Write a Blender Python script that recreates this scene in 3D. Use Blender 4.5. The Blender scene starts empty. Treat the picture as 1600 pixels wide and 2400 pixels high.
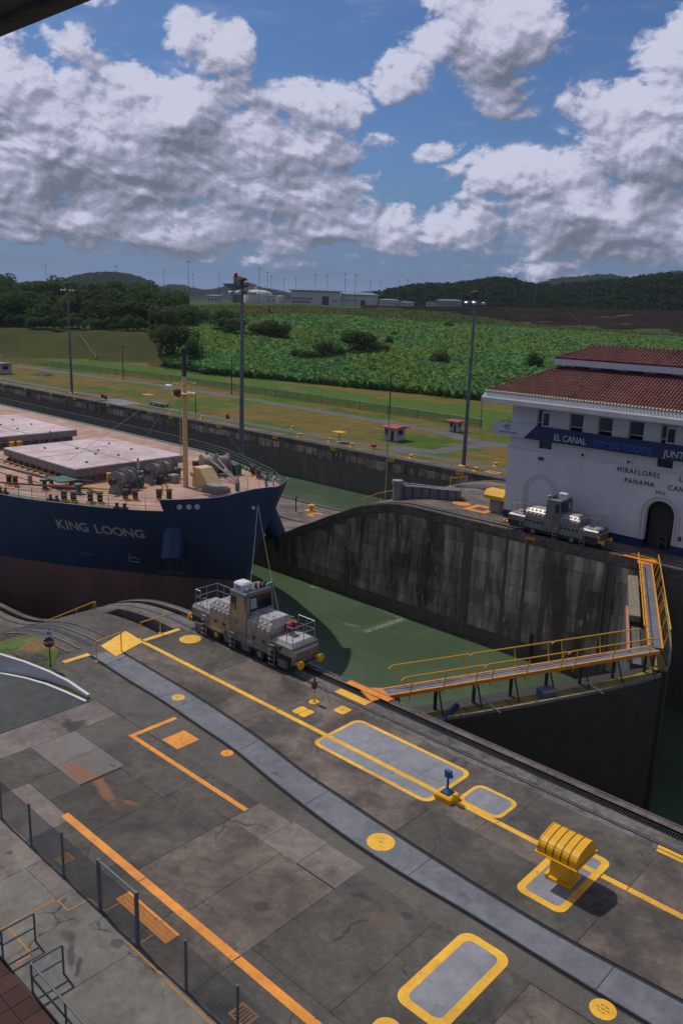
import bpy, bmesh, math, random
import numpy as np
from mathutils import Vector, Matrix
random.seed(7); RNG = np.random.default_rng(11)
sc = bpy.context.scene; COL = sc.collection; R = math.radians
# ------------------------------------------------------------------ camera
cam_d = bpy.data.cameras.new('camera'); cam = bpy.data.objects.new('camera', cam_d); COL.objects.link(cam)
cam_d.sensor_fit = 'VERTICAL'; cam_d.sensor_height = 36.0; cam_d.lens = 28.86; cam_d.clip_start = .3; cam_d.clip_end = 40000
CAM = Vector((0, -30.0175, 19.2966))
rt = Vector((0.73336372, 0.67899773, 0.03375989)); up = Vector((-0.19083951, 0.15794922, 0.96883039)); fw = Vector((-0.65250129, 0.71694778, -0.24541382))
cam.matrix_world = Matrix(((rt.x, up.x, -fw.x, CAM.x), (rt.y, up.y, -fw.y, CAM.y), (rt.z, up.z, -fw.z, CAM.z), (0, 0, 0, 1)))
sc.camera = cam
# ------------------------------------------------------------------ exposure
vs = sc.view_settings; vs.view_transform = 'Standard'; vs.look = 'None'; vs.gamma = 1.0; vs.use_curve_mapping = False; vs.exposure = -0.35
sc.cycles.volume_bounces = 0; sc.cycles.max_bounces = 6; sc.cycles.transparent_max_bounces = 16
try: sc.cycles.use_denoising = True; sc.cycles.use_adaptive_sampling = True; sc.cycles.adaptive_threshold = .02
except Exception: pass
# ------------------------------------------------------------------ sun
SUN_EL = 57.0; SUN_TO = Vector((-1.0, 0.07, 0)).normalized()      # towards the sun
sd = bpy.data.lights.new('sun', 'SUN'); sd.energy = 3.6; sd.angle = R(.53); sd.color = (1.0, .93, .82)
sun = bpy.data.objects.new('sun', sd); COL.objects.link(sun)
sv = Vector((SUN_TO.x * math.cos(R(SUN_EL)), SUN_TO.y * math.cos(R(SUN_EL)), math.sin(R(SUN_EL))))
sun.rotation_euler = sv.to_track_quat('Z', 'Y').to_euler(); sun.location = (-60, 10, 90)
# ------------------------------------------------------------------ sky
world = bpy.data.worlds.new('World'); sc.world = world; world.use_nodes = True
nt = world.node_tree; nt.nodes.clear()
SKY_S = .10
class NB:
    """tiny node builder"""
    def __init__(s, tree): s.t = tree
    def n(s, typ, **kw):
        o = s.t.nodes.new(typ)
        for k, v in kw.items(): setattr(o, k, v)
        return o
    def put(s, sock, v):
        if v is None: return
        if isinstance(v, bpy.types.NodeSocket): s.t.links.new(v, sock)
        else: sock.default_value = v
    def m(s, op, a, b=None, c=None, clamp=False):
        o = s.n('ShaderNodeMath', operation=op, use_clamp=clamp)
        for i, v in enumerate((a, b, c)): s.put(o.inputs[i], v)
        return o.outputs[0]
    def vm(s, op, a, b=None):
        o = s.n('ShaderNodeVectorMath', operation=op); s.put(o.inputs[0], a)
        if b is not None: s.put(o.inputs[1], b)
        return o.outputs[0]
    def xyz(s, x, y, z):
        o = s.n('ShaderNodeCombineXYZ'); s.put(o.inputs[0], x); s.put(o.inputs[1], y); s.put(o.inputs[2], z); return o.outputs[0]
    def noise(s, vec, scale, detail=6, rough=.55, dist=0., typ='FBM', lac=2.0):
        o = s.n('ShaderNodeTexNoise'); s.put(o.inputs['Vector'], vec)
        o.inputs['Scale'].default_value = scale; o.inputs['Detail'].default_value = detail; o.inputs['Roughness'].default_value = rough
        o.inputs['Distortion'].default_value = dist; o.inputs['Lacunarity'].default_value = lac
        return o.outputs[0]
    def ramp(s, f, a, b, lo=0., hi=1., interp='SMOOTHSTEP'):
        o = s.n('ShaderNodeMapRange', interpolation_type=interp); s.put(o.inputs[0], f)
        for i, v in enumerate((a, b, lo, hi)): s.put(o.inputs[i + 1], v)
        return o.outputs[0]
    def mix(s, f, a, b, blend='MIX'):
        o = s.n('ShaderNodeMix', data_type='RGBA', blend_type=blend)
        s.put(o.inputs[0], f)
        for i, v in ((6, a), (7, b)):
            if not isinstance(v, bpy.types.NodeSocket): v = (*v[:3], 1.0)
            s.put(o.inputs[i], v)
        return o.outputs[2]
# cloud bank description: azimuth offset (deg, + to the right), elevation (deg), half sizes, strength
BLOBS = [(-19, 13.6, 6.5, 1.6, .6), (-12, 10.4, 9.5, 3.4, 1.1), (-17, 8.2, 10, 4.0, 1.1), (-6, 8.8, 6.0, 3.6, 1.05), (-9.4, 14.7, 3.0, 1.7, .9), (-2.8, 12.2, 3.4, 1.7, .8), (-4.0, 7.0, 6, 2.6, .95),
         (-14, 4.4, 13, 2.0, .95), (-1.2, 5.6, 6.0, 1.9, .85), (3.0, 5.0, 4.5, 1.5, .75), (8.0, 16.0, 5.4, 2.8, 1.05), (3.2, 14.0, 3.4, 1.4, .8), (9.8, 13.0, 3.6, 1.4, .7),
         (21.5, 15.2, 4.6, 4.2, 1.1), (20, 10.6, 6.6, 4.0, 1.1), (11.6, 8.0, 5.0, 2.2, .95), (16.5, 5.4, 9.0, 3.0, 1.05), (5.6, 5.0, 6.0, 1.8, .9), (5.4, 9.4, 2.4, .7, .5),
         (15.0, 12.2, 3.0, 2.0, .62), (16.0, 2.4, 8, 1.0, .6), (-21.5, 11.0, 4, 4, .95), (30, 9, 8, 6, .9), (-32, 9, 9, 6, .9), (1.4, 10.2, 1.8, .9, .55), (-17.5, 17.0, 3.6, .8, .5), (-8, 2.6, 12, .6, .42)]
def cloud_group(name, fine):
    global g, b
    g = bpy.data.node_groups.new(name, 'ShaderNodeTree')
    g.interface.new_socket('az', in_out='INPUT', socket_type='NodeSocketFloat'); g.interface.new_socket('el', in_out='INPUT', socket_type='NodeSocketFloat')
    g.interface.new_socket('d', in_out='OUTPUT', socket_type='NodeSocketFloat')
    b = NB(g); gi = b.n('NodeGroupInput'); go = b.n('NodeGroupOutput')
    az, el = gi.outputs[0], gi.outputs[1]
    P = b.xyz(az, b.m('MULTIPLY', el, 1.45), 3.7)
    warp = b.noise(P, .16, 3, .5)
    az2 = b.m('ADD', az, b.m('MULTIPLY', b.m('SUBTRACT', warp, .5), 5.0))
    el2 = b.m('ADD', el, b.m('MULTIPLY', b.m('SUBTRACT', b.noise(b.xyz(az, el, 9.1), .2, 3, .5), .5), 3.0))
    acc = None; PE = b.xyz(az2, el2, 0.)
    for (a0, e0, ra, re, w) in BLOBS:
        o = b.n('ShaderNodeVectorMath', operation='MULTIPLY_ADD'); b.put(o.inputs[0], PE); o.inputs[1].default_value = (1 / ra, 1 / re, 0); o.inputs[2].default_value = (-a0 / ra, -e0 / re, 0)
        q = b.n('ShaderNodeVectorMath', operation='DOT_PRODUCT'); b.put(q.inputs[0], o.outputs[0]); b.put(q.inputs[1], o.outputs[0])
        t = b.m('MULTIPLY_ADD', q.outputs[1], -.62 * w, w)
        acc = t if acc is None else b.m('MAXIMUM', acc, t)
    acc = b.m('MAXIMUM', acc, 0.)
    # generic broken cumulus everywhere else, the same kind of sky
    gen = b.ramp(b.noise(b.xyz(az, b.m('MULTIPLY', el, 1.5), 1.0), .055, 3, .5), .40, .58, 0., 1.0)
    far = b.ramp(b.m('MAXIMUM', b.m('MULTIPLY', b.m('ABSOLUTE', az), .8), b.m('MULTIPLY', el, 1.25)), 22., 34.)
    acc = b.m('ADD', b.m('MULTIPLY', acc, b.m('SUBTRACT', 1.0, far)), b.m('MULTIPLY', gen, far))
    f1 = b.noise(P, .27, 9 if fine else 3.0, .53 if fine else .45, .5)
    nz = b.m('MULTIPLY', b.m('SUBTRACT', f1, .5), 1.75)
    if fine:
        bil = b.m('ABSOLUTE', b.m('SUBTRACT', b.m('MULTIPLY', b.noise(P, .75, 5, .5), 2.0), 1.0))
        nz = b.m('ADD', nz, b.m('MULTIPLY', b.m('SUBTRACT', b.noise(P, 1.0, 8, .62, .3), .5), .72))
        nz = b.m('SUBTRACT', nz, b.m('MULTIPLY', b.m('SUBTRACT', bil, .3), .4))
    b.put(go.inputs[0], b.m('ADD', acc, nz))
    return g
G_FINE = cloud_group('cloud_density', True); G_SOFT = cloud_group('cloud_density_soft', False)
b = NB(nt)
tc = b.n('ShaderNodeTexCoord'); sep = b.n('ShaderNodeSeparateXYZ'); b.put(sep.inputs[0], tc.outputs['Generated'])
YAW = -42.31
azn = b.m('SUBTRACT', b.m('MULTIPLY', b.m('ARCTAN2', sep.outputs[0], sep.outputs[1]), 57.2958), YAW)
azn = b.m('SUBTRACT', b.m('MODULO', b.m('ADD', azn, 540.), 360.), 180.)
eln = b.m('MULTIPLY', b.m('ARCSINE', sep.outputs[2]), 57.2958)
def dens(da, de, gr=None):
    o = b.n('ShaderNodeGroup'); o.node_tree = gr or G_FINE; b.put(o.inputs[0], b.m('ADD', azn, da)); b.put(o.inputs[1], b.m('ADD', eln, de)); return o.outputs[0]
d0 = dens(0, 0); d1 = dens(-.26, .36); s0 = dens(0, 0, G_SOFT); s1 = dens(-1.0, 1.5, G_SOFT); s2 = dens(-1.9, 3.2, G_SOFT)
alpha = b.ramp(d0, .38, .72)
thin = b.m('MULTIPLY', b.ramp(b.noise(b.xyz(b.m('MULTIPLY', azn, .35), b.m('MULTIPLY', eln, 2.2), 2.0), .42, 6, .55, .4), .45, .75), b.m('MULTIPLY', b.ramp(eln, 1.0, 2.2), b.ramp(eln, 4.5, 8., .55, .12)))
alpha = b.m('MAXIMUM', alpha, thin); alpha = b.m('MULTIPLY', alpha, b.ramp(eln, .3, 2.6))
lit = b.m('ADD', b.m('MULTIPLY', b.m('SUBTRACT', s0, s1), .44), b.m('MULTIPLY', b.m('SUBTRACT', s0, s2), .26))
lit = b.m('ADD', lit, b.m('MULTIPLY', b.m('SUBTRACT', d0, d1), 1.05))
lit = b.m('ADD', b.m('ADD', lit, .51), b.ramp(d0, .5, 1.1, .13, 0.), clamp=True)
cc = b.mix(b.ramp(lit, .05, .95), (.235, .265, .36), (.68, .695, .95))
cc = b.mix(b.ramp(lit, .66, 1.1, interp='LINEAR'), cc, (1.02, 1.05, 1.28))
sky = b.n('ShaderNodeTexSky', sky_type='NISHITA', sun_disc=False); sky.sun_elevation = R(SUN_EL); sky.sun_rotation = math.atan2(SUN_TO.x, SUN_TO.y)
sky.altitude = 60; sky.air_density = 1.0; sky.dust_density = 1.2; sky.ozone_density = 2.0
skyc = b.mix(1.0, sky.outputs[0], (.41, .60, .88), 'MULTIPLY')
cloud = b.mix(1.0, cc, (1 / SKY_S * .78,) * 3, 'MULTIPLY')
hz = b.mix(b.ramp(eln, 0., 10., .9, 0.), skyc, (1.6, 2.4, 4.5))
fin = b.mix(alpha, hz, cloud)
bg = b.n('ShaderNodeBackground'); b.put(bg.inputs[0], fin); bg.inputs[1].default_value = SKY_S
world.cycles.sampling_method = 'MANUAL'; world.cycles.sample_map_resolution = 512
wo = b.n('ShaderNodeOutputWorld'); b.put(wo.inputs[0], bg.outputs[0])
# ------------------------------------------------------------------ helpers
class MB:
    """collects faces; build() links them as ONE mesh object"""
    def __init__(s): s.v = []; s.f = []; s.mi = []; s.cur = 0
    def add(s, vs, fs):
        o = len(s.v); s.v += [tuple(p) for p in vs]
        for f in fs: s.f.append(tuple(i + o for i in f)); s.mi.append(s.cur)
        return s
    def box(s, a, c):
        x0, y0, z0 = a; x1, y1, z1 = c
        return s.add([(x0, y0, z0), (x1, y0, z0), (x1, y1, z0), (x0, y1, z0), (x0, y0, z1), (x1, y0, z1), (x1, y1, z1), (x0, y1, z1)],
                     [(0, 3, 2, 1), (4, 5, 6, 7), (0, 1, 5, 4), (1, 2, 6, 5), (2, 3, 7, 6), (3, 0, 4, 7)])
    def bbox(s, c, d, ch=.02):
        """box with chamfered vertical edges and top"""
        x, y, z = d[0] / 2, d[1] / 2, d[2]; k = min(ch, x * .5, y * .5)
        pl = [(-x + k, -y), (x - k, -y), (x, -y + k), (x, y - k), (x - k, y), (-x + k, y), (-x, y - k), (-x, -y + k)]
        r = lambda zz, q: [(c[0] + p[0] * q[0], c[1] + p[1] * q[1], c[2] + zz) for p in pl]
        return s.loft([r(0, (1, 1)), r(z - k, (1, 1)), r(z, (1 - k / x, 1 - k / y))])
    def loft(s, rings, close=True, cap=True):
        n = len(rings[0]); vs = [p for r in rings for p in r]; fs = []
        for i in range(len(rings) - 1):
            for j in range(n if close else n - 1):
                a = i * n + j; c = i * n + (j + 1) % n
                fs.append((a, c, c + n, a + n))
        if cap and close: fs.append(tuple(range(n))[::-1]); fs.append(tuple((len(rings) - 1) * n + j for j in range(n)))
        return s.add(vs, fs)
    def bar(s, p, q, r, n=6, r2=None):
        p = Vector(p); q = Vector(q); d = (q - p)
        if d.length < 1e-6: return s
        d.normalize(); u = d.cross(Vector((0, 0, 1)))
        if u.length < 1e-3: u = d.cross(Vector((1, 0, 0)))
        u.normalize(); w = d.cross(u); r2 = r if r2 is None else r2
        ring = lambda c, rr: [tuple(c + (u * math.cos(2 * math.pi * i / n) + w * math.sin(2 * math.pi * i / n)) * rr) for i in range(n)]
        return s.loft([ring(p, r), ring(q, r2)])
    def tube(s, pts, r, n=6):
        for a, c in zip(pts, pts[1:]): s.bar(a, c, r, n)
        return s
    def prism(s, poly, z0, z1):
        return s.loft([[(x, y, z0) for x, y in poly], [(x, y, z1) for x, y in poly]])
    def cyl(s, c, r, h, n=16, r2=None): return s.bar(c, (c[0], c[1], c[2] + h), r, n, r2)
    def lathe(s, c, prof, n=16, axis='z'):
        rings = []
        for r, h in prof:
            ring = []
            for i in range(n):
                a = 2 * math.pi * i / n; x, y = r * math.cos(a), r * math.sin(a)
                ring.append((c[0] + x, c[1] + y, c[2] + h) if axis == 'z' else ((c[0] + x, c[1] + h, c[2] + y) if axis == 'y' else (c[0] + h, c[1] + x, c[2] + y)))
            rings.append(ring)
        return s.loft(rings)
    def build(s, name, mat, parent=None, smooth=False, loc=None):
        me = bpy.data.meshes.new(name); me.from_pydata(s.v, [], s.f)
        ms = mat if isinstance(mat, (list, tuple)) else [mat]
        for m in ms: me.materials.append(m)
        if len(ms) > 1: me.polygons.foreach_set('material_index', s.mi)
        me.validate(); me.update()
        bm = bmesh.new(); bm.from_mesh(me); bmesh.ops.recalc_face_normals(bm, faces=bm.faces); bm.to_mesh(me); bm.free()
        if smooth:
            me.polygons.foreach_set('use_smooth', [True] * len(me.polygons))
            try: me.set_sharp_from_angle(angle=R(40))
            except Exception: pass
        o = bpy.data.objects.new(name, me); COL.objects.link(o)
        if parent is not None: o.parent = parent
        if loc is not None: o.location = loc
        return o
def tag(o, label=None, cat=None, group=None, kind=None):
    if label: o['label'] = label
    if cat: o['category'] = cat
    if group: o['group'] = group
    if kind: o['kind'] = kind
    return o
def thing(name, label, cat, loc=(0, 0, 0), rz=0., group=None):
    o = bpy.data.objects.new(name, None); COL.objects.link(o); o.location = loc; o.rotation_euler = (0, 0, rz); o.empty_display_size = .3
    return tag(o, label, cat, group)
def struct(o): o['kind'] = 'structure'; return o
def kids(o): return [c for c in bpy.data.objects if c.parent == o]
def copy_tree(o, parent=None):
    c = o.copy(); COL.objects.link(c); c.parent = parent
    for ch in CH.get(o.name, []): pass
    return c
CH = {}
def dup(root, loc, rz=0., label=None, group=None, scale=None):
    r = root.copy(); COL.objects.link(r); r.location = loc; r.rotation_euler = (0, 0, rz)
    if label: r['label'] = label
    if group: r['group'] = group
    if scale is not None: r.scale = scale if hasattr(scale, '__len__') else (scale,) * 3
    for ch in list(root.children):
        c = ch.copy(); COL.objects.link(c); c.parent = r
        for gch in list(ch.children):
            d = gch.copy(); COL.objects.link(d); d.parent = c
    return r
def lerp_tab(x, xs_, ys_): return float(np.interp(x, xs_, ys_))
def smooth_tab(x, xs_, ys_):
    """cubic Hermite through a table"""
    xs_ = list(xs_); ys_ = list(ys_)
    if x <= xs_[0]: return ys_[0]
    if x >= xs_[-1]: return ys_[-1]
    i = max(j for j in range(len(xs_) - 1) if xs_[j] <= x)
    def sl(j):
        if j == 0 or j == len(xs_) - 1: return 0.
        return (ys_[j + 1] - ys_[j - 1]) / (xs_[j + 1] - xs_[j - 1])
    h = xs_[i + 1] - xs_[i]; t = (x - xs_[i]) / h; m0 = sl(i) * h; m1 = sl(i + 1) * h
    return (2 * t**3 - 3 * t * t + 1) * ys_[i] + (t**3 - 2 * t * t + t) * m0 + (-2 * t**3 + 3 * t * t) * ys_[i + 1] + (t**3 - t * t) * m1
# ------------------------------------------------------------------ materials
def M(name, c1, c2=None, scale=2., rough=.8, metal=0., bump=0., c3=None, s3=.3, t3=(.5, .7), c4=None, s4=12., t4=(.62, .72), vary=0., coords='w', stretch=(1, 1, 1), spec=.4, grime=0., spots=0., stain=None, cracks=0.):
    m = bpy.data.materials.new(name); m.use_nodes = True; t = m.node_tree; bb = NB(t); bs = t.nodes['Principled BSDF']
    if coords == 'w': vec = bb.n('ShaderNodeNewGeometry').outputs['Position']
    else: vec = bb.n('ShaderNodeTexCoord').outputs['Object']
    if stretch != (1, 1, 1): vec = bb.vm('MULTIPLY', vec, stretch)
    col = (*c1, 1.)
    if c2:
        col = bb.mix(bb.ramp(bb.noise(vec, scale, 7, .6), .3, .7), c1, c2)
    if c3: col = bb.mix(bb.ramp(bb.noise(vec, s3, 5, .6, .4), *t3), col, c3)
    if c4: col = bb.mix(bb.ramp(bb.noise(vec, s4, 4, .65), *t4), col, c4)
    if grime:
        gm = bb.ramp(bb.noise(vec, 2.6, 10, .74, .6), .30, .70, 1 - grime, 1 + grime, 'LINEAR'); g2 = bb.ramp(bb.noise(vec, .23, 4, .6, 1.0), .38, .62, 1 - grime * .8, 1 + grime * .5, 'LINEAR')
        cg = bb.n('ShaderNodeCombineColor'); gg = bb.m('MULTIPLY', gm, g2)
        for i in range(3): bb.put(cg.inputs[i], gg)
        col = bb.mix(1., col, cg.outputs[0], 'MULTIPLY')
    if spots:
        vo = bb.n('ShaderNodeTexVoronoi'); bb.put(vo.inputs['Vector'], bb.vm('ADD', vec, bb.vm('MULTIPLY', bb.n('ShaderNodeTexCoord').outputs['Object'], (0, 0, 0)))); vo.inputs['Scale'].default_value = spots; vo.inputs['Randomness'].default_value = 1.
        sz = bb.ramp(bb.noise(vec, spots * .9, 2, .5), .5, .75, .0, .32); sm = bb.ramp(bb.m('SUBTRACT', vo.outputs['Distance'], sz), -.06, .02, .62, 0.)
        col = bb.mix(sm, col, (.035, .033, .03))
    if cracks:
        wv = bb.n('ShaderNodeVectorMath', operation='MULTIPLY_ADD'); nn_ = bb.n('ShaderNodeTexNoise'); bb.put(nn_.inputs['Vector'], vec); nn_.inputs['Scale'].default_value = 1.8; nn_.inputs['Detail'].default_value = 5; bb.put(wv.inputs[0], nn_.outputs[1]); wv.inputs[1].default_value = (.9, .9, 0); bb.put(wv.inputs[2], vec)
        vc = bb.n('ShaderNodeTexVoronoi', feature='DISTANCE_TO_EDGE'); bb.put(vc.inputs['Vector'], bb.vm('MULTIPLY', wv.outputs[0], (1, 1, 0))); vc.inputs['Scale'].default_value = cracks
        cm = bb.m('MULTIPLY', bb.ramp(vc.outputs['Distance'], .0, .010, .8, 0.), bb.ramp(bb.noise(vec, .5, 3, .5), .46, .6)); col = bb.mix(cm, col, (.03, .028, .026))
    if stain:
        for (sx_, sy_, rx_, ry_, rot_, sc_, st_) in stain:
            o = bb.n('ShaderNodeVectorMath', operation='SUBTRACT'); bb.put(o.inputs[0], vec); o.inputs[1].default_value = (sx_, sy_, 0)
            vr = bb.n('ShaderNodeVectorRotate', rotation_type='Z_AXIS'); bb.put(vr.inputs['Vector'], o.outputs[0]); vr.inputs['Angle'].default_value = -rot_
            q2 = bb.vm('MULTIPLY', vr.outputs[0], (1 / rx_, 1 / ry_, 0)); dt = bb.n('ShaderNodeVectorMath', operation='LENGTH'); bb.put(dt.inputs[0], q2)
            dd = bb.m('ADD', dt.outputs[1], bb.m('MULTIPLY', bb.m('SUBTRACT', bb.noise(vec, 1.7, 7, .68, .8), .5), 1.7)); col = bb.mix(bb.ramp(dd, .35, 1.0, st_, 0.), col, sc_)
    if vary:
        oi = bb.n('ShaderNodeObjectInfo')
        f = bb.ramp(oi.outputs['Random'], 0, 1, 1 - vary, 1 + vary, 'LINEAR')
        cx = bb.n('ShaderNodeCombineColor')
        for i in range(3): bb.put(cx.inputs[i], f)
        col = bb.mix(1., col, cx.outputs[0], 'MULTIPLY')
    if isinstance(col, bpy.types.NodeSocket): t.links.new(col, bs.inputs['Base Color'])
    else: bs.inputs['Base Color'].default_value = col
    bs.inputs['Roughness'].default_value = rough; bs.inputs['Metallic'].default_value = metal; bs.inputs['Specular IOR Level'].default_value = spec
    if bump:
        bn = bb.n('ShaderNodeBump'); bn.inputs['Strength'].default_value = .6; bn.inputs['Distance'].default_value = bump
        bb.put(bn.inputs['Height'], bb.noise(vec, scale * 4, 6, .65)); bb.put(bs.inputs['Normal'], bn.outputs[0])
    return m
RST = [(-28.3, -14.6, 1.3, .6, .1, (.24, .105, .05), .75), (-26.4, -14.55, 1.6, .34, -.2, (.27, .12, .06), .8), (-25.0, -14.3, .7, .16, .3, (.24, .11, .055), .7), (-14.0, -12.2, .8, .4, .4, (.17, .105, .07), .6), (-19.6, -19.9, .9, .16, -.5, (.045, .042, .04), .75), (-19.0, -20.0, .5, .13, -.7, (.04, .038, .036), .8), (-20.3, -19.6, .4, .25, 0., (.05, .047, .044), .6), (-14.9, -18.0, .5, .3, .2, (.03, .03, .028), .8), (-9.0, -5.6, .45, .2, .2, (.05, .047, .043), .7), (-14.6, -6.9, .5, .4, .2, (.055, .05, .046), .6), (-8.2, -7.2, .3, .22, .9, (.045, .042, .04), .7), (-30.5, -4.0, 1.6, .5, .4, (.06, .055, .05), .6), (-24.6, -6.1, .6, .6, .2, (.075, .065, .06), .5)]
MT = {}; HAZE = 0.00005
MT['conc'] = M('deck_concrete', (.124, .100, .086), (.158, .126, .110), .7, .9, 0, .004, c3=(.074, .065, .057), s3=.38, t3=(.46, .64), c4=(.215, .175, .155), s4=7, t4=(.64, .76), vary=.07, grime=.34, spots=.55, stain=RST, cracks=.28)
MT['concd'] = M('dark_concrete', (.071, .067, .059), (.098, .088, .077), .8, .92, 0, .004, c3=(.128, .112, .098), s3=.55, t3=(.52, .76), c4=(.165, .145, .128), s4=11, t4=(.66, .78), vary=.08, grime=.32, spots=.7, stain=RST, cracks=.24)
MT['concp'] = M('pale_concrete', (.160, .137, .126), (.196, .165, .150), .9, .9, 0, .003, c3=(.118, .104, .095), s3=.7, t3=(.48, .7), vary=.08, grime=.28, spots=.9, stain=RST, cracks=.3)
MT['concr'] = M('rust_stained_concrete', (.160, .142, .136), (.19, .168, .158), .9, .9, 0, .003, c3=(.26, .13, .075), s3=.33, t3=(.52, .74), grime=.2, spots=.8, stain=RST)
MT['gravel'] = M('exposed_aggregate', (.062, .058, .052), (.15, .135, .12), 22., .95, 0, .008, c3=(.075, .07, .062), s3=.7, grime=.2)
MT['joint'] = M('joint_dirt', (.045, .042, .038), (.065, .06, .052), 6., .95)
MT['signr'] = M('shaded_sign_red', (.13, .022, .026), rough=.6)  # sign red darkened, the shade on its face is part of the colour
MT['isl'] = M('island_grass', (.06, .125, .02), (.085, .12, .026), 1.5, .95, 0, .02, c3=(.22, .125, .06), s3=.42, t3=(.46, .6), grime=.2)
MT['concg'] = M('walkway_concrete', (.160, .152, .138), (.190, .178, .160), .8, .9, 0, .003, c3=(.118, .112, .100), s3=.5, t3=(.5, .72), vary=.06, grime=.26, spots=.8, stain=RST, cracks=.2)
MT['slot'] = M('shaded_slot', (.016, .016, .017), rough=.9)  # near-black: shade of the deep track trough is put into the colour
MT['strack'] = M('track_side_concrete', (.17, .155, .145), (.10, .092, .085), 4., .9, 0, .006, c3=(.075, .068, .06), s3=1.2, t3=(.5, .68), c4=(.26, .235, .22), s4=9, t4=(.6, .74), grime=.3)
MT['asph'] = M('asphalt', (.045, .048, .05), (.058, .06, .062), 2., .85, 0, .003, c3=(.085, .088, .09), s3=.5, t3=(.58, .78), grime=.22)
MT['strip'] = M('grey_painted_strip', (.122, .132, .158), (.158, .164, .188), .9, .7, 0, .002, c3=(.095, .10, .114), s3=.45, t3=(.48, .70), c4=(.06, .06, .06), s4=6, t4=(.66, .75), grime=.22, spots=1.3)
MT['plate'] = M('grey_painted_plate', (.20, .21, .245), (.24, .245, .275), 1.5, .65, 0, .001, c3=(.15, .15, .155), s3=1.3, t3=(.55, .74), c4=(.06, .06, .06), s4=9, t4=(.70, .77), grime=.18, spots=1.5)
MT['yel'] = M('yellow_road_paint', (.82, .46, .036), (.74, .39, .030), 1.2, .6, 0, .001, c3=(.62, .31, .03), s3=.5, t3=(.52, .75), c4=(.13, .105, .08), s4=5, t4=(.655, .68), grime=.16)
MT['ora'] = M('orange_road_paint', (.78, .29, .030), (.68, .24, .028), 1.5, .65, 0, .001, c4=(.11, .085, .065), s4=4.5, t4=(.645, .67), grime=.18)
MT['tan'] = M('worn_ochre_paint', (.42, .20, .05), (.30, .16, .06), 5., .8)
MT['yelm'] = M('yellow_machine_paint', (.78, .42, .012), (.72, .36, .012), 2., .38, 0, .001, c4=(.35, .16, .01), s4=9, t4=(.68, .76), coords='o')
MT['ydk'] = M('yellow_seam_rust', (.10, .05, .01), rough=.8)
MT['oram'] = M('orange_walkway_paint', (.72, .27, .025), (.62, .22, .03), 2., .6, 0, .001, c4=(.25, .10, .03), s4=5, t4=(.6, .72))
MT['redp'] = M('red_edge_paint', (.42, .035, .05), rough=.6)
MT['steel'] = M('dark_rail_steel', (.035, .036, .04), (.06, .06, .062), 4., .45, .6)
MT['railtop'] = M('worn_rail_head', (.20, .19, .20), (.28, .26, .26), 4., .35, .7)
MT['blkst'] = M('black_steel', (.055, .051, .046), rough=.55, metal=.1, spec=.25)
MT['grst'] = M('grey_steel', (.11, .125, .14), (.14, .155, .17), 3., .5, .2, coords='o')
MT['galv'] = M('galvanised_steel', (.30, .31, .33), (.36, .37, .38), 6., .42, .75, coords='o')
MT['silver'] = M('stainless_panel', (.34, .32, .29), (.41, .39, .36), 3., .36, .8, .001, c3=(.20, .175, .14), s3=1.4, t3=(.5, .74), coords='o', grime=.2)
MT['silvw'] = M('light_grey_hood_top', (.40, .385, .40), (.33, .315, .33), 3., .55, .15, c4=(.22, .19, .16), s4=5, t4=(.60, .72), coords='o', grime=.15)
MT['dkgl'] = M('dark_window_glass', (.012, .018, .02), rough=.08, spec=.6)
MT['grgl'] = M('green_tinted_glass', (.02, .07, .045), rough=.08, spec=.6)
MT['white'] = M('white_paint', (.62, .62, .63), (.56, .56, .58), 1.5, .6, coords='o')
MT['blue'] = M('blue_machine_paint', (.02, .10, .26), rough=.45)
MT['wall'] = M('white_stucco_wall', (.66, .635, .61), (.61, .585, .565), .6, .8, 0, .003, c3=(.56, .535, .515), s3=.35, t3=(.5, .75), c4=(.49, .465, .44), s4=1.1, t4=(.66, .80), grime=.06)
MT['trim'] = M('stucco_trim', (.58, .56, .54), (.54, .52, .50), .8, .8)
MT['nblue'] = M('navy_base_paint', (.015, .025, .09), rough=.6)
MT['tile'] = M('red_roof_tile', (.205, .086, .076), (.145, .060, .054), 1.6, .85, 0, .004, c3=(.10, .045, .043), s3=.7, t3=(.5, .74), c4=(.31, .16, .135), s4=4, t4=(.62, .74), grime=.15, spec=.15)
MT['tend'] = M('tile_mortar_end', (.62, .60, .40), rough=.8)
MT['letd'] = M('dark_bronze_letters', (.035, .032, .03), rough=.5)
MT['banb'] = M('banner_navy', (.018, .030, .085), rough=.55)
MT['banw'] = M('banner_white', (.50, .50, .53), rough=.55)
MT['letw'] = M('banner_lettering_white', (.55, .57, .60), rough=.5)
MT['letb'] = M('banner_lettering_blue', (.02, .085, .34), rough=.5)
MT['logor'] = M('logo_red', (.45, .03, .05), rough=.5)
MT['hull'] = M('hull_navy_paint', (.042, .058, .112), (.034, .048, .094), .35, .5, 0, .006, c3=(.052, .070, .130), s3=.15, t3=(.5, .7), c4=(.075, .07, .08), s4=.9, t4=(.64, .78), stretch=(1., 1., .35), grime=.14, spec=.25)
MT['hull2'] = M('hull_bright_blue', (.016, .050, .13), (.014, .036, .085), .8, .45)
MT['anch'] = M('anchor_iron', (.02, .018, .016), (.06, .05, .045), 3., .8)
MT['hulr'] = M('hull_antifouling_red', (.185, .098, .076), (.150, .082, .066), .5, .7, 0, .004, c3=(.115, .08, .068), s3=.25, stretch=(1., 1., .4), grime=.15, spec=.2)
MT['deck'] = M('ship_deck_red_oxide', (.40, .235, .175), (.34, .20, .150), .8, .75, 0, .002, c3=(.42, .28, .22), s3=.4, t3=(.5, .7), c4=(.27, .12, .07), s4=3, t4=(.60, .72), grime=.26)
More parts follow.
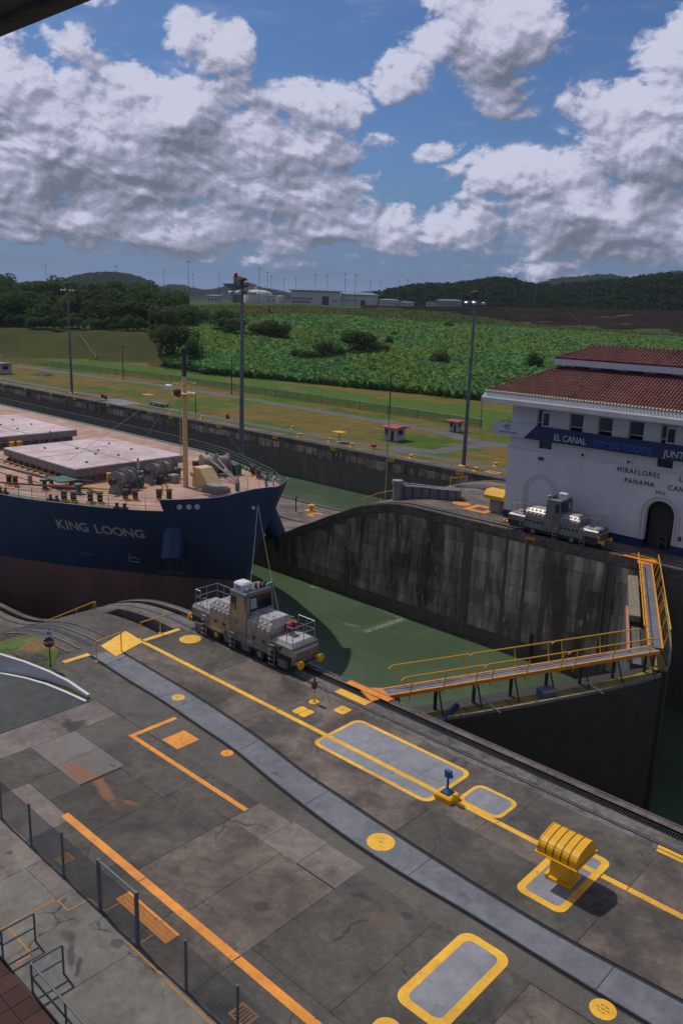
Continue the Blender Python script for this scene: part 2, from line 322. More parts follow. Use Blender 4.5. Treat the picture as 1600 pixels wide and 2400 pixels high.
MT['hatch'] = M('hatch_cover_pink_grey', (.46, .37, .385), (.52, .43, .445), .9, .65, 0, .002, c3=(.45, .28, .295), s3=.3, t3=(.47, .66), c4=(.60, .55, .56), s4=1.1, t4=(.56, .74), grime=.2)
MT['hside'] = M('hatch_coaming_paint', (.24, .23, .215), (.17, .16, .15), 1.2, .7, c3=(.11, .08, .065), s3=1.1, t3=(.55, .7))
MT['mast'] = M('cream_mast_paint', (.62, .44, .20), (.56, .39, .18), 1.4, .55)
MT['grn'] = M('green_machine_paint', (.03, .12, .085), (.025, .09, .07), 2., .5)
MT['rope'] = M('mooring_rope', (.34, .29, .24), (.26, .22, .19), 14., .9)
MT['hlet'] = M('hull_lettering', (.40, .38, .33), (.33, .31, .28), 3., .7)
MT['rust'] = M('rusty_iron', (.12, .055, .03), (.07, .035, .025), 4., .85)
MT['red'] = M('red_paint', (.42, .03, .03), rough=.5)
MT['rede'] = M('red_lens', (.55, .06, .03), rough=.3)
MT['gree'] = M('green_lens', (.02, .22, .14), rough=.3)
MT['cwall'] = M('stained_lock_wall', (.46, .365, .275), (.205, .155, .115), 1.5, .92, 0, .02, c3=(.125, .095, .072), s3=.45, t3=(.45, .62), c4=(.60, .52, .43), s4=3.0, t4=(.61, .73), vary=.22, stretch=(1.0, 1.0, .16), grime=.35, spec=.12)
MT['wetw'] = M('wet_lock_wall', (.125, .104, .084), (.155, .130, .105), 1., .7, 0, .01, c3=(.19, .155, .125), s3=.5, t3=(.56, .74), stretch=(1., 1., .25), spec=.15)
MT['coping'] = M('worn_coping_concrete', (.165, .128, .102), (.10, .084, .072), 2.2, .9, 0, .006, c3=(.065, .057, .05), s3=.8, t3=(.5, .7), c4=(.30, .215, .165), s4=5, t4=(.6, .73), grime=.35)
MT['lawn'] = M('dry_lawn', (.170, .115, .038), (.120, .105, .030), .25, .95, 0, .02, c3=(.062, .110, .022), s3=.05, t3=(.46, .60), c4=(.22, .115, .055), s4=.10, t4=(.60, .70), grime=.18, spec=.05)
MT['lawng'] = M('green_lawn', (.055, .118, .018), (.080, .118, .026), .6, .95, 0, .02, c3=(.19, .10, .05), s3=.09, t3=(.55, .68), spec=.05)
MT['berm'] = M('berm_grass', (.058, .062, .018), (.040, .052, .016), .08, .95, 0, .05, c3=(.082, .060, .024), s3=.03, t3=(.5, .66), grime=.15, spec=.05)
MT['field'] = M('field_soil_grass', (.035, .075, .024), (.06, .08, .025), .05, .95, 0, .1, spec=.05)
MT['dam'] = M('dark_earth_dam', (.030, .022, .019), (.019, .015, .0135), .05, .95, 0, .3, c3=(.040, .030, .026), s3=.02, stretch=(.35, .35, 3.), spec=0.)
MT['lane'] = M('lawn_asphalt_lane', (.085, .082, .085), (.11, .105, .105), .5, .9)
MT['trunk'] = M('tree_bark', (.06, .045, .03), (.04, .03, .02), 3., .9, coords='o')
MT['cwhite'] = M('far_building_wall', (.52, .50, .48), (.46, .45, .44), .05, .8)
MT['croof'] = M('far_building_roof', (.11, .20, .27), rough=.6)
MT['cgrey'] = M('far_tower_concrete', (.17, .17, .16), rough=.85)
MT['cwin'] = M('far_window', (.03, .045, .05), rough=.2)
MT['kred'] = M('kiosk_roof_red', (.36, .07, .065), (.30, .05, .05), 2., .65)
MT['kwall'] = M('kiosk_wall', (.42, .36, .36), rough=.8)
MT['mastg'] = M('light_mast_steel', (.10, .125, .15), (.13, .155, .18), 2., .5, .2)
MT['fgrn'] = M('green_fence_wire', (.035, .085, .065), rough=.7)
MT['skin'] = M('skin', (.28, .15, .09), rough=.6)
MT['suit'] = M('white_coverall', (.50, .49, .50), rough=.85)
MT['suitb'] = M('blue_work_clothes', (.10, .17, .27), rough=.85)
MT['hair'] = M('dark_hair', (.02, .015, .012), rough=.7)
MT['cable'] = M('steel_cable', (.33, .33, .33), rough=.5, metal=.4)
MT['brick'] = M('dark_red_paver', (.060, .022, .018), (.045, .018, .016), 3., .85, vary=.25)
MT['canopy'] = M('canopy_soffit', (.12, .115, .095), rough=.85)
def leafmat(name, c1, c2, c3=None, thin=True):
    m = bpy.data.materials.new(name); m.use_nodes = True; t = m.node_tree; bb = NB(t); bs = t.nodes['Principled BSDF']
    geo = bb.n('ShaderNodeNewGeometry'); oi = bb.n('ShaderNodeObjectInfo')
    col = bb.mix(geo.outputs['Random Per Island'], c1, c2)
    col = bb.mix(bb.ramp(bb.noise(geo.outputs['Position'], .03, 5, .62), .42, .60), col, c3 or c1)
    cx = bb.n('ShaderNodeCombineColor'); f = bb.ramp(oi.outputs['Random'], 0, 1, .72, 1.3, 'LINEAR')
    for i in range(3): bb.put(cx.inputs[i], f)
    col = bb.mix(1., col, cx.outputs[0], 'MULTIPLY')
    t.links.new(col, bs.inputs['Base Color']); bs.inputs['Roughness'].default_value = .75; bs.inputs['Specular IOR Level'].default_value = .08
    if thin:
        tr = bb.n('ShaderNodeBsdfTranslucent'); t.links.new(bb.mix(1., col, (1.1, 1.15, .8), 'MULTIPLY'), tr.inputs[0]); ms = bb.n('ShaderNodeMixShader'); ms.inputs[0].default_value = .42
        t.links.new(bs.outputs[0], ms.inputs[1]); t.links.new(tr.outputs[0], ms.inputs[2]); t.links.new(ms.outputs[0], t.nodes['Material Output'].inputs['Surface'])
    return m
MT['leafd'] = leafmat('dark_foliage', (.040, .078, .026), (.074, .112, .040), (.072, .088, .036))
MT['leafg'] = leafmat('green_foliage', (.034, .095, .020), (.062, .130, .034), (.044, .095, .028))
MT['leaffar'] = leafmat('far_foliage', (.014, .034, .011), (.022, .046, .015), (.018, .036, .012))
MT['cane'] = leafmat('cane_grass', (.085, .215, .090), (.19, .33, .18), (.18, .27, .095))
MT['caneb'] = leafmat('cane_grass_dry', (.17, .19, .075), (.22, .18, .09), (.115, .19, .07))
def water(name, base, rough, bscale, bdist):
    m = bpy.data.materials.new(name); m.use_nodes = True; t = m.node_tree; bb = NB(t); bs = t.nodes['Principled BSDF']
    vec = bb.n('ShaderNodeNewGeometry').outputs['Position']
    col = bb.mix(bb.ramp(bb.noise(vec, .12, 5, .6, .6), .35, .7), base, tuple(c * 1.28 for c in base))
    t.links.new(col, bs.inputs['Base Color']); bs.inputs['Roughness'].default_value = rough; bs.inputs['IOR'].default_value = 1.33; bs.inputs['Specular IOR Level'].default_value = .35
    bn = bb.n('ShaderNodeBump'); bn.inputs['Strength'].default_value = .5; bn.inputs['Distance'].default_value = bdist
    bb.put(bn.inputs['Height'], bb.noise(vec, bscale, 5, .6, .8)); bb.put(bs.inputs['Normal'], bn.outputs[0])
    return m
MT['water'] = water('green_canal_water', (.066, .098, .056), .13, 2.0, .22)
# ------------------------------------------------------------------ levels
W1, W2, W3 = 33.53, 51.8, 83.3          # lock wall faces
LB = -7.2                               # lower terrace level
WAT, WAT2 = -11.7, -14.9
ZX = [-70, -66, -62.9, -59.5, -55, -51.3, -49.8, -47.4, -44.4, -42, -40, -38]; ZZ = [-7.1, -7.0, -6.85, -6.3, -4.75, -3.05, -2.35, -1.33, -.45, -.12, 0, 0]
def zr(x): return smooth_tab(x, ZX, ZZ)
CX = [-84, -78, -74, -71, -68.5, -66.6, -64, -62.1, -60.2, -58.4, -55.5, -53, -51, -49, -47]; CZ = [-8.5, -8.5, -8.35, -7.95, -7.3, -6.6, -5.3, -4.46, -3.5, -2.7, -1.4, -.67, -.22, 0, 0]
def zc(x): return smooth_tab(x, CX, CZ)
def sweep(prof, xs_, zf, mats, mi=None, name='', parent=None):
    """extrude a (y,z) profile along x, z following the ramp zf; z values below -5 stay absolute"""
    mb = MB(); n = len(prof); vs = []
    for x in xs_:
        zz = zf(x)
        vs += [(x, y, z + zz if z > -5 else z) for y, z in prof]
    fs = []
    for i in range(len(xs_) - 1):
        for j in range(n - 1):
            fs.append((i * n + j, i * n + j + 1, (i + 1) * n + j + 1, (i + 1) * n + j))
    mb.v = vs; mb.f = fs
    mb.mi = [(mi[j] if mi else 0) for i in range(len(xs_) - 1) for j in range(n - 1)]
    return mb.build(name, mats, parent)
XR = [-420, -300, -200, -120, -90] + [-80 + i for i in range(0, 43)] + [-36, -30, -20, -10, 0, 20, 80, 200]
def text_mesh(txt, size, ext, name, mat, mw, parent=None, bold=0., align='LEFT', space=1.0):
    cu = bpy.data.curves.new(name, 'FONT'); cu.body = txt; cu.size = size; cu.extrude = ext; cu.offset = bold; cu.align_x = align; cu.space_character = space; cu.resolution_u = 3
    o = bpy.data.objects.new(name, cu); COL.objects.link(o)
    bpy.context.view_layer.update()
    me = bpy.data.meshes.new_from_object(o.evaluated_get(bpy.context.evaluated_depsgraph_get()))
    bpy.data.objects.remove(o); bpy.data.curves.remove(cu)
    me.materials.clear(); me.materials.append(mat); me.name = name
    r = bpy.data.objects.new(name, me); COL.objects.link(r)
    if parent is not None: r.parent = parent
    r.matrix_local = mw
    return r
def facing_my(x, y, z, rz=0.):
    """matrix that stands text upright facing -Y"""
    return Matrix.Translation((x, y, z)) @ Matrix.Rotation(rz, 4, 'Z') @ Matrix.Rotation(R(90), 4, 'X')
# ================================================================== SETTING
# ---- water
def sheet(name, x0, x1, y0, y1, z, mat, parent=None, nx=1, ny=1):
    mb = MB(); 
    for i in range(nx):
        for j in range(ny):
            a0 = x0 + (x1 - x0) * i / nx; a1 = x0 + (x1 - x0) * (i + 1) / nx; c0 = y0 + (y1 - y0) * j / ny; c1 = y0 + (y1 - y0) * (j + 1) / ny
            mb.add([(a0, c0, z), (a1, c0, z), (a1, c1, z), (a0, c1, z)], [(0, 1, 2, 3)])
    return mb.build(name, mat, parent)
struct(sheet('canal_water', -420, 200, -.6, W1 + .6, WAT, MT['water']))
struct(sheet('canal_water_far_lane', -140, 200, W2 - .6, W3 + .6, WAT2, MT['water'])); struct(sheet('canal_water_low_lane', -520, -140, W2 - .6, W3 + .6, -24, MT['water']))
# ---- near lock wall with tow track
prof = [(0, -24), (0, -.9), (.04, -.85), (.04, -.03), (0, 0), (-.42, 0), (-.44, -.34), (-.93, -.34), (-.95, 0), (-1.56, 0), (-1.58, -.07), (-1.74, -.07), (-1.76, 0), (-2.12, 0)]
nw = struct(sweep(prof, XR, zr, [MT['wetw'], MT['coping'], MT['slot'], MT['strack']], [0, 0, 1, 1, 1, 2, 2, 2, 3, 2, 2, 2, 3], 'near_lock_wall'))
def rail_line(parent, y0, y1, z0, z1, zf, mat, name='rail', xs_=None):
    return sweep([(y0, z0), (y0, z1), (y1, z1), (y1, z0)], xs_ or XR, zf, [mat], None, name, parent)
rail_line(nw, -.02, -.09, .002, .035, zr, MT['railtop']); rail_line(nw, -1.62, -1.70, -.06, .012, zr, MT['railtop'])
rail_line(nw, -.50, -.55, -.19, -.05, zr, MT['steel']); rail_line(nw, -.80, -.85, -.19, -.05, zr, MT['steel'])
mb = MB()
for i in range(0, 400):                                   # rack teeth between the two bars
    x = -40 + i * .11; mb.box((x, -.79, -.15), (x + .055, -.56, -.07))
tag(mb.build('rack_teeth', MT['steel'], nw), kind='stuff')
# ---- deck base of the near side (dark joints show between the slabs)
mb = MB(); mb.add([(-38.2, -2.12, -.035), (90, -2.12, -.035), (90, -70, -.035), (-33.5, -70, -.035), (-33.5, -11.0, -.035), (-38.2, -11.0, -.035)], [(0, 1, 2, 3, 4, 5)])
deck = struct(mb.build('lockside_deck', MT['joint']))
XL = [x for x in XR if x <= -38.2] + [-38.2]
def rampsheet(y0, y1, xs_, zf, mat, name, parent=None, dz=0.):
    return sweep([(y0, dz), (y1, dz)], xs_, zf, [mat], None, name, parent)
ramp = struct(rampsheet(-11.0, -3.6, XL, zr, MT['concd'], 'ramp_slope'))
rampsheet(-2.5, -2.12, XL, zr, MT['coping'], 'kerb_strip', ramp); rampsheet(-3.6, -2.5, [x for x in XL if x < -44.6] + [-44.5], zr, MT['concd'], 'slope_slab', ramp)
mb = MB(); mb.box((-44.5, -3.6, -3.2), (-38.2, -2.5, -3.1))
for x in (-44.5, -38.26): mb.box((x, -3.6, -3.1), (x + .06, -2.5, -.02 + (zr(x) if x < -40 else 0)))
mb.add([(-44.5, -2.5, -3.1), (-38.2, -2.5, -3.1), (-38.2, -2.5, 0), (-42, -2.5, -.12), (-44.5, -2.5, -.47)], [(0, 1, 2, 3, 4)]); mb.add([(-44.5, -3.6, -3.1), (-38.2, -3.6, -3.1), (-38.2, -3.6, 0), (-42, -3.6, -.12), (-44.5, -3.6, -.47)], [(0, 1, 2, 3, 4)])
pit = mb.build('stair_pit', MT['concp'], ramp)
for i in range(9): MB().box((-38.6 - i * .34, -3.58, -3.1), (-38.27 - i * .34, -2.52, -.25 - i * .3)).build('step', MT['concd'], ramp)
rail_xs = [x for x in XL if -100 < x < -39.6] + [-39.45]
for y in (-6.78, -8.05):
    rail_line(ramp, y, y - .09, .0, .035, zr, MT['railtop'], 'rail', rail_xs); rail_line(ramp, y - .10, y - .20, .0, .006, zr, MT['joint'], 'rail_slot', rail_xs)
rail_line(ramp, -7.25, -7.6, .0, .012, zr, MT['steel'], 'rack', rail_xs); rail_line(ramp, -6.1, -6.16, .0, .05, zr, MT['coping'], 'kerb', rail_xs); rail_line(ramp, -8.75, -8.9, .0, .05, zr, MT['coping'], 'kerb', rail_xs)
# ---- slabs
def slab(x0, x1, y0, y1, mat, name='slab', dz=0., par=None):
    g_ = .005; d = .0015 * random.random()
    xm, ym = (x0 + x1) / 2, (y0 + y1) / 2; hx, hy = (x1 - x0) / 2 - g_, (y1 - y0) / 2 - g_; c = .015
    mb = MB(); r = lambda h, s_: [(-hx + s_, -hy + s_, h), (hx - s_, -hy + s_, h), (hx, hy, h) if False else (hx - s_, hy - s_, h), (-hx + s_, hy - s_, h)]
    mb.loft([r(-.05, 0), r(-.006 + dz, 0), r(dz - d, .006)])
    return mb.build(name, mat, par or deck, loc=(xm, ym, 0))
cg = MT['concg']; cd, cn, cp, cr, gv = MT['concd'], MT['conc'], MT['concp'], MT['concr'], MT['gravel']
SL = [(-33.5, -31.5, -16.4, -13.6, cp), (-33.5, -31.5, -13.6, -10.7, cp), (-31.5, -29.4, -15.08, -12.95, cr), (-29.4, -27.45, -15.08, -12.95, cr), (-31.5, -29.4, -12.95, -10.7, gv), (-29.4, -27.45, -12.95, -10.7, cd),
      (-31.5, -29.0, -18.3, -15.08, cd), (-29.0, -27.3, -16.45, -15.08, gv), (-29.0, -25.6, -18.3, -16.45, cp), (-27.3, -24.4, -16.45, -13.2, cd), (-24.4, -21.45, -16.45, -13.2, cd), (-27.45, -24.4, -13.2, -10.65, cd), (-24.4, -21.45, -13.2, -10.65, cd),
      (-21.45, -19.62, -12.2, -10.55, cp), (-19.62, -17.8, -12.2, -10.55, cp), (-17.8, -15.95, -12.15, -10.6, cp), (-21.45, -18.6, -16.45, -12.2, cn), (-18.6, -15.95, -16.45, -12.2, cn),
      (-15.95, -12.6, -15.9, -10.95, cd), (-12.6, -9.1, -15.9, -10.95, cd), (-15.95, -9.1, -16.45, -15.9, cd), (-9.1, -6.2, -13.4, -11.0, cn), (-6.2, -2.5, -13.4, -11.0, cd), (-9.1, -6.2, -16.45, -13.4, cd), (-6.2, -2.5, -16.45, -13.4, cd), (-2.5, 4, -16.45, -11.0, cd),
      (-25.6, -22.2, -18.3, -16.45, cd), (-22.2, -18.9, -18.3, -16.45, cd), (-18.9, -15.9, -18.3, -16.45, cn), (-15.9, -12.5, -18.3, -16.45, cd), (-12.5, -8, -18.3, -16.45, cd), (-8, 4, -18.3, -16.45, cd),
      (-33.5, -28.0, -21.4, -18.3, cg), (-28.0, -24.2, -21.4, -18.3, cp), (-24.2, -22.1, -19.0, -18.3, cp), (-24.2, -22.1, -21.4, -19.0, cg), (-22.1, -18.4, -21.4, -18.3, cg), (-18.4, -14.2, -21.4, -18.3, cg), (-14.2, -9, -21.4, -18.3, cg), (-9, 2, -21.4, -18.3, cg)]
xc = [-38.2, -31.9, -26.6, -19.8, -13.8, -8.8, -5.9, 2, 7]
for i in range(len(xc) - 1):
    SL.append((xc[i], xc[i + 1], -4.98, -2.12, cd if i in (0, 3, 4) else cn)); SL.append((xc[i] - .6 * (i > 0), xc[i + 1] - .6, -6.1, -4.98, cn))
for a in SL: slab(*a)
# strip of grey plates over the old return track (curved), gravel verge and lock-side verge
SX = [-38.2, -34.5, -31, -28.2, -25.2, -21.8, -19.5, -17.1, -14.8, -12, -9.3, -6.4, -2, 8]; SO = [-8.15, -8.33, -8.42, -8.62, -8.83, -9.35, -9.64, -9.87, -9.95, -9.9, -9.92, -9.92, -9.8, -9.6]; SI = [-6.66, -6.76, -6.9, -7.08, -7.38, -7.9, -8.1, -8.3, -8.46, -8.6, -8.64, -8.5, -8.3, -8.1]
so = lambda x: smooth_tab(x, SX, SO); si = lambda x: smooth_tab(x, SX, SI)
def ribbon(fa, fb, x0, x1, z, mat, name, parent, step=.5, th=.05):
    mb = MB(); n = max(1, int((x1 - x0) / step)); xs_ = [x0 + (x1 - x0) * i / n for i in range(n + 1)]
    A = [(x, fa(x), z) for x in xs_]; Bv = [(x, fb(x), z) for x in xs_]; k = n + 1
    Al = [(x, y, z - th) for x, y, _ in A]; Bl = [(x, y, z - th) for x, y, _ in Bv]
    vs = A + Bv + Al + Bl; fs = []
    for i in range(n):
        fs += [(i, i + 1, k + i + 1, k + i), (i, 2 * k + i, 2 * k + i + 1, i + 1), (k + i, k + i + 1, 3 * k + i + 1, 3 * k + i)]
    fs += [(0, k, 3 * k, 2 * k), (n, 2 * k + n, 3 * k + n, k + n)]
    mb.add(vs, fs); return mb.build(name, mat, parent)
cuts = [-38.2, -36.35, -31.55, -30.2, -25.05, -20.1, -14.6, -7.6, -1, 7]
for a, c in zip(cuts, cuts[1:]): ribbon(lambda x: so(x) + .06, lambda x: si(x) - .06, a + .012, c - .012, .004, MT['strip'], 'strip_plate', deck)
ribbon(so, lambda x: so(x) + .075, -38.2, 7, .012, MT['steel'], 'edge_rail', deck); ribbon(lambda x: si(x) - .075, si, -38.2, 7, .012, MT['steel'], 'edge_rail', deck)
ribbon(lambda x: so(x) - .12, so, -38.2, 7, -.03, MT['slot'], 'rail_slot', deck, th=.01); ribbon(si, lambda x: si(x) + .11, -38.2, 7, -.03, MT['slot'], 'rail_slot', deck, th=.01)
ribbon(lambda x: min(so(x) - .5, -10.68 if x < -16 else -10.98), lambda x: so(x) - .13, -33.5, 7, -.001, MT['gravel'], 'aggregate_verge', deck); ribbon(lambda x: -11.0, lambda x: so(x) - .13, -38.2, -33.5, -.001, MT['concd'], 'verge_slab', deck)
ribbon(lambda x: si(x) + .11, lambda x: -6.1, -38.2, -26.8, -.002, MT['conc'], 'verge_slab', deck); ribbon(lambda x: si(x) + .11, lambda x: -6.1, -26.78, -16.5, -.001, MT['conc'], 'verge_slab', deck); ribbon(lambda x: si(x) + .11, lambda x: -6.1, -16.48, -8.9, -.003, MT['concd'], 'verge_slab', deck); ribbon(lambda x: si(x) + .11, lambda x: -6.1, -8.88, 7, -.001, MT['conc'], 'verge_slab', deck)
# dark red pavers in the corner below the railings
i = 0
for ix in range(0, 26):
    for iy in range(0, 5):
        x = -28 + ix * .62; y = -21.45 - iy * .62 - .31
        MB().box((-.3, -.3, -.05), (.3, .3, 0)).build('paver', MT['brick'], deck, loc=(x, y, -.002 - .002 * random.random()))
struct(sheet('plaza', -33.4, 30, -70, -24.6, -.004, MT['concd']))
# ---- painted lines
def paint(poly, mat, name='painted_line', z=.004, par=None): return MB().prism(poly, z - .0035, z + .002).build(name, mat, par or deck)
def prect(x0, x1, y0, y1, mat, z=.004, name='painted_line'): return paint([(x0, y0), (x1, y0), (x1, y1), (x0, y1)], mat, name, z)
for a, c in [(-37.95, -31.92), (-31.88, -26.62), (-26.58, -23.3), (-16.05, -14.08), (-14.05, -11.9), (-9.75, -8.82), (-8.78, -2), (-1.9, 8)]: prect(a, c, -5.1, -4.84, MT['yel'])
paint([(-39.95, -4.82), (-39.0, -7.05), (-37.2, -7.2), (-37.9, -4.95)], MT['yel'], 'painted_landing', .02); prect(-38.22, -37.9, -4.9, -2.3, MT['yel'], .006); prect(-38.65, -38.3, -9.65, -8.1, MT['yel'], .008)
for a, c in [(-26.08, -20.92), (-20.88, -15.98), (-15.92, -12.52), (-12.48, -7)]: prect(a, c, -16.65, -16.34, MT['ora'])
prect(-29.45, -21.45, -11.48, -11.26, MT['ora']); prect(-29.45, -29.2, -11.26, -8.95, MT['ora']); prect(-20.72, -17.95, -17.65, -17.12, MT['ora'])
for p in [(-22.1, -21.32, -19.05, -18.99), (-21.36, -21.3, -18.99, -18.2), (-21.36, -20.5, -18.26, -18.2), (-20.5, -20.44, -18.19, -17.67), (-18.56, -18.5, -18.3, -17.67), (-18.75, -17.0, -18.47, -18.4), (-16.8, -12.5, -18.52, -18.45), (-22.1, -22.04, -21.2, -19.0), (-22.05, -20.4, -20.75, -20.68), (-20.45, -20.38, -21.2, -20.7)]: prect(*p, MT['tan'])
prect(-9.0, -6.5, -1.98, -1.78, MT['yel'], .01); prect(-8.95, -6.5, -2.2, -2.03, MT['yel'], .006)
def rrect(x0, x1, y0, y1, r, n=5):
    pts = []
    for cx_, cy_, a0 in ((x1 - r, y0 + r, -90), (x1 - r, y1 - r, 0), (x0 + r, y1 - r, 90), (x0 + r, y0 + r, 180)):
        for i in range(n + 1): a = R(a0 + 90 * i / n); pts.append((cx_ + r * math.cos(a), cy_ + r * math.sin(a)))
    return pts
def bordered(name, label, x0, x1, y0, y1, w, r, mat_b, seams=(), lines=(), group=None):
    """grey plate inside a rounded painted border; origin on the deck"""
    t = thing(name, label, 'access plate', ((x0 + x1) / 2, (y0 + y1) / 2, 0), 0, group); ox, oy = (x0 + x1) / 2, (y0 + y1) / 2
    o = [(x - ox, y - oy) for x, y in rrect(x0, x1, y0, y1, r)]; q_ = [(x - ox, y - oy) for x, y in rrect(x0 + w, x1 - w, y0 + w, y1 - w, max(.05, r - w * .6))]
    mb = MB(); n = len(o); mb.add([(x, y, .007) for x, y in o] + [(x, y, .007) for x, y in q_] + [(x, y, .001) for x, y in o], [(i, (i + 1) % n, n + (i + 1) % n, n + i) for i in range(n)] + [(i, 2 * n + i, 2 * n + (i + 1) % n, (i + 1) % n) for i in range(n)])
    mb.build('painted_border', mat_b, t)
    xs_ = [x0 + w - .01] + list(seams) + [x1 - w + .01]
    for a, c in zip(xs_, xs_[1:]):
        pl = [(max(a - ox + .006, min(c - ox - .006, x)), y) for x, y in q_]
        MB().prism(pl, .0005, .005).build('plate', MT['plate'], t)
    for (ya, yb) in lines: MB().box((x0 - ox + w, ya - oy, .0055), (x1 - ox - w, yb - oy, .0085)).build('painted_line', mat_b, t)
    return t
bordered('hatch_plate', 'long grey plate with rounded yellow border crossed by the yellow line, beside blue stand', -23.3, -16.7, -5.95, -2.72, .19, .45, MT['yel'], (-21.6, -19.9, -18.2), ((-5.1, -4.84),))
bordered('hatch_plate', 'small grey plate with yellow border just right of the blue stand', -16.1, -14.1, -4.85, -3.2, .16, .4, MT['yel'])
bordered('hatch_plate', 'grey plate with yellow border under the yellow ribbed hood', -11.65, -9.8, -7.78, -4.0, .26, .35, MT['yel'], (), ((-5.1, -4.84),))
bordered('hatch_plate', 'grey plate in thick worn yellow border in the foreground, lower side of grey strip', -11.72, -9.95, -14.28, -10.55, .29, .42, MT['yel'])
def lidthing(name, label, cat, mb, mat, loc, group=None): o = mb.build(name, mat, None, loc=loc); tag(o, label, cat, group); return o
def cover(x, y, r, label, mat):
    t = thing('manhole_cover', label, 'manhole cover', (x, y, 0))
    MB().lathe((0, 0, .004), [(r, -.003), (r, .006), (r * .98, .008), (r * .9, .008), (r * .89, .005), (r * .87, .008), (.01, .008)], 28).build('lid', mat, t)
    MB().box((-.06, -.015, .0125), (.06, .015, .016)).build('lift_slot', MT['joint'], t)
    return t
cover(-36.4, -2.75, .63, 'large round yellow cover beside the near locomotive', MT['yel']); cover(-30.93, -7.63, .33, 'small round yellow cover set in the grey strip', MT['yel'])
cover(-25.2, -9.23, .28, 'small round orange cover beside the joint of the grey strip', MT['ora']); cover(-16.47, -9.12, .53, 'large round orange cover on the edge of the grey strip', MT['yel'])
c5 = cover(-7.13, -10.36, .38, 'weathered round yellow grate cover at the lower right corner', MT['yel']); cover(-11.1, -15.25, .42, 'round yellow cover cut by the bottom edge of the picture', MT['yel'])
for i in range(6):
    a = i * math.pi / 3; MB().box((math.cos(a) * .14 - .05, math.sin(a) * .14 - .012, .0125), (math.cos(a) * .14 + .05, math.sin(a) * .14 + .012, .018)).build('grate_slot', MT['joint'], c5)
def quadcover(label, x0, x1, y0, y1, mat, r=.12, seam=True):
    t = thing('valve_cover', label, 'cover', ((x0 + x1) / 2, (y0 + y1) / 2, 0)); hx, hy = (x1 - x0) / 2, (y1 - y0) / 2
    if seam:
        MB().prism(rrect(-hx, -.01, -hy, hy, r), .001, .01).build('lid', mat, t); MB().prism(rrect(.01, hx, -hy, hy, r), .001, .01).build('lid', mat, t)
    else: MB().prism(rrect(-hx, hx, -hy, hy, r), .001, .01).build('lid', mat, t); MB().box((-.02, -.08, .0105), (.02, .08, .013)).build('lift_slot', MT['joint'], t)
    return t
quadcover('small yellow double cover left of the yellow signal post', -26.05, -25.15, -4.55, -3.78, MT['yel']); quadcover('small yellow rounded cover right of the yellow signal post', -24.72, -24.05, -3.0, -2.28, MT['yel'], seam=False)
quadcover('square orange cover inside the orange painted bracket', -28.1, -26.95, -10.6, -9.38, MT['ora'], .03, False)
def grate(label, x0, x1, y0, y1):
    t = thing('drain_grate', label, 'grate', ((x0 + x1) / 2, (y0 + y1) / 2, 0)); hx, hy = (x1 - x0) / 2, (y1 - y0) / 2
    mb = MB(); mb.box((-hx, -hy, .001), (hx, -hy + .05, .012)).box((-hx, hy - .05, .001), (hx, hy, .012)).box((-hx, -hy + .05, .001), (-hx + .05, hy - .05, .012)).box((hx - .05, -hy + .05, .001), (hx, hy - .05, .012)); mb.build('frame', MT['tan'], t)
    n = 6
    for i in range(n): x = -hx + .08 + (2 * hx - .16) * i / (n - 1); MB().box((x - .018, -hy + .05, .001), (x + .018, hy - .05, .009)).build('bar', MT['tan'], t)
grate('square ochre drain grate behind the fence at far left', -23.95, -23.45, -18.05, -17.55); grate('ochre drain grate behind the fence at the bottom edge', -14.6, -13.9, -17.95, -17.4)
# ---- far left corner: road ramp, kerb, parapet, grass island
zroad = lambda x: float(np.interp(x, [-70, -44, -40.6, -38.3, -36.6, -33.5], [-4, -1.3, -.6, -.2, -.05, 0]))
mb = MB(); xs_ = [-33.52, -35.3, -36.9, -38.6, -40.3, -43, -50, -70]
kx = [(-33.55, -11.26), (-35.15, -11.44), (-36.65, -11.68), (-38.33, -11.98), (-40.6, -12.3), (-43, -13.3), (-50, -16.5), (-70, -27)]
V = [(x, y, zroad(x)) for x, y in kx] + [(x, -70, zroad(x)) for x, y in kx]; n = len(kx)
mb.add(V, [(i, i + 1, n + i + 1, n + i) for i in range(n - 1)]); struct(mb.build('service_road', MT['asph']))
def wallstrip(pts, w, z_lo, name, mat, parent=None, off=0.):
    """pts (x,y,ztop); vertical strip of width w to the -y side"""
    mb = MB(); rings = []
    for i, p in enumerate(pts):
        q_ = pts[min(i + 1, len(pts) - 1)]; r_ = pts[max(i - 1, 0)]; d = Vector((q_[0] - r_[0], q_[1] - r_[1], 0)).normalized(); nn = Vector((-d.y, d.x, 0)); 
        lo = z_lo(p) if callable(z_lo) else z_lo
        rings.append([(p[0] + nn.x * off, p[1] + nn.y * off, lo), (p[0] + nn.x * off, p[1] + nn.y * off, p[2]), (p[0] + nn.x * (w + off), p[1] + nn.y * (w + off), p[2]), (p[0] + nn.x * (w + off), p[1] + nn.y * (w + off), lo)])
    mb.loft(rings); return mb.build(name, mat, parent)
par = [(-33.9, -10.8, .14), (-35.6, -10.9, .30), (-37.1, -11.2, .44), (-38.9, -11.6, .5), (-40.9, -12.0, .4), (-44, -12.9, .2), (-52, -16.2, -.1)]
t = thing('parapet_wall', 'low curved grey retaining wall with white cap by the grass', 'wall', (-38, -11.4, 0))
wallstrip([(x + 38, y + 11.4, z) for x, y, z in par], .12, -1.6, 'wall_body', MT['trim'], t); wallstrip([(x + 38, y + 11.4, z + .05) for x, y, z in par], .15, lambda p: p[2] - .052, 'cap', MT['white'], t, -.04)
t = thing('road_kerb', 'curved white painted kerb along the dark service road', 'kerb', (-38, -11.7, 0))
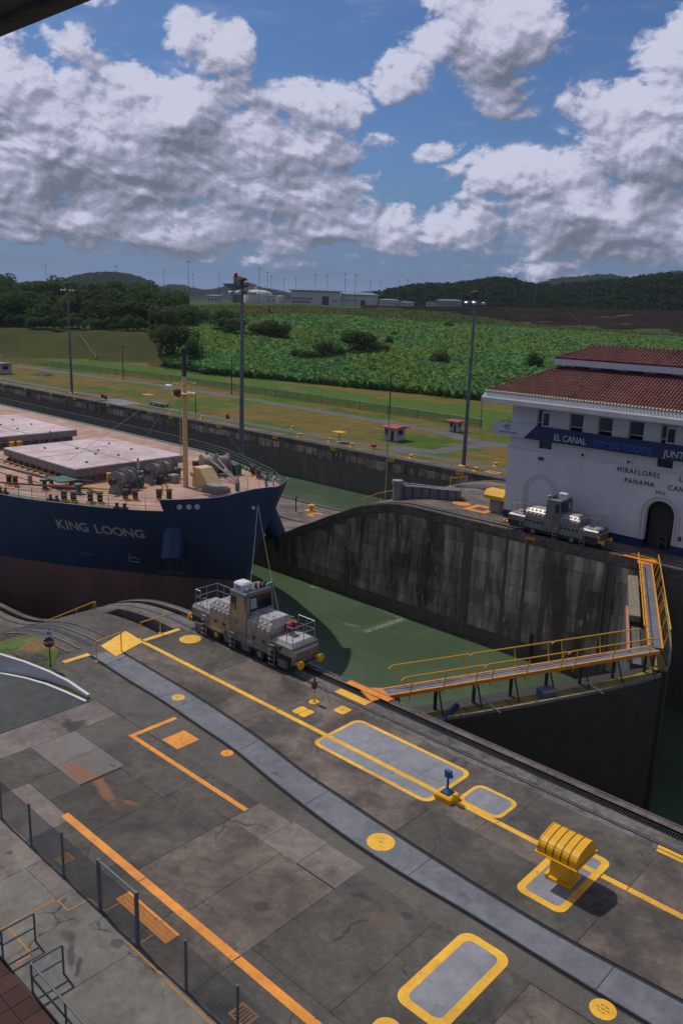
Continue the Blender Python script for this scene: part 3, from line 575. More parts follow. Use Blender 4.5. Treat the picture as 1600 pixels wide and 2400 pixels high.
wallstrip([(x + 38, y + 11.7, zroad(x) + .10) for x, y in kx[:7]], -.14, lambda p: p[2] - .3, 'kerb_stone', MT['white'], t)
mb = MB(); A = [(x, y, zroad(x) + .02 if x < -34 else .0) for x, y in kx[:7]]; Bq = [(x, y + .02, -.2 + .02 * (x + 34)) for x, y, z in par]
mb.add(A + [(p[0], p[1], zroad(p[0]) + .06) for p in Bq], [(i, i + 1, 7 + i + 1, 7 + i) for i in range(6)]); struct(mb.build('verge', MT['berm']))
gi_ = [(-60, -8.95), (-48, -8.95), (-44, -8.95), (-42, -8.95), (-40.2, -8.98), (-39.4, -9.4), (-39.1, -9.8), (-38.75, -10.05), (-38.3, -10.5), (-38.6, -11.0), (-40, -11.55), (-44, -12.8), (-60, -19)]
mb = MB(); mb.add([(x, y, (zr(x) if y > -10 else max(zr(x), -.9)) + .03 if x < -42 else .03) for x, y in gi_], [tuple(range(len(gi_)))]); grass_isl = struct(mb.build('grass_island', MT['isl']))
nb = 5200; mb = MB(); 
for _ in range(nb):
    x = random.uniform(-47, -38.5); y = random.uniform(-11.6, -9.05)
    if y > -9.0 or (x > -39.3 and y > -9.9) or (x > -38.8 and y > -10.3) or y < -11.2 - .28 * (-38.6 - x): continue
    z = (zr(x) if y > -10 else max(zr(x), -.9)) + .02 if x < -42 else .025
    a = random.random() * 6.28; h = random.uniform(.02, .05); w = .014
    mb.add([(x - w * math.cos(a), y - w * math.sin(a), z), (x + w * math.cos(a), y + w * math.sin(a), z), (x + random.uniform(-.04, .04), y + random.uniform(-.04, .04), z + h)], [(0, 1, 2)])
tag(mb.build('grass', MT['isl']), 'short mixed green and dry grass on the island by the stop sign', 'grass', kind='stuff')
# ---- centre wall
cprof = [(W1, -24), (W1, -.9), (W1 - .05, -.86), (W1 - .05, -.03), (W1, 0), (W1 + .42, 0), (W1 + .45, -.2), (W1 + .92, -.2), (W1 + .95, 0), (W1 + 1.56, 0), (W1 + 1.58, -.07), (W1 + 1.74, -.07), (W1 + 1.76, 0), (W1 + 3.2, 0), (W1 + 7, 0), (W2 - 2, 0), (W2 - 1.76, 0), (W2 - .95, 0), (W2 - .92, -.2), (W2 - .45, -.2), (W2 - .42, 0), (W2, 0), (W2, -24)]
XC = sorted(set(XR + [-36.5 + i * .75 for i in range(0, 10)])); 
cw = struct(sweep(cprof, XC, zc, [MT['wetw'], MT['coping'], MT['slot'], MT['conc']], [0, 0, 1, 1, 1, 2, 2, 2, 1, 2, 2, 2, 3, 3, 3, 3, 3, 2, 2, 2, 1, 0], 'centre_lock_wall'))
rail_line(cw, W1 + .02, W1 + .09, .002, .035, zc, MT['railtop'], xs_=XC); rail_line(cw, W1 + 1.62, W1 + 1.70, -.06, .012, zc, MT['railtop'], xs_=XC); rail_line(cw, W1 + .52, W1 + .84, -.19, -.06, zc, MT['steel'], xs_=XC)
rail_line(cw, W2 - .6, W2 - .9, -.19, -.04, zc, MT['steel'], xs_=XC)
slots = [(-41.95, -40.9), (-37.4, -37.1), (-35.35, -35.05), (-33.4, -32.9), (-27.55, -27.15)]
px = -66.; row = [-.95, -2.3, -3.7, -5.1, -6.5, -7.9, -9.3, -10.3]
while px < -24.2:
    w = random.uniform(1.5, 2.5); x1 = px + w
    for s0, s1 in slots:
        if px < s0 < x1: x1 = s0
    ins = any(s0 - .01 <= px < s1 - .01 for s0, s1 in slots)
    if ins: px = [s1 for s0, s1 in slots if s0 - .01 <= px < s1 - .01][0]; continue
    for zt, zb in zip(row, row[1:]):
        zt0 = zt
        zt2 = zt + min(0, zc(x1 - .01) + 0)
        if px < -45: 
            if zt > zc(px) - 1.0: 
                zt = zc(px) - 1.0
                if zt - zb < .3: continue
        d = random.uniform(.02, .075)
        zl_, zr_ = min(zt, zc(px) - .97), min(zt0, zc(x1) - .97)
        MB().loft([[(px + e_, W1 - k, zb + e_), (x1 - e_, W1 - k, zb + e_), (x1 - e_, W1 - k, zr_ - e_), (px + e_, W1 - k, zl_ - e_)] for k, e_ in ((0, .012), (d, .03))]).build('wall_block', MT['cwall'], cw)
    px = x1
for x in (-27.7, -27.0): MB().box((x, W1 - .16, -10.5), (x + .14, W1, -1.0)).build('guide_rail', MT['grst'], cw)
MB().box((-34.0, W1 - .3, -11.6), (-33.7, W1, -9.2)).build('ladder_recess', MT['rust'], cw)
# ---- far wall and lower terrace
fprof = [(W3, -26), (W3, -.9), (W3 - .05, -.86), (W3 - .05, 0), (W3 + .42, 0), (W3 + .45, -.2), (W3 + .92, -.2), (W3 + .95, 0), (W3 + 3.2, 0)]
fz = lambda x: LB
XF = [-520, -300, -200, -120, -90, -60, -30, 0, 100]
fprof = [(y, z + LB if z > -5 else z) for y, z in fprof]
def flat(prof, name, mats, mi):
    mb = MB(); n = len(prof); mb.v = [(x, y, z) for x in XF for y, z in prof]; mb.f = [(i * n + j, i * n + j + 1, (i + 1) * n + j + 1, (i + 1) * n + j) for i in range(len(XF) - 1) for j in range(n - 1)]; mb.mi = [mi[j] for i in range(len(XF) - 1) for j in range(n - 1)]; return mb.build(name, mats)
fwall = struct(flat(fprof, 'far_lock_wall', [MT['wetw'], MT['coping'], MT['joint'], MT['concd']], [0, 1, 1, 1, 2, 2, 2, 1]))
x = -300.
while x < -60:
    w = random.uniform(3.5, 5.); MB().box((x + .05, W3 - random.uniform(.06, .16), LB - random.uniform(1.9, 2.6)), (x + w - .05, W3, LB - .95)).build('wall_block', MT['cwall'], fwall); x += w
for y0, y1, m in ((W3 + .02, W3 + .1, 'railtop'), (W3 + .5, W3 + .86, 'steel'), (W3 + 1.6, W3 + 1.75, 'steel')): MB().box((-400, y0, LB - .1), (60, y1, LB + .03)).build('rail', MT[m], fwall)
lawn = struct(sheet('lawn', -600, 160, W3 + 3.2, 215, LB - .01, MT['lawn']))
MT['dam2'] = M('drain_concrete', (.05, .045, .042), rough=.9, spec=0.)
# ---- lanes and strips on the lower terrace
def lane(pts, w, z, mat, name):
    mb = MB(); L_, R_ = [], []
    for i, p in enumerate(pts):
        a = Vector(pts[max(0, i - 1)]); c = Vector(pts[min(len(pts) - 1, i + 1)]); d = (c - a).normalized(); nn = Vector((-d.y, d.x)) * (w[i] if hasattr(w, '__len__') else w) / 2
        L_.append((p[0] + nn.x, p[1] + nn.y, z)); R_.append((p[0] - nn.x, p[1] - nn.y, z))
    n = len(pts); mb.add(L_ + R_, [(i, i + 1, n + i + 1, n + i) for i in range(n - 1)]); return struct(mb.build(name, mat))
def bez(pts, n=8):
    out = []
    for i in range(len(pts) - 1):
        p0 = Vector(pts[max(0, i - 1)]); p1 = Vector(pts[i]); p2 = Vector(pts[i + 1]); p3 = Vector(pts[min(len(pts) - 1, i + 2)])
        for k in range(n):
            t = k / n; out.append(tuple(.5 * ((2 * p1) + (p2 - p0) * t + (2 * p0 - 5 * p1 + 4 * p2 - p3) * t * t + (3 * p1 - p0 - 3 * p2 + p3) * t**3)))
    return out + [tuple(pts[-1])]
lane(bez([(-600, 100), (-312, 115.7), (-255, 119), (-207, 122), (-160, 120.5), (-125, 118.5), (-105, 116.5), (-94, 112.5), (-86, 113), (-40, 116)]), 4.2, LB + .002, MT['lane'], 'access_road')
lane(bez([(-88, 112), (-90, 106), (-90.5, 100), (-91, 95), (-100, 93)]), 4.0, LB + .006, MT['lane'], 'loop_path')
lane([(-600, 90.4), (-60, 90.4)], 2.6, LB + .004, MT['lane'], 'quay_path')
lane([(-600, 149), (-20, 149)], 24, LB + .003, MT['lawng'], 'green_verge')
lane(bez([(-180, 106), (-172, 107.5), (-162, 107)]), [3, 9, 8] + [8] * 20, LB + .004, MT['lawng'], 'green_patch')
# ---- rolling land beyond, height by bearing (deg) and distance (m) from the visitor side
TER = {-105: [(390, -7.4), (420, 1), (650, 18), (900, 18), (6000, 15)], -80: [(390, -7.4), (420, 1), (500, 8), (650, 18), (900, 18), (6000, 15)], -65: [(408, -7.4), (430, 1.3), (470, 3), (600, 15), (700, 16), (900, 17), (6000, 15)],
       -59.5: [(372, -7.4), (398, 2.5), (440, 4), (560, 11), (700, 13), (900, 17), (6000, 15)], -55.6: [(360, -7.4), (392, 3.6), (430, 4.5), (520, 9), (650, 12), (900, 17), (6000, 15)], -54.2: [(330, -7.4), (385, -1), (450, 4), (540, 9), (650, 12.5), (900, 17), (6000, 15)],
       -52: [(306, -7.4), (370, -1), (480, 7), (560, 11), (640, 13.5), (900, 17.5), (6000, 15)], -46: [(285, -7.4), (380, 0), (520, 10), (640, 15), (900, 17.5), (6000, 16)], -42: [(272, -7.4), (380, 1), (520, 10), (620, 14), (900, 18), (6000, 17)],
       -35: [(253, -7.4), (380, -1), (520, 7), (600, 12.5), (660, 19), (900, 20), (6000, 19)], -30.6: [(245, -7.4), (380, -2), (520, 4.5), (640, 8.5), (720, 20), (900, 21), (6000, 20)], -25: [(238, -7.4), (380, -3), (520, 2), (660, 5.5), (760, 21), (900, 22), (6000, 20)],
       -20: [(233, -7.4), (380, -3.5), (520, 0), (700, 3), (820, 22), (1000, 23), (6000, 20)], 0: [(225, -7.4), (400, -5), (700, 3), (820, 22), (6000, 20)], 60: [(225, -7.4), (400, -5), (700, 3), (820, 22), (6000, 20)]}
TK = sorted(TER)
def tz(azd, d):
    azd = max(TK[0], min(TK[-1], azd)); i = max(j for j in range(len(TK) - 1) if TK[j] <= azd); f = (azd - TK[i]) / (TK[i + 1] - TK[i])
    v = []
    for k_ in (TK[i], TK[i + 1]):
        t_ = TER[k_]; v.append(float(np.interp(d, [p[0] for p in t_], [p[1] for p in t_])) if d >= t_[0][0] else -7.6)
    return v[0] * (1 - f) + v[1] * f
def pol(azd, d): return (d * math.sin(R(azd)), CAM.y + d * math.cos(R(azd)))
def front(azd): return float(np.interp(azd, TK, [TER[k_][0][0] for k_ in TK]))
def P3(azd, d, dz=0.): x, y = pol(azd, d); return (x, y, tz(azd, d) + dz)
AZ = [-105 + i * 1.0 for i in range(0, 166)]; DD = [215, 235, 255, 275, 295, 315, 335, 355, 372, 385, 400, 415, 435, 460, 490, 520, 560, 600, 640, 680, 720, 760, 800, 850, 900, 1100, 1500, 2200, 3500, 6000]
mb = MB(); n = len(DD)
for a in AZ:
    for d in DD:
        x, y = pol(a, d); h = tz(a, d); mb.v.append((x, y, h))
for i in range(len(AZ) - 1):
    for j in range(n - 1):
        fq = (i * n + j, i * n + j + 1, (i + 1) * n + j + 1, (i + 1) * n + j)
        if min(mb.v[v_][1] for v_ in fq) < 90: continue
        mb.f.append(fq); a, d = AZ[i], DD[j]
        mb.mi.append(1 if (a < -54.5 and d < front(a) + 55) else 0)
struct(mb.build('terrain', [MT['field'], MT['berm']], smooth=True))
# dark earth dam along the new locks
DM = [(-41.5, 640, 13.2, 690, 18.6), (-38, 610, 12.2, 670, 19.2), (-35, 600, 12.4, 670, 20.2), (-30.6, 640, 8.6, 730, 21.4), (-25, 660, 5.6, 770, 22.4), (-20, 700, 3.2, 830, 23.6), (-10, 700, 3.2, 830, 23.6), (10, 700, 3.2, 830, 23.6)]
DS = []
for (a0, f0, z0, c0, w0), (a1, f1, z1, c1, w1) in zip(DM, DM[1:]):
    k = max(1, int((a1 - a0) / .7))
    for i in range(k): t = i / k; DS.append((a0 + (a1 - a0) * t, f0 + (f1 - f0) * t, z0 + (z1 - z0) * t, c0 + (c1 - c0) * t, w0 + (w1 - w0) * t))
mb = MB(); rings = []
for a, f, z, c, w in DS:
    ring = []
    for s_ in range(0, 9):
        t = s_ / 8; d = f + (c - f) * t; x, y = pol(a, d); ring.append((x, y, z + .4 + (w - z) * t + .5 * math.sin(a * 7.3 + s_ * 2.1) * (0 < s_ < 8)))
    x, y = pol(a, c + 25); ring.append((x, y, w + .2)); rings.append(ring)
mb.loft(rings, close=False, cap=False); struct(mb.build('earth_dam', MT['dam']))
for a, ds in ((-27.5, 1), (-22.5, 1), (-31.5, -1)):                      # drains down the face
    mb = MB(); f, z, c, w = [float(np.interp(a, [p[0] for p in DM], [p[i] for p in DM])) for i in (1, 2, 3, 4)]
    p0 = Vector((*pol(a + .9, f), z + .7)); p1 = Vector((*pol(a - .6, c), w + .7)); mb.bar(p0, p1, .32, 4); tag(mb.build('slope_drain', MT['dam2']), f'pale drain line running down the dark earth dam at bearing {"abc"[int(abs(a)) % 3]}' if False else {-27.5: 'thin drain line down the dark dam, nearer the tall mast', -22.5: 'thin drain line down the dark dam at the right edge', -31.5: 'short drain line down the dark dam behind the middle bushes'}[a], 'drain')
# ---- distant hills clothed in trees
def hill(name, tops, dist, depth, base, mat, label=None, seg=4):
    """ridge mesh: tops = [(bearing, crest z)]"""
    mb = MB(); rings = []; a0, a1 = tops[0][0], tops[-1][0]; k = int((a1 - a0) / .35)
    for i in range(k + 1):
        a = a0 + (a1 - a0) * i / k; zt = smooth_tab(a, [p[0] for p in tops], [p[1] for p in tops]); ring = []
        for s_ in range(-seg, seg + 1):
            t = s_ / seg; d = dist + depth * t; x, y = pol(a, d); ring.append((x, y, base + (zt - base) * (1 - t * t) ** 1.0))
        rings.append(ring)
    mb.loft(rings, close=False, cap=False); return struct(mb.build(name, mat, smooth=True))
def clump_mesh(name, n, leaf, rx, rz, mat, seed, up_=.35, lobes=7, base=.0):
    """foliage: leaf quads gathered in lobes; fills a crown of radius rx, height 2 rz, base at z=base"""
    rg = np.random.default_rng(seed); cen = []
    for i in range(lobes):
        a = rg.random() * 6.283; r_ = rx * (.15 + .55 * rg.random()); cen.append((r_ * math.cos(a), r_ * math.sin(a), base + rz * (.55 + 1.0 * rg.random()), rx * rg.uniform(.34, .55), rz * rg.uniform(.36, .6)))
    cen = np.array(cen); idx = rg.integers(0, lobes, n); c = cen[idx]
    u = rg.normal(size=(n, 3)); u /= np.linalg.norm(u, axis=1)[:, None]; rad = .72 + .34 * rg.random(n) ** .6
    p = c[:, :3] + u * np.stack([c[:, 3], c[:, 3], c[:, 4]], 1) * rad[:, None]
    nrm = u * .55 + rg.normal(size=(n, 3)) * .5; nrm[:, 2] += up_; nrm /= np.linalg.norm(nrm, axis=1)[:, None]
    t1 = np.cross(nrm, rg.normal(size=(n, 3))); t1 /= np.linalg.norm(t1, axis=1)[:, None]; t2 = np.cross(nrm, t1)
    s_ = leaf * rg.uniform(.6, 1.4, n)[:, None]
    v = np.concatenate([p - t1 * s_, p + t2 * s_ * .55, p + t1 * s_, p - t2 * s_ * .55], 1).reshape(-1, 3)
    return v, np.arange(4 * n).reshape(-1, 4)
def quads_obj(name, v, f, mat, parent=None):
    me = bpy.data.meshes.new(name); me.vertices.add(len(v)); me.vertices.foreach_set('co', np.asarray(v, np.float32).ravel())
    k = f.shape[1]; me.loops.add(f.size); me.loops.foreach_set('vertex_index', f.astype(np.int32).ravel()); me.polygons.add(len(f)); me.polygons.foreach_set('loop_start', np.arange(0, f.size, k, dtype=np.int32)); me.polygons.foreach_set('loop_total', np.full(len(f), k, np.int32))
    me.materials.append(mat); me.update(); me.validate(); o = bpy.data.objects.new(name, me); COL.objects.link(o)
    if parent is not None: o.parent = parent
    return o
def forest(name, label, spots, kinds, mat):
    """a far-off wood that reads as one mass"""
    vs, fs, off = [], [], 0
    protos = [clump_mesh('', kinds[0], kinds[1], 1., 1., None, 50 + i, lobes=8) for i in range(5)]
    for x, y, z, r_, h in spots:
        v, f = protos[RNG.integers(0, 5)]; a = RNG.random() * 6.28; ca, sa = math.cos(a), math.sin(a)
        w = np.stack([(v[:, 0] * ca - v[:, 1] * sa) * r_ + x, (v[:, 0] * sa + v[:, 1] * ca) * r_ + y, v[:, 2] * h + z - .25 * h], 1); vs.append(w); fs.append(f + off); off += len(v)
    return tag(quads_obj(name, np.concatenate(vs), np.concatenate(fs), mat), label, 'forest', kind='stuff')
RH = [(-41.5, 22), (-40.3, 30), (-38.6, 38), (-37.1, 43), (-35.6, 44), (-34.3, 48), (-32.3, 54), (-30.8, 49), (-29.4, 46), (-27.3, 50), (-25.6, 54), (-24.1, 58), (-21.1, 65), (-16, 70), (-8, 60), (5, 40)]
hill('wooded_hills', RH, 1180, 230, 16, MT['leaffar'])
sp = []
for _ in range(1500):
    a = RNG.uniform(-41.3, -17); t = -1 + 1.15 * RNG.random(); d = 1180 + 230 * t; zt = smooth_tab(a, [p[0] for p in RH], [p[1] for p in RH]); x, y = pol(a, d); sp.append((x, y, 16 + (zt - 16) * (1 - t * t), RNG.uniform(7, 12), RNG.uniform(3.5, 6.0)))
forest('hill_forest', 'wooded ridge of many crowns behind the dark dam', sp, (46, .30), MT['leaffar'])
for nm, tops, dist, dep, lab in (('far_hill', [(-63, 25), (-61, 48), (-60, 64), (-57.8, 78), (-56.2, 66), (-55.1, 44), (-53.5, 20)], 2500, 350, 'blue wooded hill behind the left forest'),
                                 ('far_hill', [(-56, 40), (-53.9, 66), (-51.7, 50), (-49.4, 85), (-48.2, 68), (-46.7, 54), (-44, 30), (-40.6, 68), (-38, 40)], 3500, 500, 'low blue hills behind the far locks'),
                                 ('far_hill', [(-31, 60), (-29.5, 112), (-27.3, 129), (-25.4, 139), (-24.3, 129), (-22, 150), (-18, 160), (-10, 100)], 3000, 420, 'blue hill over the right ridge')):
    hill(nm, tops, dist, dep, 15, MT['leaffar']); sp = []
    for _ in range(700):
        a = RNG.uniform(tops[0][0], max(tops[0][0] + 2, min(tops[-1][0], -17))); t = -.8 + .9 * RNG.random(); d = dist + dep * t; zt = smooth_tab(a, [p[0] for p in tops], [p[1] for p in tops]); x, y = pol(a, d); sp.append((x, y, 15 + (zt - 15) * (1 - t * t), RNG.uniform(9, 18), RNG.uniform(4, 7)))
    forest('far_forest', lab + ', its far tree cover', sp, (24, .36), MT['leaffar'])
# ---- trees: prototypes with trunk, limbs and crown
def make_tree(seed, mat, n=1500, leaf=.075, rx=1., rz=.62, lobes=9, trunk=.22):
    t = thing('tree', 'tree', 'tree'); rg = random.Random(seed); mb = MB(); mb.bar((0, 0, -.1), (.03, .02, trunk), .055, 7, .035)
    for i in range(6): a = i * 1.05 + rg.random(); q_ = (math.cos(a) * rx * .5, math.sin(a) * rx * .5, trunk + rz * rg.uniform(.5, 1.1)); mb.bar((.02, .02, trunk * rg.uniform(.7, 1.)), q_, .028, 5, .010)
    mb.build('trunk', MT['trunk'], t); v, f = clump_mesh('', n, leaf, rx, rz, mat, seed, lobes=lobes, base=trunk * .8); quads_obj('crown', v, f, mat, t); return t
protos = [make_tree(1, MT['leafd'], 1700, .07, 1., .60, 11), make_tree(2, MT['leafd'], 1600, .07, .85, .8, 9), make_tree(3, MT['leafg'], 1700, .065, 1., .62, 12), make_tree(4, MT['leafd'], 1500, .075, 1.1, .5, 8, .5), make_tree(5, MT['leafg'], 1500, .07, .8, .85, 9, .12)]
USED = [False] * 5
def tree(kind, azd, d, s, label, group=None, dz=0.):
    x, y, z = P3(azd, d, dz); sx_, sy_, sz_ = random.uniform(.8, 1.4), random.uniform(.8, 1.4), random.uniform(.72, 1.08)
    if not USED[kind]: o = protos[kind]; USED[kind] = True; o.location = (x, y, z); o.scale = (s * sx_, s * sy_, s * sz_); o['label'] = label; o.rotation_euler = (0, 0, random.random() * 6)
    else: o = dup(protos[kind], (x, y, z), random.random() * 6, label, None, (s * sx_, s * sy_, s * sz_))
    if group: o['group'] = group
    elif 'group' in o: del o['group']
    return o
tree(0, -57.0, 470, 15.5, 'tallest broad dark tree on the left wooded slope'); tree(3, -55.4, 450, 13, 'flat topped dark tree right of the tallest tree on the wooded slope'); tree(2, -53.3, 450, 11.5, 'bright green rounded tree at the right end of the left wood'); tree(1, -58.4, 455, 11.5, 'dark upright tree left of the tallest tree on the wooded slope')
tree(1, -54.1, 342, 8.4, 'dark round tree at the foot of the grassy berm'); tree(4, -52.7, 328, 6.4, 'grey green tree beside the dark round tree below the berm'); tree(2, -50.6, 425, 8.5, 'green crowned tree with dark foot above the cane, left of the middle mast')
tree(3, -50.3, 408, 8.0, 'dark scrubby tree just below the green crowned tree'); tree(0, -48.2, 395, 8.4, 'dark scrubby tree to the right of the middle mast'); tree(1, -47.0, 388, 6.5, 'small dark tree beside the scrub right of the middle mast')
tree(1, -41.6, 345, 8.0, 'dark bush tree in the middle of the cane field'); tree(0, -39.9, 352, 6.6, 'second dark bush in the middle of the cane field'); tree(4, -42.8, 335, 4.6, 'low bush at the left foot of the dark bush tree in the cane'); tree(0, -35.8, 325, 6.2, 'lone dark bush in the cane left of the right mast'); tree(4, -29.6, 330, 6.0, 'lone bush in the cane right of the right mast'); tree(1, -43.9, 330, 5.0, 'small dark bush in the cane left of the big bushes')
tree(4, -52.0, 460, 7.0, 'small bush on the rise behind the green crowned tree'); tree(3, -45.4, 330, 4.8, 'little dark bush low in the cane field')
rr = random.Random(5)
for i in range(22):
    a = rr.uniform(-52.5, -16); d = front(a) + rr.uniform(25, 260); tree(rr.choice([4, 0, 1, 2, 4]), a, d, rr.uniform(2.0, 4.0), 'scattered low shrub standing among the cane grass', 'scattered shrubs in the cane')
for i in range(120):
    a = rr.uniform(-67.5, -53.6); f = front(a); t = rr.random() ** .8; d = f + 58 + t * 190; s = rr.uniform(7.0, 12.5) * (.85 if a > -55 else 1)
    tree(rr.choice([0, 0, 1, 3, 2, 1, 0, 3, 4]), a, d, s, 'leafy tree in the dense wood on the left slope', 'trees of the left wood')
for i in range(34):
    a = -67 + i * .385; tree(rr.choice([4, 1, 4, 0]), a, front(a) + rr.uniform(44, 56), rr.uniform(3.0, 5.0), 'low bush along the edge of the wood above the berm', 'bushes along the wood edge')
# ---- cane field: tall grass that nobody could count
def cane(name, label, n, az0, az1, near, farf, h0, h1, w, mat, mask=None):
    a = RNG.uniform(az0, az1, n); u = RNG.random(n); fr = np.interp(a, TK, [TER[k_][0][0] for k_ in TK]); nr = fr + near; fd = np.interp(a, [-66, -54.8, -54, -52, -46, -40, -35, -30.6, -25, -20, 0], farf)
    d = nr + (fd - nr) * u ** 1.15; x = d * np.sin(np.radians(a)); y = CAM.y + d * np.cos(np.radians(a))
    z = np.array([tz(a_, d_) for a_, d_ in zip(a, d)]); cl = np.sin(x * .09 + 1.3 * np.sin(y * .05)) * np.sin(y * .075 + 1.1 * np.sin(x * .04)); hh = RNG.uniform(h0, h1, n) * (1 + .16 * cl)
    th = RNG.random(n) * 6.283; lean = RNG.uniform(.25, .85, n) * hh; dx, dy = np.cos(th) * lean, np.sin(th) * lean; wx, wy = -np.sin(th) * w * RNG.uniform(.6, 1.4, n), np.cos(th) * w * RNG.uniform(.6, 1.4, n)
    b0 = np.stack([x - wx, y - wy, z + hh * .05], 1); b1 = np.stack([x + wx, y + wy, z + hh * .05], 1); m0 = np.stack([x + dx * .45 + wx, y + dy * .45 + wy, z + hh * .85], 1); m1 = np.stack([x + dx * .45 - wx, y + dy * .45 - wy, z + hh * .85], 1); tp = np.stack([x + dx * 1.3, y + dy * 1.3, z + hh * RNG.uniform(.75, 1.05, n)], 1)
    v = np.stack([b0, b1, m0, tp, m1], 1).reshape(-1, 3); f = np.arange(5 * n).reshape(-1, 5); return tag(quads_obj(name, v, f, mat), label, 'cane grass', kind='stuff')
cane('cane_grass', 'tall green cane grass covering the field behind the fence', 250000, -54.6, -14, 0, [0, 360, 420, 470, 520, 520, 520, 560, 600, 640, 640], 1.6, 3.6, .115, MT['cane'])
cane('cane_grass', 'yellowish dry grass on the far upper part of the field', 60000, -54, -14, 190, [0, 620, 620, 640, 680, 660, 610, 640, 660, 690, 690], 1.0, 2.4, .32, MT['caneb'])
# ================================================================== FAR LOCKS
def far_block(name, label, azl, azr, d, z0, z1, depth, roof=2.2, over=2.0, wins=(), doors=(), two=None):
    xl, yl = pol(azl, d); xr, yr = pol(azr, d); o = Vector(((xl + xr) / 2, (yl + yr) / 2, z0)); L_ = math.hypot(xr - xl, yr - yl); ang = math.atan2(yr - yl, xr - xl)
    t = thing(name, label, 'building', o, ang); h = z1 - z0 - roof
    MB().box((-L_ / 2, 0, -3), (L_ / 2, depth, h)).build('wall', MT['cwhite'], t)
    mb = MB(); k = over; mb.loft([[(-L_ / 2 - k, -k, h + .05), (L_ / 2 + k, -k, h + .05), (L_ / 2 + k, depth + k, h + .05), (-L_ / 2 - k, depth + k, h + .05)], [(-L_ / 2 - k, -k, h + .5), (L_ / 2 + k, -k, h + .5), (L_ / 2 + k, depth + k, h + .5), (-L_ / 2 - k, depth + k, h + .5)], [(-L_ / 2 + depth * .35, depth * .35, h + roof), (L_ / 2 - depth * .35, depth * .35, h + roof), (L_ / 2 - depth * .35, depth * .65, h + roof), (-L_ / 2 + depth * .35, depth * .65, h + roof)]])
    mb.build('roof', MT['croof'], t)
    for (x, z, w, hh) in wins: wn = MB().box((-w / 2, -.12, 0), (w / 2, .1, hh)).build('window', MT['cwin'], t, loc=(x * L_, -.05, z)); MB().box((-w / 2 - .15, -.22, -.2), (w / 2 + .15, .0, -.02)).build('sill', MT['cwhite'], wn)
    return t
w2 = [(-.46 + i * .042, 5.4, 1.3, 1.6) for i in range(10)] + [(-.46 + i * .042, 2.0, 1.3, 1.8) for i in range(9)]
far_block('lock_building', 'large white building with low blue roof at the far locks', -46.2, -42.9, 900, 17.5, 35.2, 24, 3.4, 2.5, w2 + [(.2, 0, 7, 9), (.42, 4, 1.6, 1.8), (.36, 4, 1.6, 1.8)])
far_block('lock_building', 'lower white wing to the right of the large far building', -42.85, -40.35, 905, 17.5, 32.0, 20, 2.8, 2.0, [(-.42 + i * .07, 5.5, 1.2, 1.5) for i in range(6)] + [(.1, 0, 5, 6.5)])
far_block('lock_building', 'small white building with blue roof at the right of the far wing', -40.25, -38.95, 895, 18.8, 26.2, 12, 1.8, 1.2, [(-.3 + i * .2, 2, 1.2, 1.6) for i in range(4)])
far_block('lock_building', 'tiny white kiosk building between far buildings', -38.9, -37.9, 890, 19.0, 24.2, 9, 1.4, 1., [(-.2, 1.5, 1.4, 1.4), (.2, 1.5, 1.4, 1.4)])
far_block('lock_building', 'white house with stepped blue roof standing on the dark dam', -36.4, -34.75, 760, 20.0, 26.6, 12, 1.6, 1.4, [(-.42 + i * .085, 1.2, .9, 2.4) for i in range(11)])
far_block('lock_building', 'low annex left of the white house on the dam', -37.1, -36.45, 760, 20.0, 24.0, 9, .6, .4, [(-.2, 1.2, 1.6, 1.2), (.2, 1.2, 1.6, 1.2)])
far_block('lock_building', 'low white shed at the left of the far control tower', -51.9, -50.75, 890, 16.8, 24.2, 14, 1.4, 1., [(-.3 + i * .2, 2, 1.4, 1.8) for i in range(4)])
far_block('lock_building', 'square white hut among the far tanks', -47.9, -47.2, 860, 16.5, 25.6, 9, 1.0, .6, [(-.2, 3, 1.2, 2), (.2, 3, 1.2, 2)])
x, y, z = P3(-49.85, 900); t = thing('control_tower', 'grey control tower with wide cantilevered head at the far locks', 'tower', (x, y, 16))
MB().bbox((0, 0, 0), (7.5, 7.5, 19), .8).build('shaft', MT['cgrey'], t); MB().loft([[(a * 4, c * 4, 15) for a, c in ((-1, -1), (1, -1), (1, 1), (-1, 1))], [(a * 9.5, c * 9.5, 18.2) for a, c in ((-1, -1), (1, -1), (1, 1), (-1, 1))], [(a * 9.5, c * 9.5, 19.6) for a, c in ((-1, -1), (1, -1), (1, 1), (-1, 1))]]).build('head', MT['cgrey'], t)
MB().box((-11, -11, 19.6), (11, 11, 20.1)).build('roof_slab', MT['cgrey'], t); MB().bbox((1.5, 0, 20.1), (6.5, 6.5, 8.), .5).build('upper_core', MT['cgrey'], t)
x, y, z = P3(-48.4, 940); t = thing('gas_tank', 'pale rounded storage tank with rooftop pipes at the far locks', 'tank', (x, y, 16.))
MB().lathe((0, 0, 0), [(16, 0), (16, 10), (14, 13), (8, 15), (.1, 15.6)], 28).build('shell', MT['cwhite'], t, smooth=True); MB().bbox((-4, 0, 14.5), (3, 3, 4), .2).build('vent_house', MT['cwhite'], t)
for i in range(3): MB().bar((-10 + i * 6, -4, 12), (-10 + i * 6, -4, 20), .25, 5).build('vent_pipe', MT['cwhite'], t)
x, y, z = P3(-46.95, 880); t = thing('round_tank', 'small pale cylinder tank left of the large far building', 'tank', (x, y, 16.)); MB().lathe((0, 0, 0), [(5, 0), (5, 8.5), (4.6, 9.3), (.1, 9.8)], 18).build('shell', MT['cwhite'], t, smooth=True); MB().bar((5.2, 0, 0), (5.2, 0, 11), .25, 5).build('ladder', MT['grst'], t)
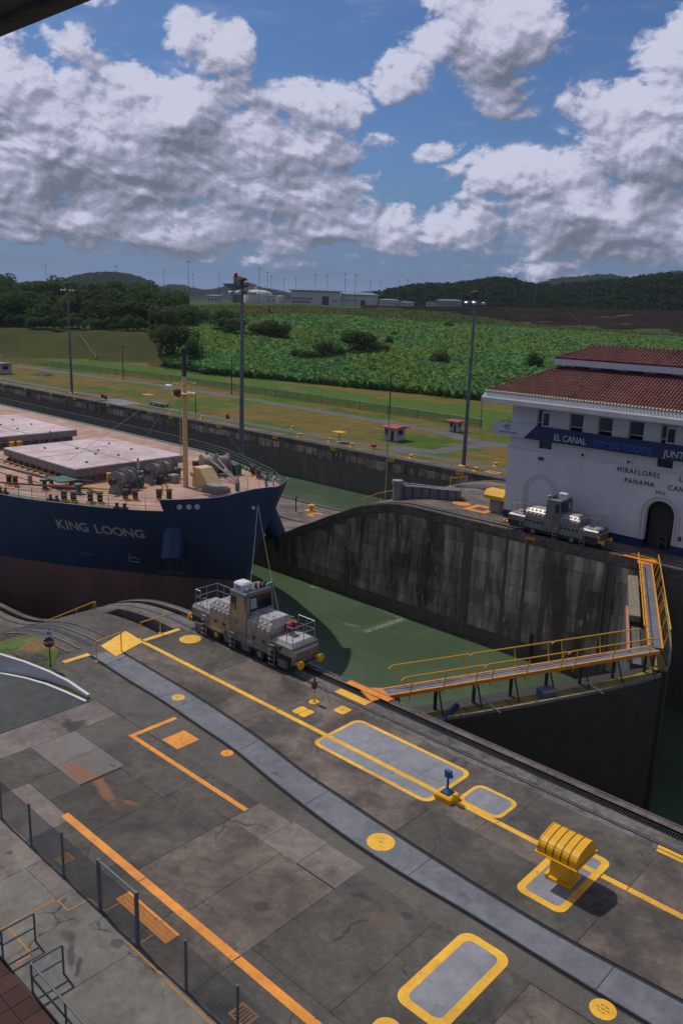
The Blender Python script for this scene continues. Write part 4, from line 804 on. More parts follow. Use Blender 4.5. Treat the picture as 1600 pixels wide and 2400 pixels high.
sp = thing('lamp_pole', 'thin far light pole on the skyline of the new locks', 'light pole', (0, 0, 0), 0, 'far skyline light poles'); MB().bar((0, 0, 0), (0, 0, 1), .008, 5, .005).build('pole', MT['mastg'], sp); MB().lathe((0, 0, .985), [(.02, 0), (.055, .008), (.055, .015), (.01, .022)], 8).build('lamp_ring', MT['grst'], sp)
first = True; FPO = []
for a, d, h in [(-61.9, 900, 31), (-57.6, 900, 32), (-54.6, 900, 30), (-53.0, 860, 38), (-52.7, 1000, 30), (-51.0, 950, 30), (-48.35, 850, 34), (-47.8, 900, 32), (-47.55, 950, 30), (-46.7, 980, 28), (-45.9, 980, 30), (-44.6, 980, 34), (-43.8, 980, 34), (-42.6, 980, 36), (-41.9, 820, 30), (-40.9, 980, 30), (-40.2, 980, 28), (-39.0, 980, 30), (-38.4, 980, 32), (-37.2, 900, 28), (-36.4, 980, 30), (-33.2, 850, 31), (-31.3, 850, 32), (-30.0, 830, 28), (-26.4, 880, 30), (-22.2, 900, 29)]:
    x, y = pol(a, d); z = 17 if a < -36 else 20
    if first: sp.location = (x, y, z); sp.scale = (h,) * 3; first = False; o = sp
    else: o = dup(sp, (x, y, z), 0, None, None, h)
    FPO.append((a, o))
ORD2 = ['first', 'second', 'third', 'fourth', 'fifth', 'sixth', 'seventh', 'eighth', 'ninth', 'tenth', 'eleventh', 'twelfth', 'thirteenth', 'fourteenth', 'fifteenth', 'sixteenth', 'seventeenth', 'eighteenth', 'nineteenth', 'twentieth', 'twenty-first', 'twenty-second', 'twenty-third', 'twenty-fourth', 'twenty-fifth', 'twenty-sixth']
for i, (a, o) in enumerate(sorted(FPO, key=lambda p: p[0])): o['label'] = f'thin far light pole on the skyline, {ORD2[i]} from the left'
# ================================================================== LOWER TERRACE FURNITURE
def mast(loc, h, label, heads=6, r0=.38):
    t = thing('light_mast', label, 'light mast', loc)
    MB().bar((0, 0, .3), (0, 0, h), r0, 12, r0 * .5).build('pole', MT['mastg'], t, smooth=True); MB().bbox((0, 0, 0), (1.3, 1.3, .32), .1).build('base', MT['yelm'], t)
    MB().lathe((0, 0, h - .5), [(.4, -.2), (1.0, 0), (1.0, .12), (.3, .3)], 12).build('ring', MT['grst'], t); MB().lathe((0, 0, h + .9), [(.2, -.9), (.25, 0), (.75, .1), (.6, .35), (.1, .5)], 10).build('top_cap', MT['rust'], t)
    for i in range(heads):
        a = i * 6.283 / heads; l_ = MB().bbox((math.cos(a) * 1.5, math.sin(a) * 1.5, h - .85), (.75, .6, .42), .1).build('floodlight', MT['galv'], t); MB().bar((math.cos(a) * .7, math.sin(a) * .7, h - .4), (math.cos(a) * 1.4, math.sin(a) * 1.4, h - .45), .06, 5).build('bracket', MT['grst'], l_)
    return t
mast((-208.9, 87.4, LB), 28.2, 'tall grey floodlight mast at the left, beyond the far lane'); mr = mast((-78.5, 87.0, LB), 28.0, 'tall grey floodlight mast at the right, by the far quay')
mm = mast((-86.0, 43.5, -8.5), 29.4, 'tall grey floodlight mast in the middle rising behind the ship'); MB().bar((-1.3, 0, 27.2), (-1.3, 0, 31.2), .05, 5).build('beacon_pole', MT['blkst'], mm); MB().lathe((-1.3, 0, 30.8), [(.05, -.1), (.24, 0), (.24, .5), (.1, .6)], 8).build('beacon', MT['red'], mm)
lp = thing('lamp_post', 'slim dark lamp post by the green fence', 'lamp post', (-236.7, 121.6, LB)); MB().bar((0, 0, 0), (0, 0, 10.7), .17, 8, .11).build('pole', MT['blkst'], lp); MB().bbox((.3, 0, 10.65), (1.1, .5, .28), .06).build('lamp_head', MT['blkst'], lp)
lp['label'] = 'slim dark lamp post by the green fence, leftmost'
dup(lp, (-184.9, 124.2, LB), 0, 'slim dark lamp post by the green fence, just left of the middle mast'); dup(lp, (-125.2, 123.4, LB), 0, 'slim dark lamp post by the green fence, above the red roofed kiosk'); dup(lp, (-104.4, 131.5, LB), 0, 'slim dark lamp post by the fence gate, next to the white building', None, .62); dup(lp, (-156.2, 89.4, LB), 0, 'short dark lamp post on the quay right of the ship mast', None, .6)
# green wire fence
t = thing('wire_fence', 'long green wire fence between lawn and cane field', 'fence', (-200, 129, LB)); FP = [(-440, 116), (-322, 122), (-224, 131.5), (-160, 131), (-102, 128.6)]
vs, fs = [], []
L0 = [(p[0] + 200, p[1] - 129) for p in FP]; k = 0
for (xa, ya), (xb, yb) in zip(L0, L0[1:]):
    n = int(math.hypot(xb - xa, yb - ya) / .17)
    for i in range(n):
        x = xa + (xb - xa) * i / n; y = ya + (yb - ya) * i / n; w = .034; vs += [(x - w, y, .05), (x + w, y, .05), (x + w, y, 2.25), (x - w, y, 2.25)]; fs.append((k, k + 1, k + 2, k + 3)); k += 4
    for zz in (.5, 1.1, 1.7): vs += [(xa, ya, zz), (xb, yb, zz), (xb, yb, zz + .035), (xa, ya, zz + .035)]; fs.append((k, k + 1, k + 2, k + 3)); k += 4
tag(quads_obj('wire_mesh', np.array(vs), np.array(fs), MT['fgrn'], t), kind='stuff')
mb = MB()
for (xa, ya), (xb, yb) in zip(L0, L0[1:]): mb.bar((xa, ya, 2.28), (xb, yb, 2.28), .04, 5)
mb.build('top_rail', MT['galv'], t)
for (xa, ya), (xb, yb) in zip(L0, L0[1:]):
    n = int(math.hypot(xb - xa, yb - ya) / 4.5)
    for i in range(n): MB().bar((0, 0, 0), (0, 0, 2.35), .05, 5).build('post', MT['fgrn'], t, loc=(xa + (xb - xa) * i / n, ya + (yb - ya) * i / n, 0))
t = thing('fence_gate', 'grey wire gate in the fence next to the white building', 'gate', (-94, 127.5, LB))
for x in (0, 4.5, 9): MB().bar((x, 0, 0), (x, 0, 2.2), .06, 6).build('post', MT['galv'], t)
MB().bar((0, 0, 2.0), (9, 0, 2.0), .04, 5).build('top_rail', MT['galv'], t)
for i in range(36): MB().box((i * .25 - .01, -.01, .1), (i * .25 + .01, .01, 2.0)).build('wire', MT['galv'], t)
# kiosks
def kiosk(loc, w, dpt, h, label, roofm, over=.7, base=None, ridge=.25, rz=0.):
    t = thing('kiosk', label, 'kiosk', loc, rz)
    MB().bbox((0, 0, .12), (w, dpt, h - .12), .05).build('wall', MT['kwall'], t); MB().bbox((0, 0, 0), (w + .4, dpt + .4, .14), .03).build('floor_slab', base or MT['concp'], t)
    mb = MB(); a, c = w / 2 + over, dpt / 2 + over; mb.loft([[(-a, -c, h + .05), (a, -c, h + .05), (a, c, h + .05), (-a, c, h + .05)], [(-a, -c, h + .2), (a, -c, h + .2), (a, c, h + .2), (-a, c, h + .2)], [(-a * .96, -.06, h + .2 + ridge), (a * .96, -.06, h + .2 + ridge), (a * .96, .06, h + .2 + ridge), (-a * .96, .06, h + .2 + ridge)]]); rf = mb.build('roof', roofm, t)
    for i in range(5): MB().box((-a + .1 + i * (2 * a - .2) / 5 - .02, -c, h + .2), (-a + .1 + i * (2 * a - .2) / 5 + .02, -c + .06, h + .24)).build('rib', roofm, rf)
    for x, y, ww, ax in ((-w * .22, -dpt / 2 - .012, w * .3, 0), (w / 2 + .012, 0, dpt * .45, 1)):
        d_ = (ww / 2, .03) if not ax else (.03, ww / 2); wn = MB().box((x - d_[0], y - d_[1], h * .48), (x + d_[0], y + d_[1], h * .82)).build('window', MT['dkgl'], t); e_ = (ww / 2 + .08, .08) if not ax else (.08, ww / 2 + .08); MB().box((x - e_[0], y - e_[1], h * .82 + .02), (x + e_[0], y + e_[1], h * .82 + .1)).build('awning', MT['blkst'], wn)
    MB().box((w * .12, -dpt / 2 - .04, .14), (w * .34, -dpt / 2 + .02, h * .8)).build('door', MT['dkgl'], t)
    for sx in (-1, 1): MB().bar((sx * (w / 2 + over * .8), -dpt / 2 - over * .8, .0), (sx * (w / 2 + over * .8), -dpt / 2 - over * .8, h + .06), .05, 5).build('roof_post', MT['white'], t)
    return t
kiosk((-104.2, 99.7, LB), 3.0, 3.2, 2.55, 'small kiosk with red sheet roof and white walls on the lawn', MT['kred'], .65); kiosk((-103.7, 120.4, LB), 2.1, 1.9, 2.2, 'tiny guard hut with red roof and blue base by the road', MT['kred'], .8, MT['blue'], .12)
kiosk((-272.5, 98.0, LB), 4.5, 4.5, 3.2, 'grey hut with flat roof at the left edge', MT['grst'], .6)
# bollards, blocks and plates along the far quay
ORD = ['first', 'second', 'third', 'fourth', 'fifth', 'sixth', 'seventh', 'eighth', 'ninth', 'tenth', 'eleventh', 'twelfth', 'thirteenth', 'fourteenth', 'fifteenth', 'sixteenth', 'seventeenth', 'eighteenth', 'nineteenth', 'twentieth', 'twenty-first', 'twenty-second', 'twenty-third', 'twenty-fourth', 'twenty-fifth', 'twenty-sixth']
for i, x in enumerate([-240.8, -227.4, -212.8, -200.3, -184, -166.1, -157.5, -140, -122, -105.8, -91.6, -76.6]):
    t = thing('mooring_recess', f'yellow recessed mooring bitt in the far quay wall, {ORD[i]} from the left', 'mooring bitt', (x, W3 - .1, LB - .55), 0, 'recessed bitts in the far quay wall')
    mb = MB(); mb.box((-.75, -.08, -.1), (-.5, .15, .55)).box((.5, -.08, -.1), (.75, .15, .55)).box((-.5, -.08, -.1), (.5, .15, .1)); mb.build('frame', MT['yelm'], t); MB().bar((0, -.02, .1), (0, -.02, .55), .14, 8).build('bitt_post', MT['yelm'], t)
for i, (x, y) in enumerate(sorted([(-118.5, 86.7), (-110.7, 87.6), (-103.9, 86.5), (-89.2, 86.2), (-75, 85.7), (-126.8, 92.8), (-75.3, 92.3), (-150, 86.5), (-162, 86.6), (-176, 86.6), (-205, 86.4)])):
    t = thing('bollard', f'small yellow mushroom bollard on the far quay, {ORD[i]} from the left', 'bollard', (x, y, LB), 0, 'yellow bollards on the far quay'); MB().lathe((0, 0, 0), [(.45, 0), (.45, .08), (.24, .12), (.22, .45), (.42, .5), (.38, .66), (.05, .7)], 10).build('bollard_body', MT['yelm'], t, smooth=True); MB().bbox((0, 0, -.02), (1.1, 1.1, .05), .02).build('base_plate', MT['yelm'], t)
def platetable(loc, w, h, label):
    t = thing('inspection_table', label, 'table', loc); MB().bbox((0, 0, h), (w, w * .8, .1), .03).build('top', MT['yelm'], t); MB().bar((0, 0, .1), (0, 0, h), .09, 6).build('leg', MT['grst'], t); MB().bbox((0, 0, 0), (1.0, 1.0, .1), .03).build('foot', MT['yelm'], t)
platetable((-108.9, 88.3, LB), 2.4, 2.0, 'yellow flat topped stand on the far quay left of the kiosk')
t = thing('fire_hose_box', 'small red signal box on a post on the far quay', 'box', (-99.8, 88.1, LB)); MB().bbox((0, 0, .35), (1.0, .5, .55), .05).build('case', MT['red'], t); MB().bar((0, 0, 0), (0, 0, .4), .06, 6).build('post', MT['blkst'], t)
for (x, y), lab in (((-193.5, 88.4), 'red valve unit on the grey plate of the far quay'), ((-196.9, 89.5), 'red post beside the grey plate on the far quay'), ((-147, 91.4), 'red marker post on the far quay right of the ship mast')):
    t = thing('valve_unit', lab, 'valve', (x, y, LB)); MB().bbox((0, 0, 0), (.8, .6, .5), .06).build('body', MT['rust'], t); MB().bbox((0, 0, .5), (.5, .5, .6), .08).build('head', MT['red'], t); MB().bar((0, -.2, .8), (0, -.45, .8), .12, 6).build('outlet', MT['red'], t)
o = MB().prism([(-6.5, -2.6), (7, -4.5), (7, 2.2), (-5, 3.2)], 0, .04).build('grey_pad', MT['strip'], None, loc=(-187, 88.3, LB)); tag(o, 'pale grey painted pad beside the red valve on the far quay', 'pad')
t = thing('trailer_cart', 'grey flat cart on the far quay left of the ship mast', 'cart', (-174, 91.5, LB)); MB().bbox((0, 0, .55), (6.6, 1.8, .3), .05).build('bed', MT['grst'], t)
for x in (-2.4, 2.4):
    for y in (-.8, .8): MB().lathe((x, y - .1, .35), [(.05, 0), (.34, .02), (.34, .18), (.05, .2)], 10, 'y').build('wheel', MT['blkst'], t)
mb = MB(); mb.bar((-3.2, -.8, 1.5), (3.2, -.8, 1.5), .05, 5); [mb.bar((x, -.8, .85), (x, -.8, 1.5), .04, 5) for x in (-3.2, -1.6, 0, 1.6, 3.2)]; mb.build('side_rail', MT['galv'], t)
for (x, y, w, d_), lab in (((-72.3, 86.7, 2.6, 1.4), 'yellow painted hatch plate on the far quay beside the white building'), ((-196.2, 103.4, 3.0, 2.2), 'yellow square cover lying on the far lawn')):
    t = thing('yellow_cover', lab, 'cover', (x, y, LB)); MB().bbox((0, 0, 0), (w, d_, .12), .03).build('lid', MT['yel'], t); MB().bbox((0, 0, .12), (w * .5, d_ * .5, .03), .01).build('plate', MT['plate'], t)
x, y = -262, 107; mb = MB(); rg = random.Random(3)
vs = []
for i in range(9):
    for j in range(7): vs.append((i * .9 - 3.6, j * .8 - 2.4, max(0, 1.3 * (1 - ((i - 4) / 4.2)**2) * (1 - ((j - 3) / 3.2)**2) + rg.uniform(-.15, .15)) - .05))
mb.add(vs, [(i * 7 + j, (i + 1) * 7 + j, (i + 1) * 7 + j + 1, i * 7 + j + 1) for i in range(8) for j in range(6)]); tag(mb.build('soil_heap', MT['concd'], None, loc=(x, y, LB)), 'low heap of dark soil on the lawn at the left', 'heap')
a, d = -57.6, 0; p0 = Vector(P3(-59.0, 372)); p1 = Vector(P3(-60.0, 398)); o = MB().bar(p0 + Vector((0, 0, .3)), p1 + Vector((0, 0, .2)), .5, 4).build('berm_drain', MT['concd']); tag(o, 'concrete drain running down the grassy berm', 'drain')
# ================================================================== CONTROL BUILDING
YB, X0, X1 = 37.2, -40.1, -10.5; YE = 47.6
cb = thing('control_building', 'white lock control building with two tier red tiled roof', 'building', (X0, YB, 0)); LX = X1 - X0; DY = YE - YB
def wallgrid(xs_, zs_, holes, y, th, name, mat, parent):
    """front wall (facing -y) as cells, leaving rectangular holes"""
    mb = MB()
    for xa, xb in zip(xs_, xs_[1:]):
        run = None
        for za, zb in list(zip(zs_, zs_[1:])) + [(None, None)]:
            hole = za is None or any(h[0] - 1e-4 <= xa and xb <= h[1] + 1e-4 and h[2] - 1e-4 <= za and zb <= h[3] + 1e-4 for h in holes)
            if hole:
                if run: mb.box((xa, y, run[0]), (xb, y + th, run[1])); run = None
            else: run = (run[0], zb) if run else (za, zb)
    return mb.build(name, mat, parent)
cx_ = lambda X: X - X0
WC = [-36.80, -33.6, -30.9, -28.15, -25.4]; wins = [(cx_(c) - .66, cx_(c) + .66, 8.35, 10.62) for c in WC] + [(cx_(-50.8 - c) - .66, cx_(-50.8 - c) + .66, 8.35, 10.62) for c in WC[:-1]]
low = [(cx_(-36.4) - .66, cx_(-36.4) + .66, 7.12, 8.2), (cx_(-25.4) - .66, cx_(-25.4) + .66, 7.12, 8.2), (cx_(-14.4) - .66, cx_(-14.4) + .66, 7.12, 8.2)]
DX = cx_(-25.2); dw = 1.2; dsp = 3.1                                      # doorway half width, spring height
H_UP = 7.05
holes = wins + low
xs_ = sorted(set([0, LX] + [h[0] for h in holes] + [h[1] for h in holes])); zs_ = sorted(set([H_UP, 11.0] + [max(H_UP, h[2]) for h in holes] + [h[3] for h in holes]))
wallgrid(xs_, zs_, holes, 0, .35, 'upper_wall', MT['wall'], cb)
# lower wall with an arched doorway
mb = MB(); N = 14; arc = [(DX + dw * math.cos(math.pi - math.pi * i / N), dsp + dw * math.sin(math.pi * i / N)) for i in range(N + 1)]
yl = -.1
mb.box((0, yl, .75), (DX - dw, .35, 6.80)); mb.box((DX + dw, yl, .75), (LX, .35, 6.80)); 
for (xa, za), (xb, zb) in zip(arc, arc[1:]): mb.loft([[(xa, yl, za), (xb, yl, zb), (xb, yl, 6.80), (xa, yl, 6.80)], [(xa, .35, za), (xb, .35, zb), (xb, .35, 6.80), (xa, .35, 6.80)]])
mb.build('lower_wall', MT['wall'], cb)
MB().box((0, -.14, 0), (DX - dw, .35, .752)).build('base_course', MT['nblue'], cb); MB().box((DX + dw, -.14, 0), (LX, .35, .752)).build('base_course', MT['nblue'], cb)
MB().box((-.12, -.18, 6.80), (LX + .12, .4, 6.95)).build('belt_course', MT['trim'], cb); MB().box((-.06, -.12, 6.95), (LX + .06, .38, H_UP)).build('belt_course', MT['wall'], cb)
for h in low:
    pass
MB().box((0, .35, 0), (.35, DY, 11.0)).build('side_wall', MT['wall'], cb); MB().box((LX - .35, .35, 0), (LX, DY, 11.0)).build('side_wall', MT['wall'], cb); MB().box((.35, DY - .35, 0), (LX - .35, DY, 11.0)).build('rear_wall', MT['wall'], cb)
MB().box((.35, 3.2, 0), (LX - .35, 3.3, 10.9)).build('inner_partition', MT['concd'], cb); MB().box((.35, .35, 6.3), (LX - .35, 3.2, 6.5)).build('floor_slab', MT['concd'], cb)
def archmould(xc_, w, sp_, z0, depth, name, mat, off):
    mb = MB(); pts = [(xc_ - w, z0)] + [(xc_ + w * math.cos(math.pi - math.pi * i / 16), sp_ + w * math.sin(math.pi * i / 16)) for i in range(17)] + [(xc_ + w, z0)]
    inn = [(xc_ - w + .13, z0)] + [(xc_ + (w - .13) * math.cos(math.pi - math.pi * i / 16), sp_ + (w - .13) * math.sin(math.pi * i / 16)) for i in range(17)] + [(xc_ + w - .13, z0)]
    mb.loft([[(a[0], off, a[1]), (a[0], off - depth, a[1]), (c[0], off - depth, c[1]), (c[0], off, c[1])] for a, c in zip(pts, inn)]); return mb.build(name, mat, cb)
for xc_ in (cx_(-36.4), cx_(-14.2)):
    archmould(xc_, 1.72, 3.05,   .76, .10, 'arch_moulding', MT['trim'], yl); archmould(xc_, 1.42, 3.05, .76, .06, 'arch_moulding', MT['trim'], yl)
archmould(DX, 1.66, dsp, .76, .13, 'door_moulding', MT['trim'], yl); archmould(DX, 1.38, dsp, .76, .08, 'door_moulding', MT['trim'], yl)
MB().box((DX - dw, .9, 0), (DX + dw, 1.0, 4.4)).build('door_recess', MT['blkst'], cb)
dg = MB().box((DX - .15, .7, .05), (DX + .55, .76, 1.15)).build('door_gate', MT['dkgl'], cb); mb = MB(); [mb.box(*q_) for q_ in (((DX - .17, .66, .05), (DX - .1, .69, 1.2)), ((DX + .5, .66, .05), (DX + .57, .69, 1.2)), ((DX - .1, .66, 1.12), (DX + .5, .69, 1.2)), ((DX - .1, .66, .6), (DX + .5, .69, .67)))]; mb.build('gate_frame', MT['grst'], dg)
MB().bbox((DX + 1.9, -.2, 1.3), (.18, .12, .36), .02).build('door_lamp', MT['blkst'], cb)
for h in wins:
    w = MB().box((h[0], .24, h[2]), (h[1], .28, h[3])).build('window', MT['dkgl'], cb); mb = MB(); mb.box((h[0], .18, h[2]), (h[0] + .07, .235, h[3])).box((h[1] - .07, .18, h[2]), (h[1], .235, h[3])).box((h[0] + .07, .18, h[3] - .07), (h[1] - .07, .235, h[3])).box((h[0] + .07, .18, h[2] + 1.05), (h[1] - .07, .235, h[2] + 1.11)); mb.build('frame', MT['trim'], w); MB().box((h[0] - .08, -.1, h[2] - .12), (h[1] + .08, .2, h[2] - .002)).build('sill', MT['trim'], w)
for h in (wins[0], wins[4]): d_ = MB().box((h[0] + .45, .1, h[2]), (h[1] - .05, .16, h[3] - .1)).build('balcony_door', MT['trim'], cb); MB().box((h[0] + .58, .08, h[2] + .9), (h[1] - .18, .097, h[3] - .3)).build('pane', MT['dkgl'], d_)
for h in low: w = MB().box((h[0], .24, h[2]), (h[1], .28, h[3])).build('window', MT['dkgl'], cb); MB().box((h[0] - .06, -.06, h[2] - .1), (h[1] + .06, .2, h[2] - .002)).build('sill', MT['trim'], w)
for x in (cx_(-36.6), cx_(-32.6), cx_(-28.4)): MB().bbox((x, -.22, 6.1 if x < 4 else 7.05), (.5 if x < 4 else .14, .2, .22), .03).build('wall_lamp', MT['blkst'], cb)
# balcony slab behind the banner
MB().box((-1.3, -.72, 7.92), (LX + 1.3, -.001, 8.12)).build('balcony_slab', MT['trim'], cb)
MB().box((-1.3, 0, 7.92), (-.001, 4.0, 8.12)).build('balcony_slab', MT['trim'], cb)
mb = MB(); [mb.bar((-1.22, y, 8.1), (-1.22, y, 9.1), .03, 5) for y in (-.6, .8, 2.2, 3.6)]; mb.bar((-1.22, -.6, 9.1), (-1.22, 3.9, 9.1), .03, 5); mb.build('balcony_rail', MT['blkst'], cb); MB().box((-1.25, .3, 8.3), (-1.2, 3.8, 8.95)).build('balcony_panel', MT['grst'], cb)
# banner
bn = thing('banner', 'long navy banner reading EL CANAL SOMOS TODOS JUNTOS with white end', 'banner', (-41.5, YB - .8, 0)); bx = lambda X: X + 41.5
zT, zB = 9.22, 7.94
MB().loft([[(bx(-41.5), y, zB), (bx(-38.27), y, zB), (bx(-37.04), y, zT), (bx(-41.5), y, zT)] for y in (0, .05)]).build('white_panel', MT['banw'], bn)
MB().loft([[(bx(-38.26), y, zB), (bx(-9.3), y, zB), (bx(-9.3), y, zT), (bx(-37.03), y, zT)] for y in (0, .05)]).build('navy_panel', MT['banb'], bn)
text_mesh('EL CANAL', .80, .004, 'lettering', MT['letw'], facing_my(bx(-35.2), -.012, 8.16) @ Matrix.Diagonal((.86, 1, 1, 1)), bn, 0., space=.98)
text_mesh('SOMOS TODOS', .80, .004, 'lettering', MT['letb'], facing_my(bx(-31.42), -.012, 8.16) @ Matrix.Diagonal((.93, 1, 1, 1)), bn, .018, space=.96); text_mesh('JUNTOS', .80, .004, 'lettering', MT['letw'], facing_my(bx(-25.3), -.012, 8.16) @ Matrix.Diagonal((.9, 1, 1, 1)), bn, 0., space=.96)
mb = MB(); st = []
for i in range(10): a = R(90 + 36 * i); r_ = .36 if i % 2 == 0 else .15; st.append((bx(-39.98) + r_ * math.cos(a), -.012, 8.8 + r_ * math.sin(a)))
inn = [(bx(-39.98) + (p[0] - bx(-39.98)) * .52, -.012, 8.8 + (p[2] - 8.8) * .52) for p in st]
mb.add(st + inn, [(i, (i + 1) % 10, 10 + (i + 1) % 10, 10 + i) for i in range(10)]); mb.mi = [0 if i in (0, 1, 2, 3, 9, 8) else 1 for i in range(10)]; mb.build('star_emblem', [MT['letb'], MT['logor']], bn)
for i in range(3): MB().box((bx(-40.38) - .03 * i, -.014, 8.86 - i * .09), (bx(-40.1) - .02 * i, -.006, 8.90 - i * .09)).build('emblem_stripe', MT['letb'], bn)
text_mesh('CANAL DE PANAMÁ', .21, .003, 'lettering', MT['letb'], facing_my(bx(-39.95), -.012, 8.2), bn, .004, 'CENTER')
# wall inscription
for s_, xl, zb, sz, al in (('MIRAFLORES', -29.35, 6.2, .60, 'LEFT'), ('LOCKS', -24.05, 6.2, .60, 'LEFT'), ('PANAMA', -28.6, 5.36, .60, 'LEFT'), ('CANAL', -24.85, 5.36, .60, 'LEFT'), ('1913', -25.42, 4.86, .38, 'CENTER')):
    text_mesh(s_, sz, .02, 'inscription', MT['letd'], facing_my(cx_(xl), yl - .03, zb - .0) @ Matrix.Diagonal((.94, 1, 1, 1)), cb, 0., al, 1.22)
# roofs ------------------------------------------------------------
def hip(z0, o0, z1, o1, mat, name, th=.12):
    """hip ring between offset o0 (out +) at z0 and o1 at z1"""
    r_ = lambda o, z: [(-o, -o, z), (LX + o, -o, z), (LX + o, DY + o, z), (-o, DY + o, z)]
    mb = MB(); A, Bq = r_(o0, z0), r_(o1, z1); mb.add(A + Bq, [(i, (i + 1) % 4, 4 + (i + 1) % 4, 4 + i) for i in range(4)]); return mb.build(name, mat, cb)
MB().loft([[(-2.13, -2.13, z), (LX + 2.13, -2.13, z), (LX + 2.13, DY + 2.13, z), (-2.13, DY + 2.13, z)] for z in (11.0, 11.4)]).build('eave_slab', MT['wall'], cb)
hip(11.402, 2.13, 11.94, 1.86, MT['wall'], 'eave_apron')
for i in range(14): MB().box((-1.2 + i * 2.3, -2.16, 11.02), (-1.17 + i * 2.3, -2.128, 11.38)).build('apron_seam', MT['trim'], cb)
hip(11.86, 1.90, 14.28, -3.0, MT['tile'], 'roof_deck'); hip(15.10, -2.5, 16.22, -5.15, MT['tile'], 'upper_roof_deck')
def tiles(z0, o0, z1, o1, name, pitch=.29):
    """rows of barrel tiles on the front and left slopes"""
    vs, fs = [], []; k = 0; slope = (z1 - z0) / (o0 - o1)
    for side in (0, 1):
        Lm = LX if side == 0 else DY; u = -o0
        while u < Lm + o0:
            uc = u + pitch / 2; run = min(o0 - o1, uc + o0, Lm + o0 - uc)       # how far up the slope until the hip
            if run > .15:
                nseg = max(1, int(run / .42))
                for s_ in range(nseg):
                    r0, r1 = run * s_ / nseg, run * (s_ + 1) / nseg + .03
                    for rr_, lift in ((r0, .035), (r1, .0)):
                        for t_ in range(5):
                            a = math.pi * t_ / 4; du = -math.cos(a) * pitch * .42; dz = math.sin(a) * pitch * .42 + lift
                            p = (uc + du, -o0 + rr_, z0 + slope * rr_ + dz); vs.append(p if side == 0 else (p[1], p[0], p[2]))
                    fs += [(k + t_, k + t_ + 1, k + 6 + t_, k + 5 + t_) for t_ in range(4)]; k += 10
            u += pitch
    return tag(quads_obj(name, np.array(vs), np.array(fs), MT['tile'], cb), kind='stuff')
tiles(11.90, 1.90, 14.30, -3.0, 'roof_tiles'); tiles(15.13, -2.5, 16.24, -5.15, 'upper_roof_tiles')
mb = MB(); u = -1.74
while u < LX + 1.8: mb.bar((u, -2.03, 11.97), (u, -1.86, 12.03), .10, 6); u += .29
tag(mb.build('tile_ends', MT['tend'], cb), kind='stuff')
for (a, c) in (((-1.9, -1.9, 11.96), (3.0, 3.0, 14.38)), ((LX + 1.9, -1.9, 11.96), (LX - 3., 3., 14.38))): MB().bar(a, c, .12, 7).build('hip_ridge', MT['tile'], cb)
for (a, c) in (((2.5, 2.5, 15.18), (5.15, 5.15, 16.32)), ((5.15, 5.15, 16.3), (LX - 5.15, 5.15, 16.3)), ((5.15, DY - 5.15 + .0, 16.3), (2.5, DY - 2.5, 15.18))): MB().bar(a, c, .13, 7).build('hip_ridge', MT['tile'], cb)
mb = MB(); u = 5.4
while u < LX - 5.2: mb.bar((u, 5.15, 16.38), (u + .12, 5.15, 16.42), .12, 6); u += .42
mb.build('ridge_caps', MT['tile'], cb)
MB().box((3.3, 3.3, 13.6), (LX - 3.3, DY - 3.3, 15.0)).build('upper_storey', MT['wall'], cb); MB().loft([[(2.45, 2.45, z), (LX - 2.45, 2.45, z), (LX - 2.45, DY - 2.45, z), (2.45, DY - 2.45, z)] for z in (14.58, 15.09)]).build('upper_eave', MT['trim'], cb)
for i in range(9): MB().box((4.2 + i * 2.5, 3.24, 14.25), (5.6 + i * 2.5, 3.3 - .002, 14.75)).build('clerestory_window', MT['dkgl'], cb)
for x, y in ((5.9, 1.0), (6.6, -.4)): MB().bar((x, y, 12.0 + .55 * (1.36 + y)), (x, y, 12.55 + .55 * (1.36 + y)), .07, 6).build('vent_pipe', MT['galv'], cb)
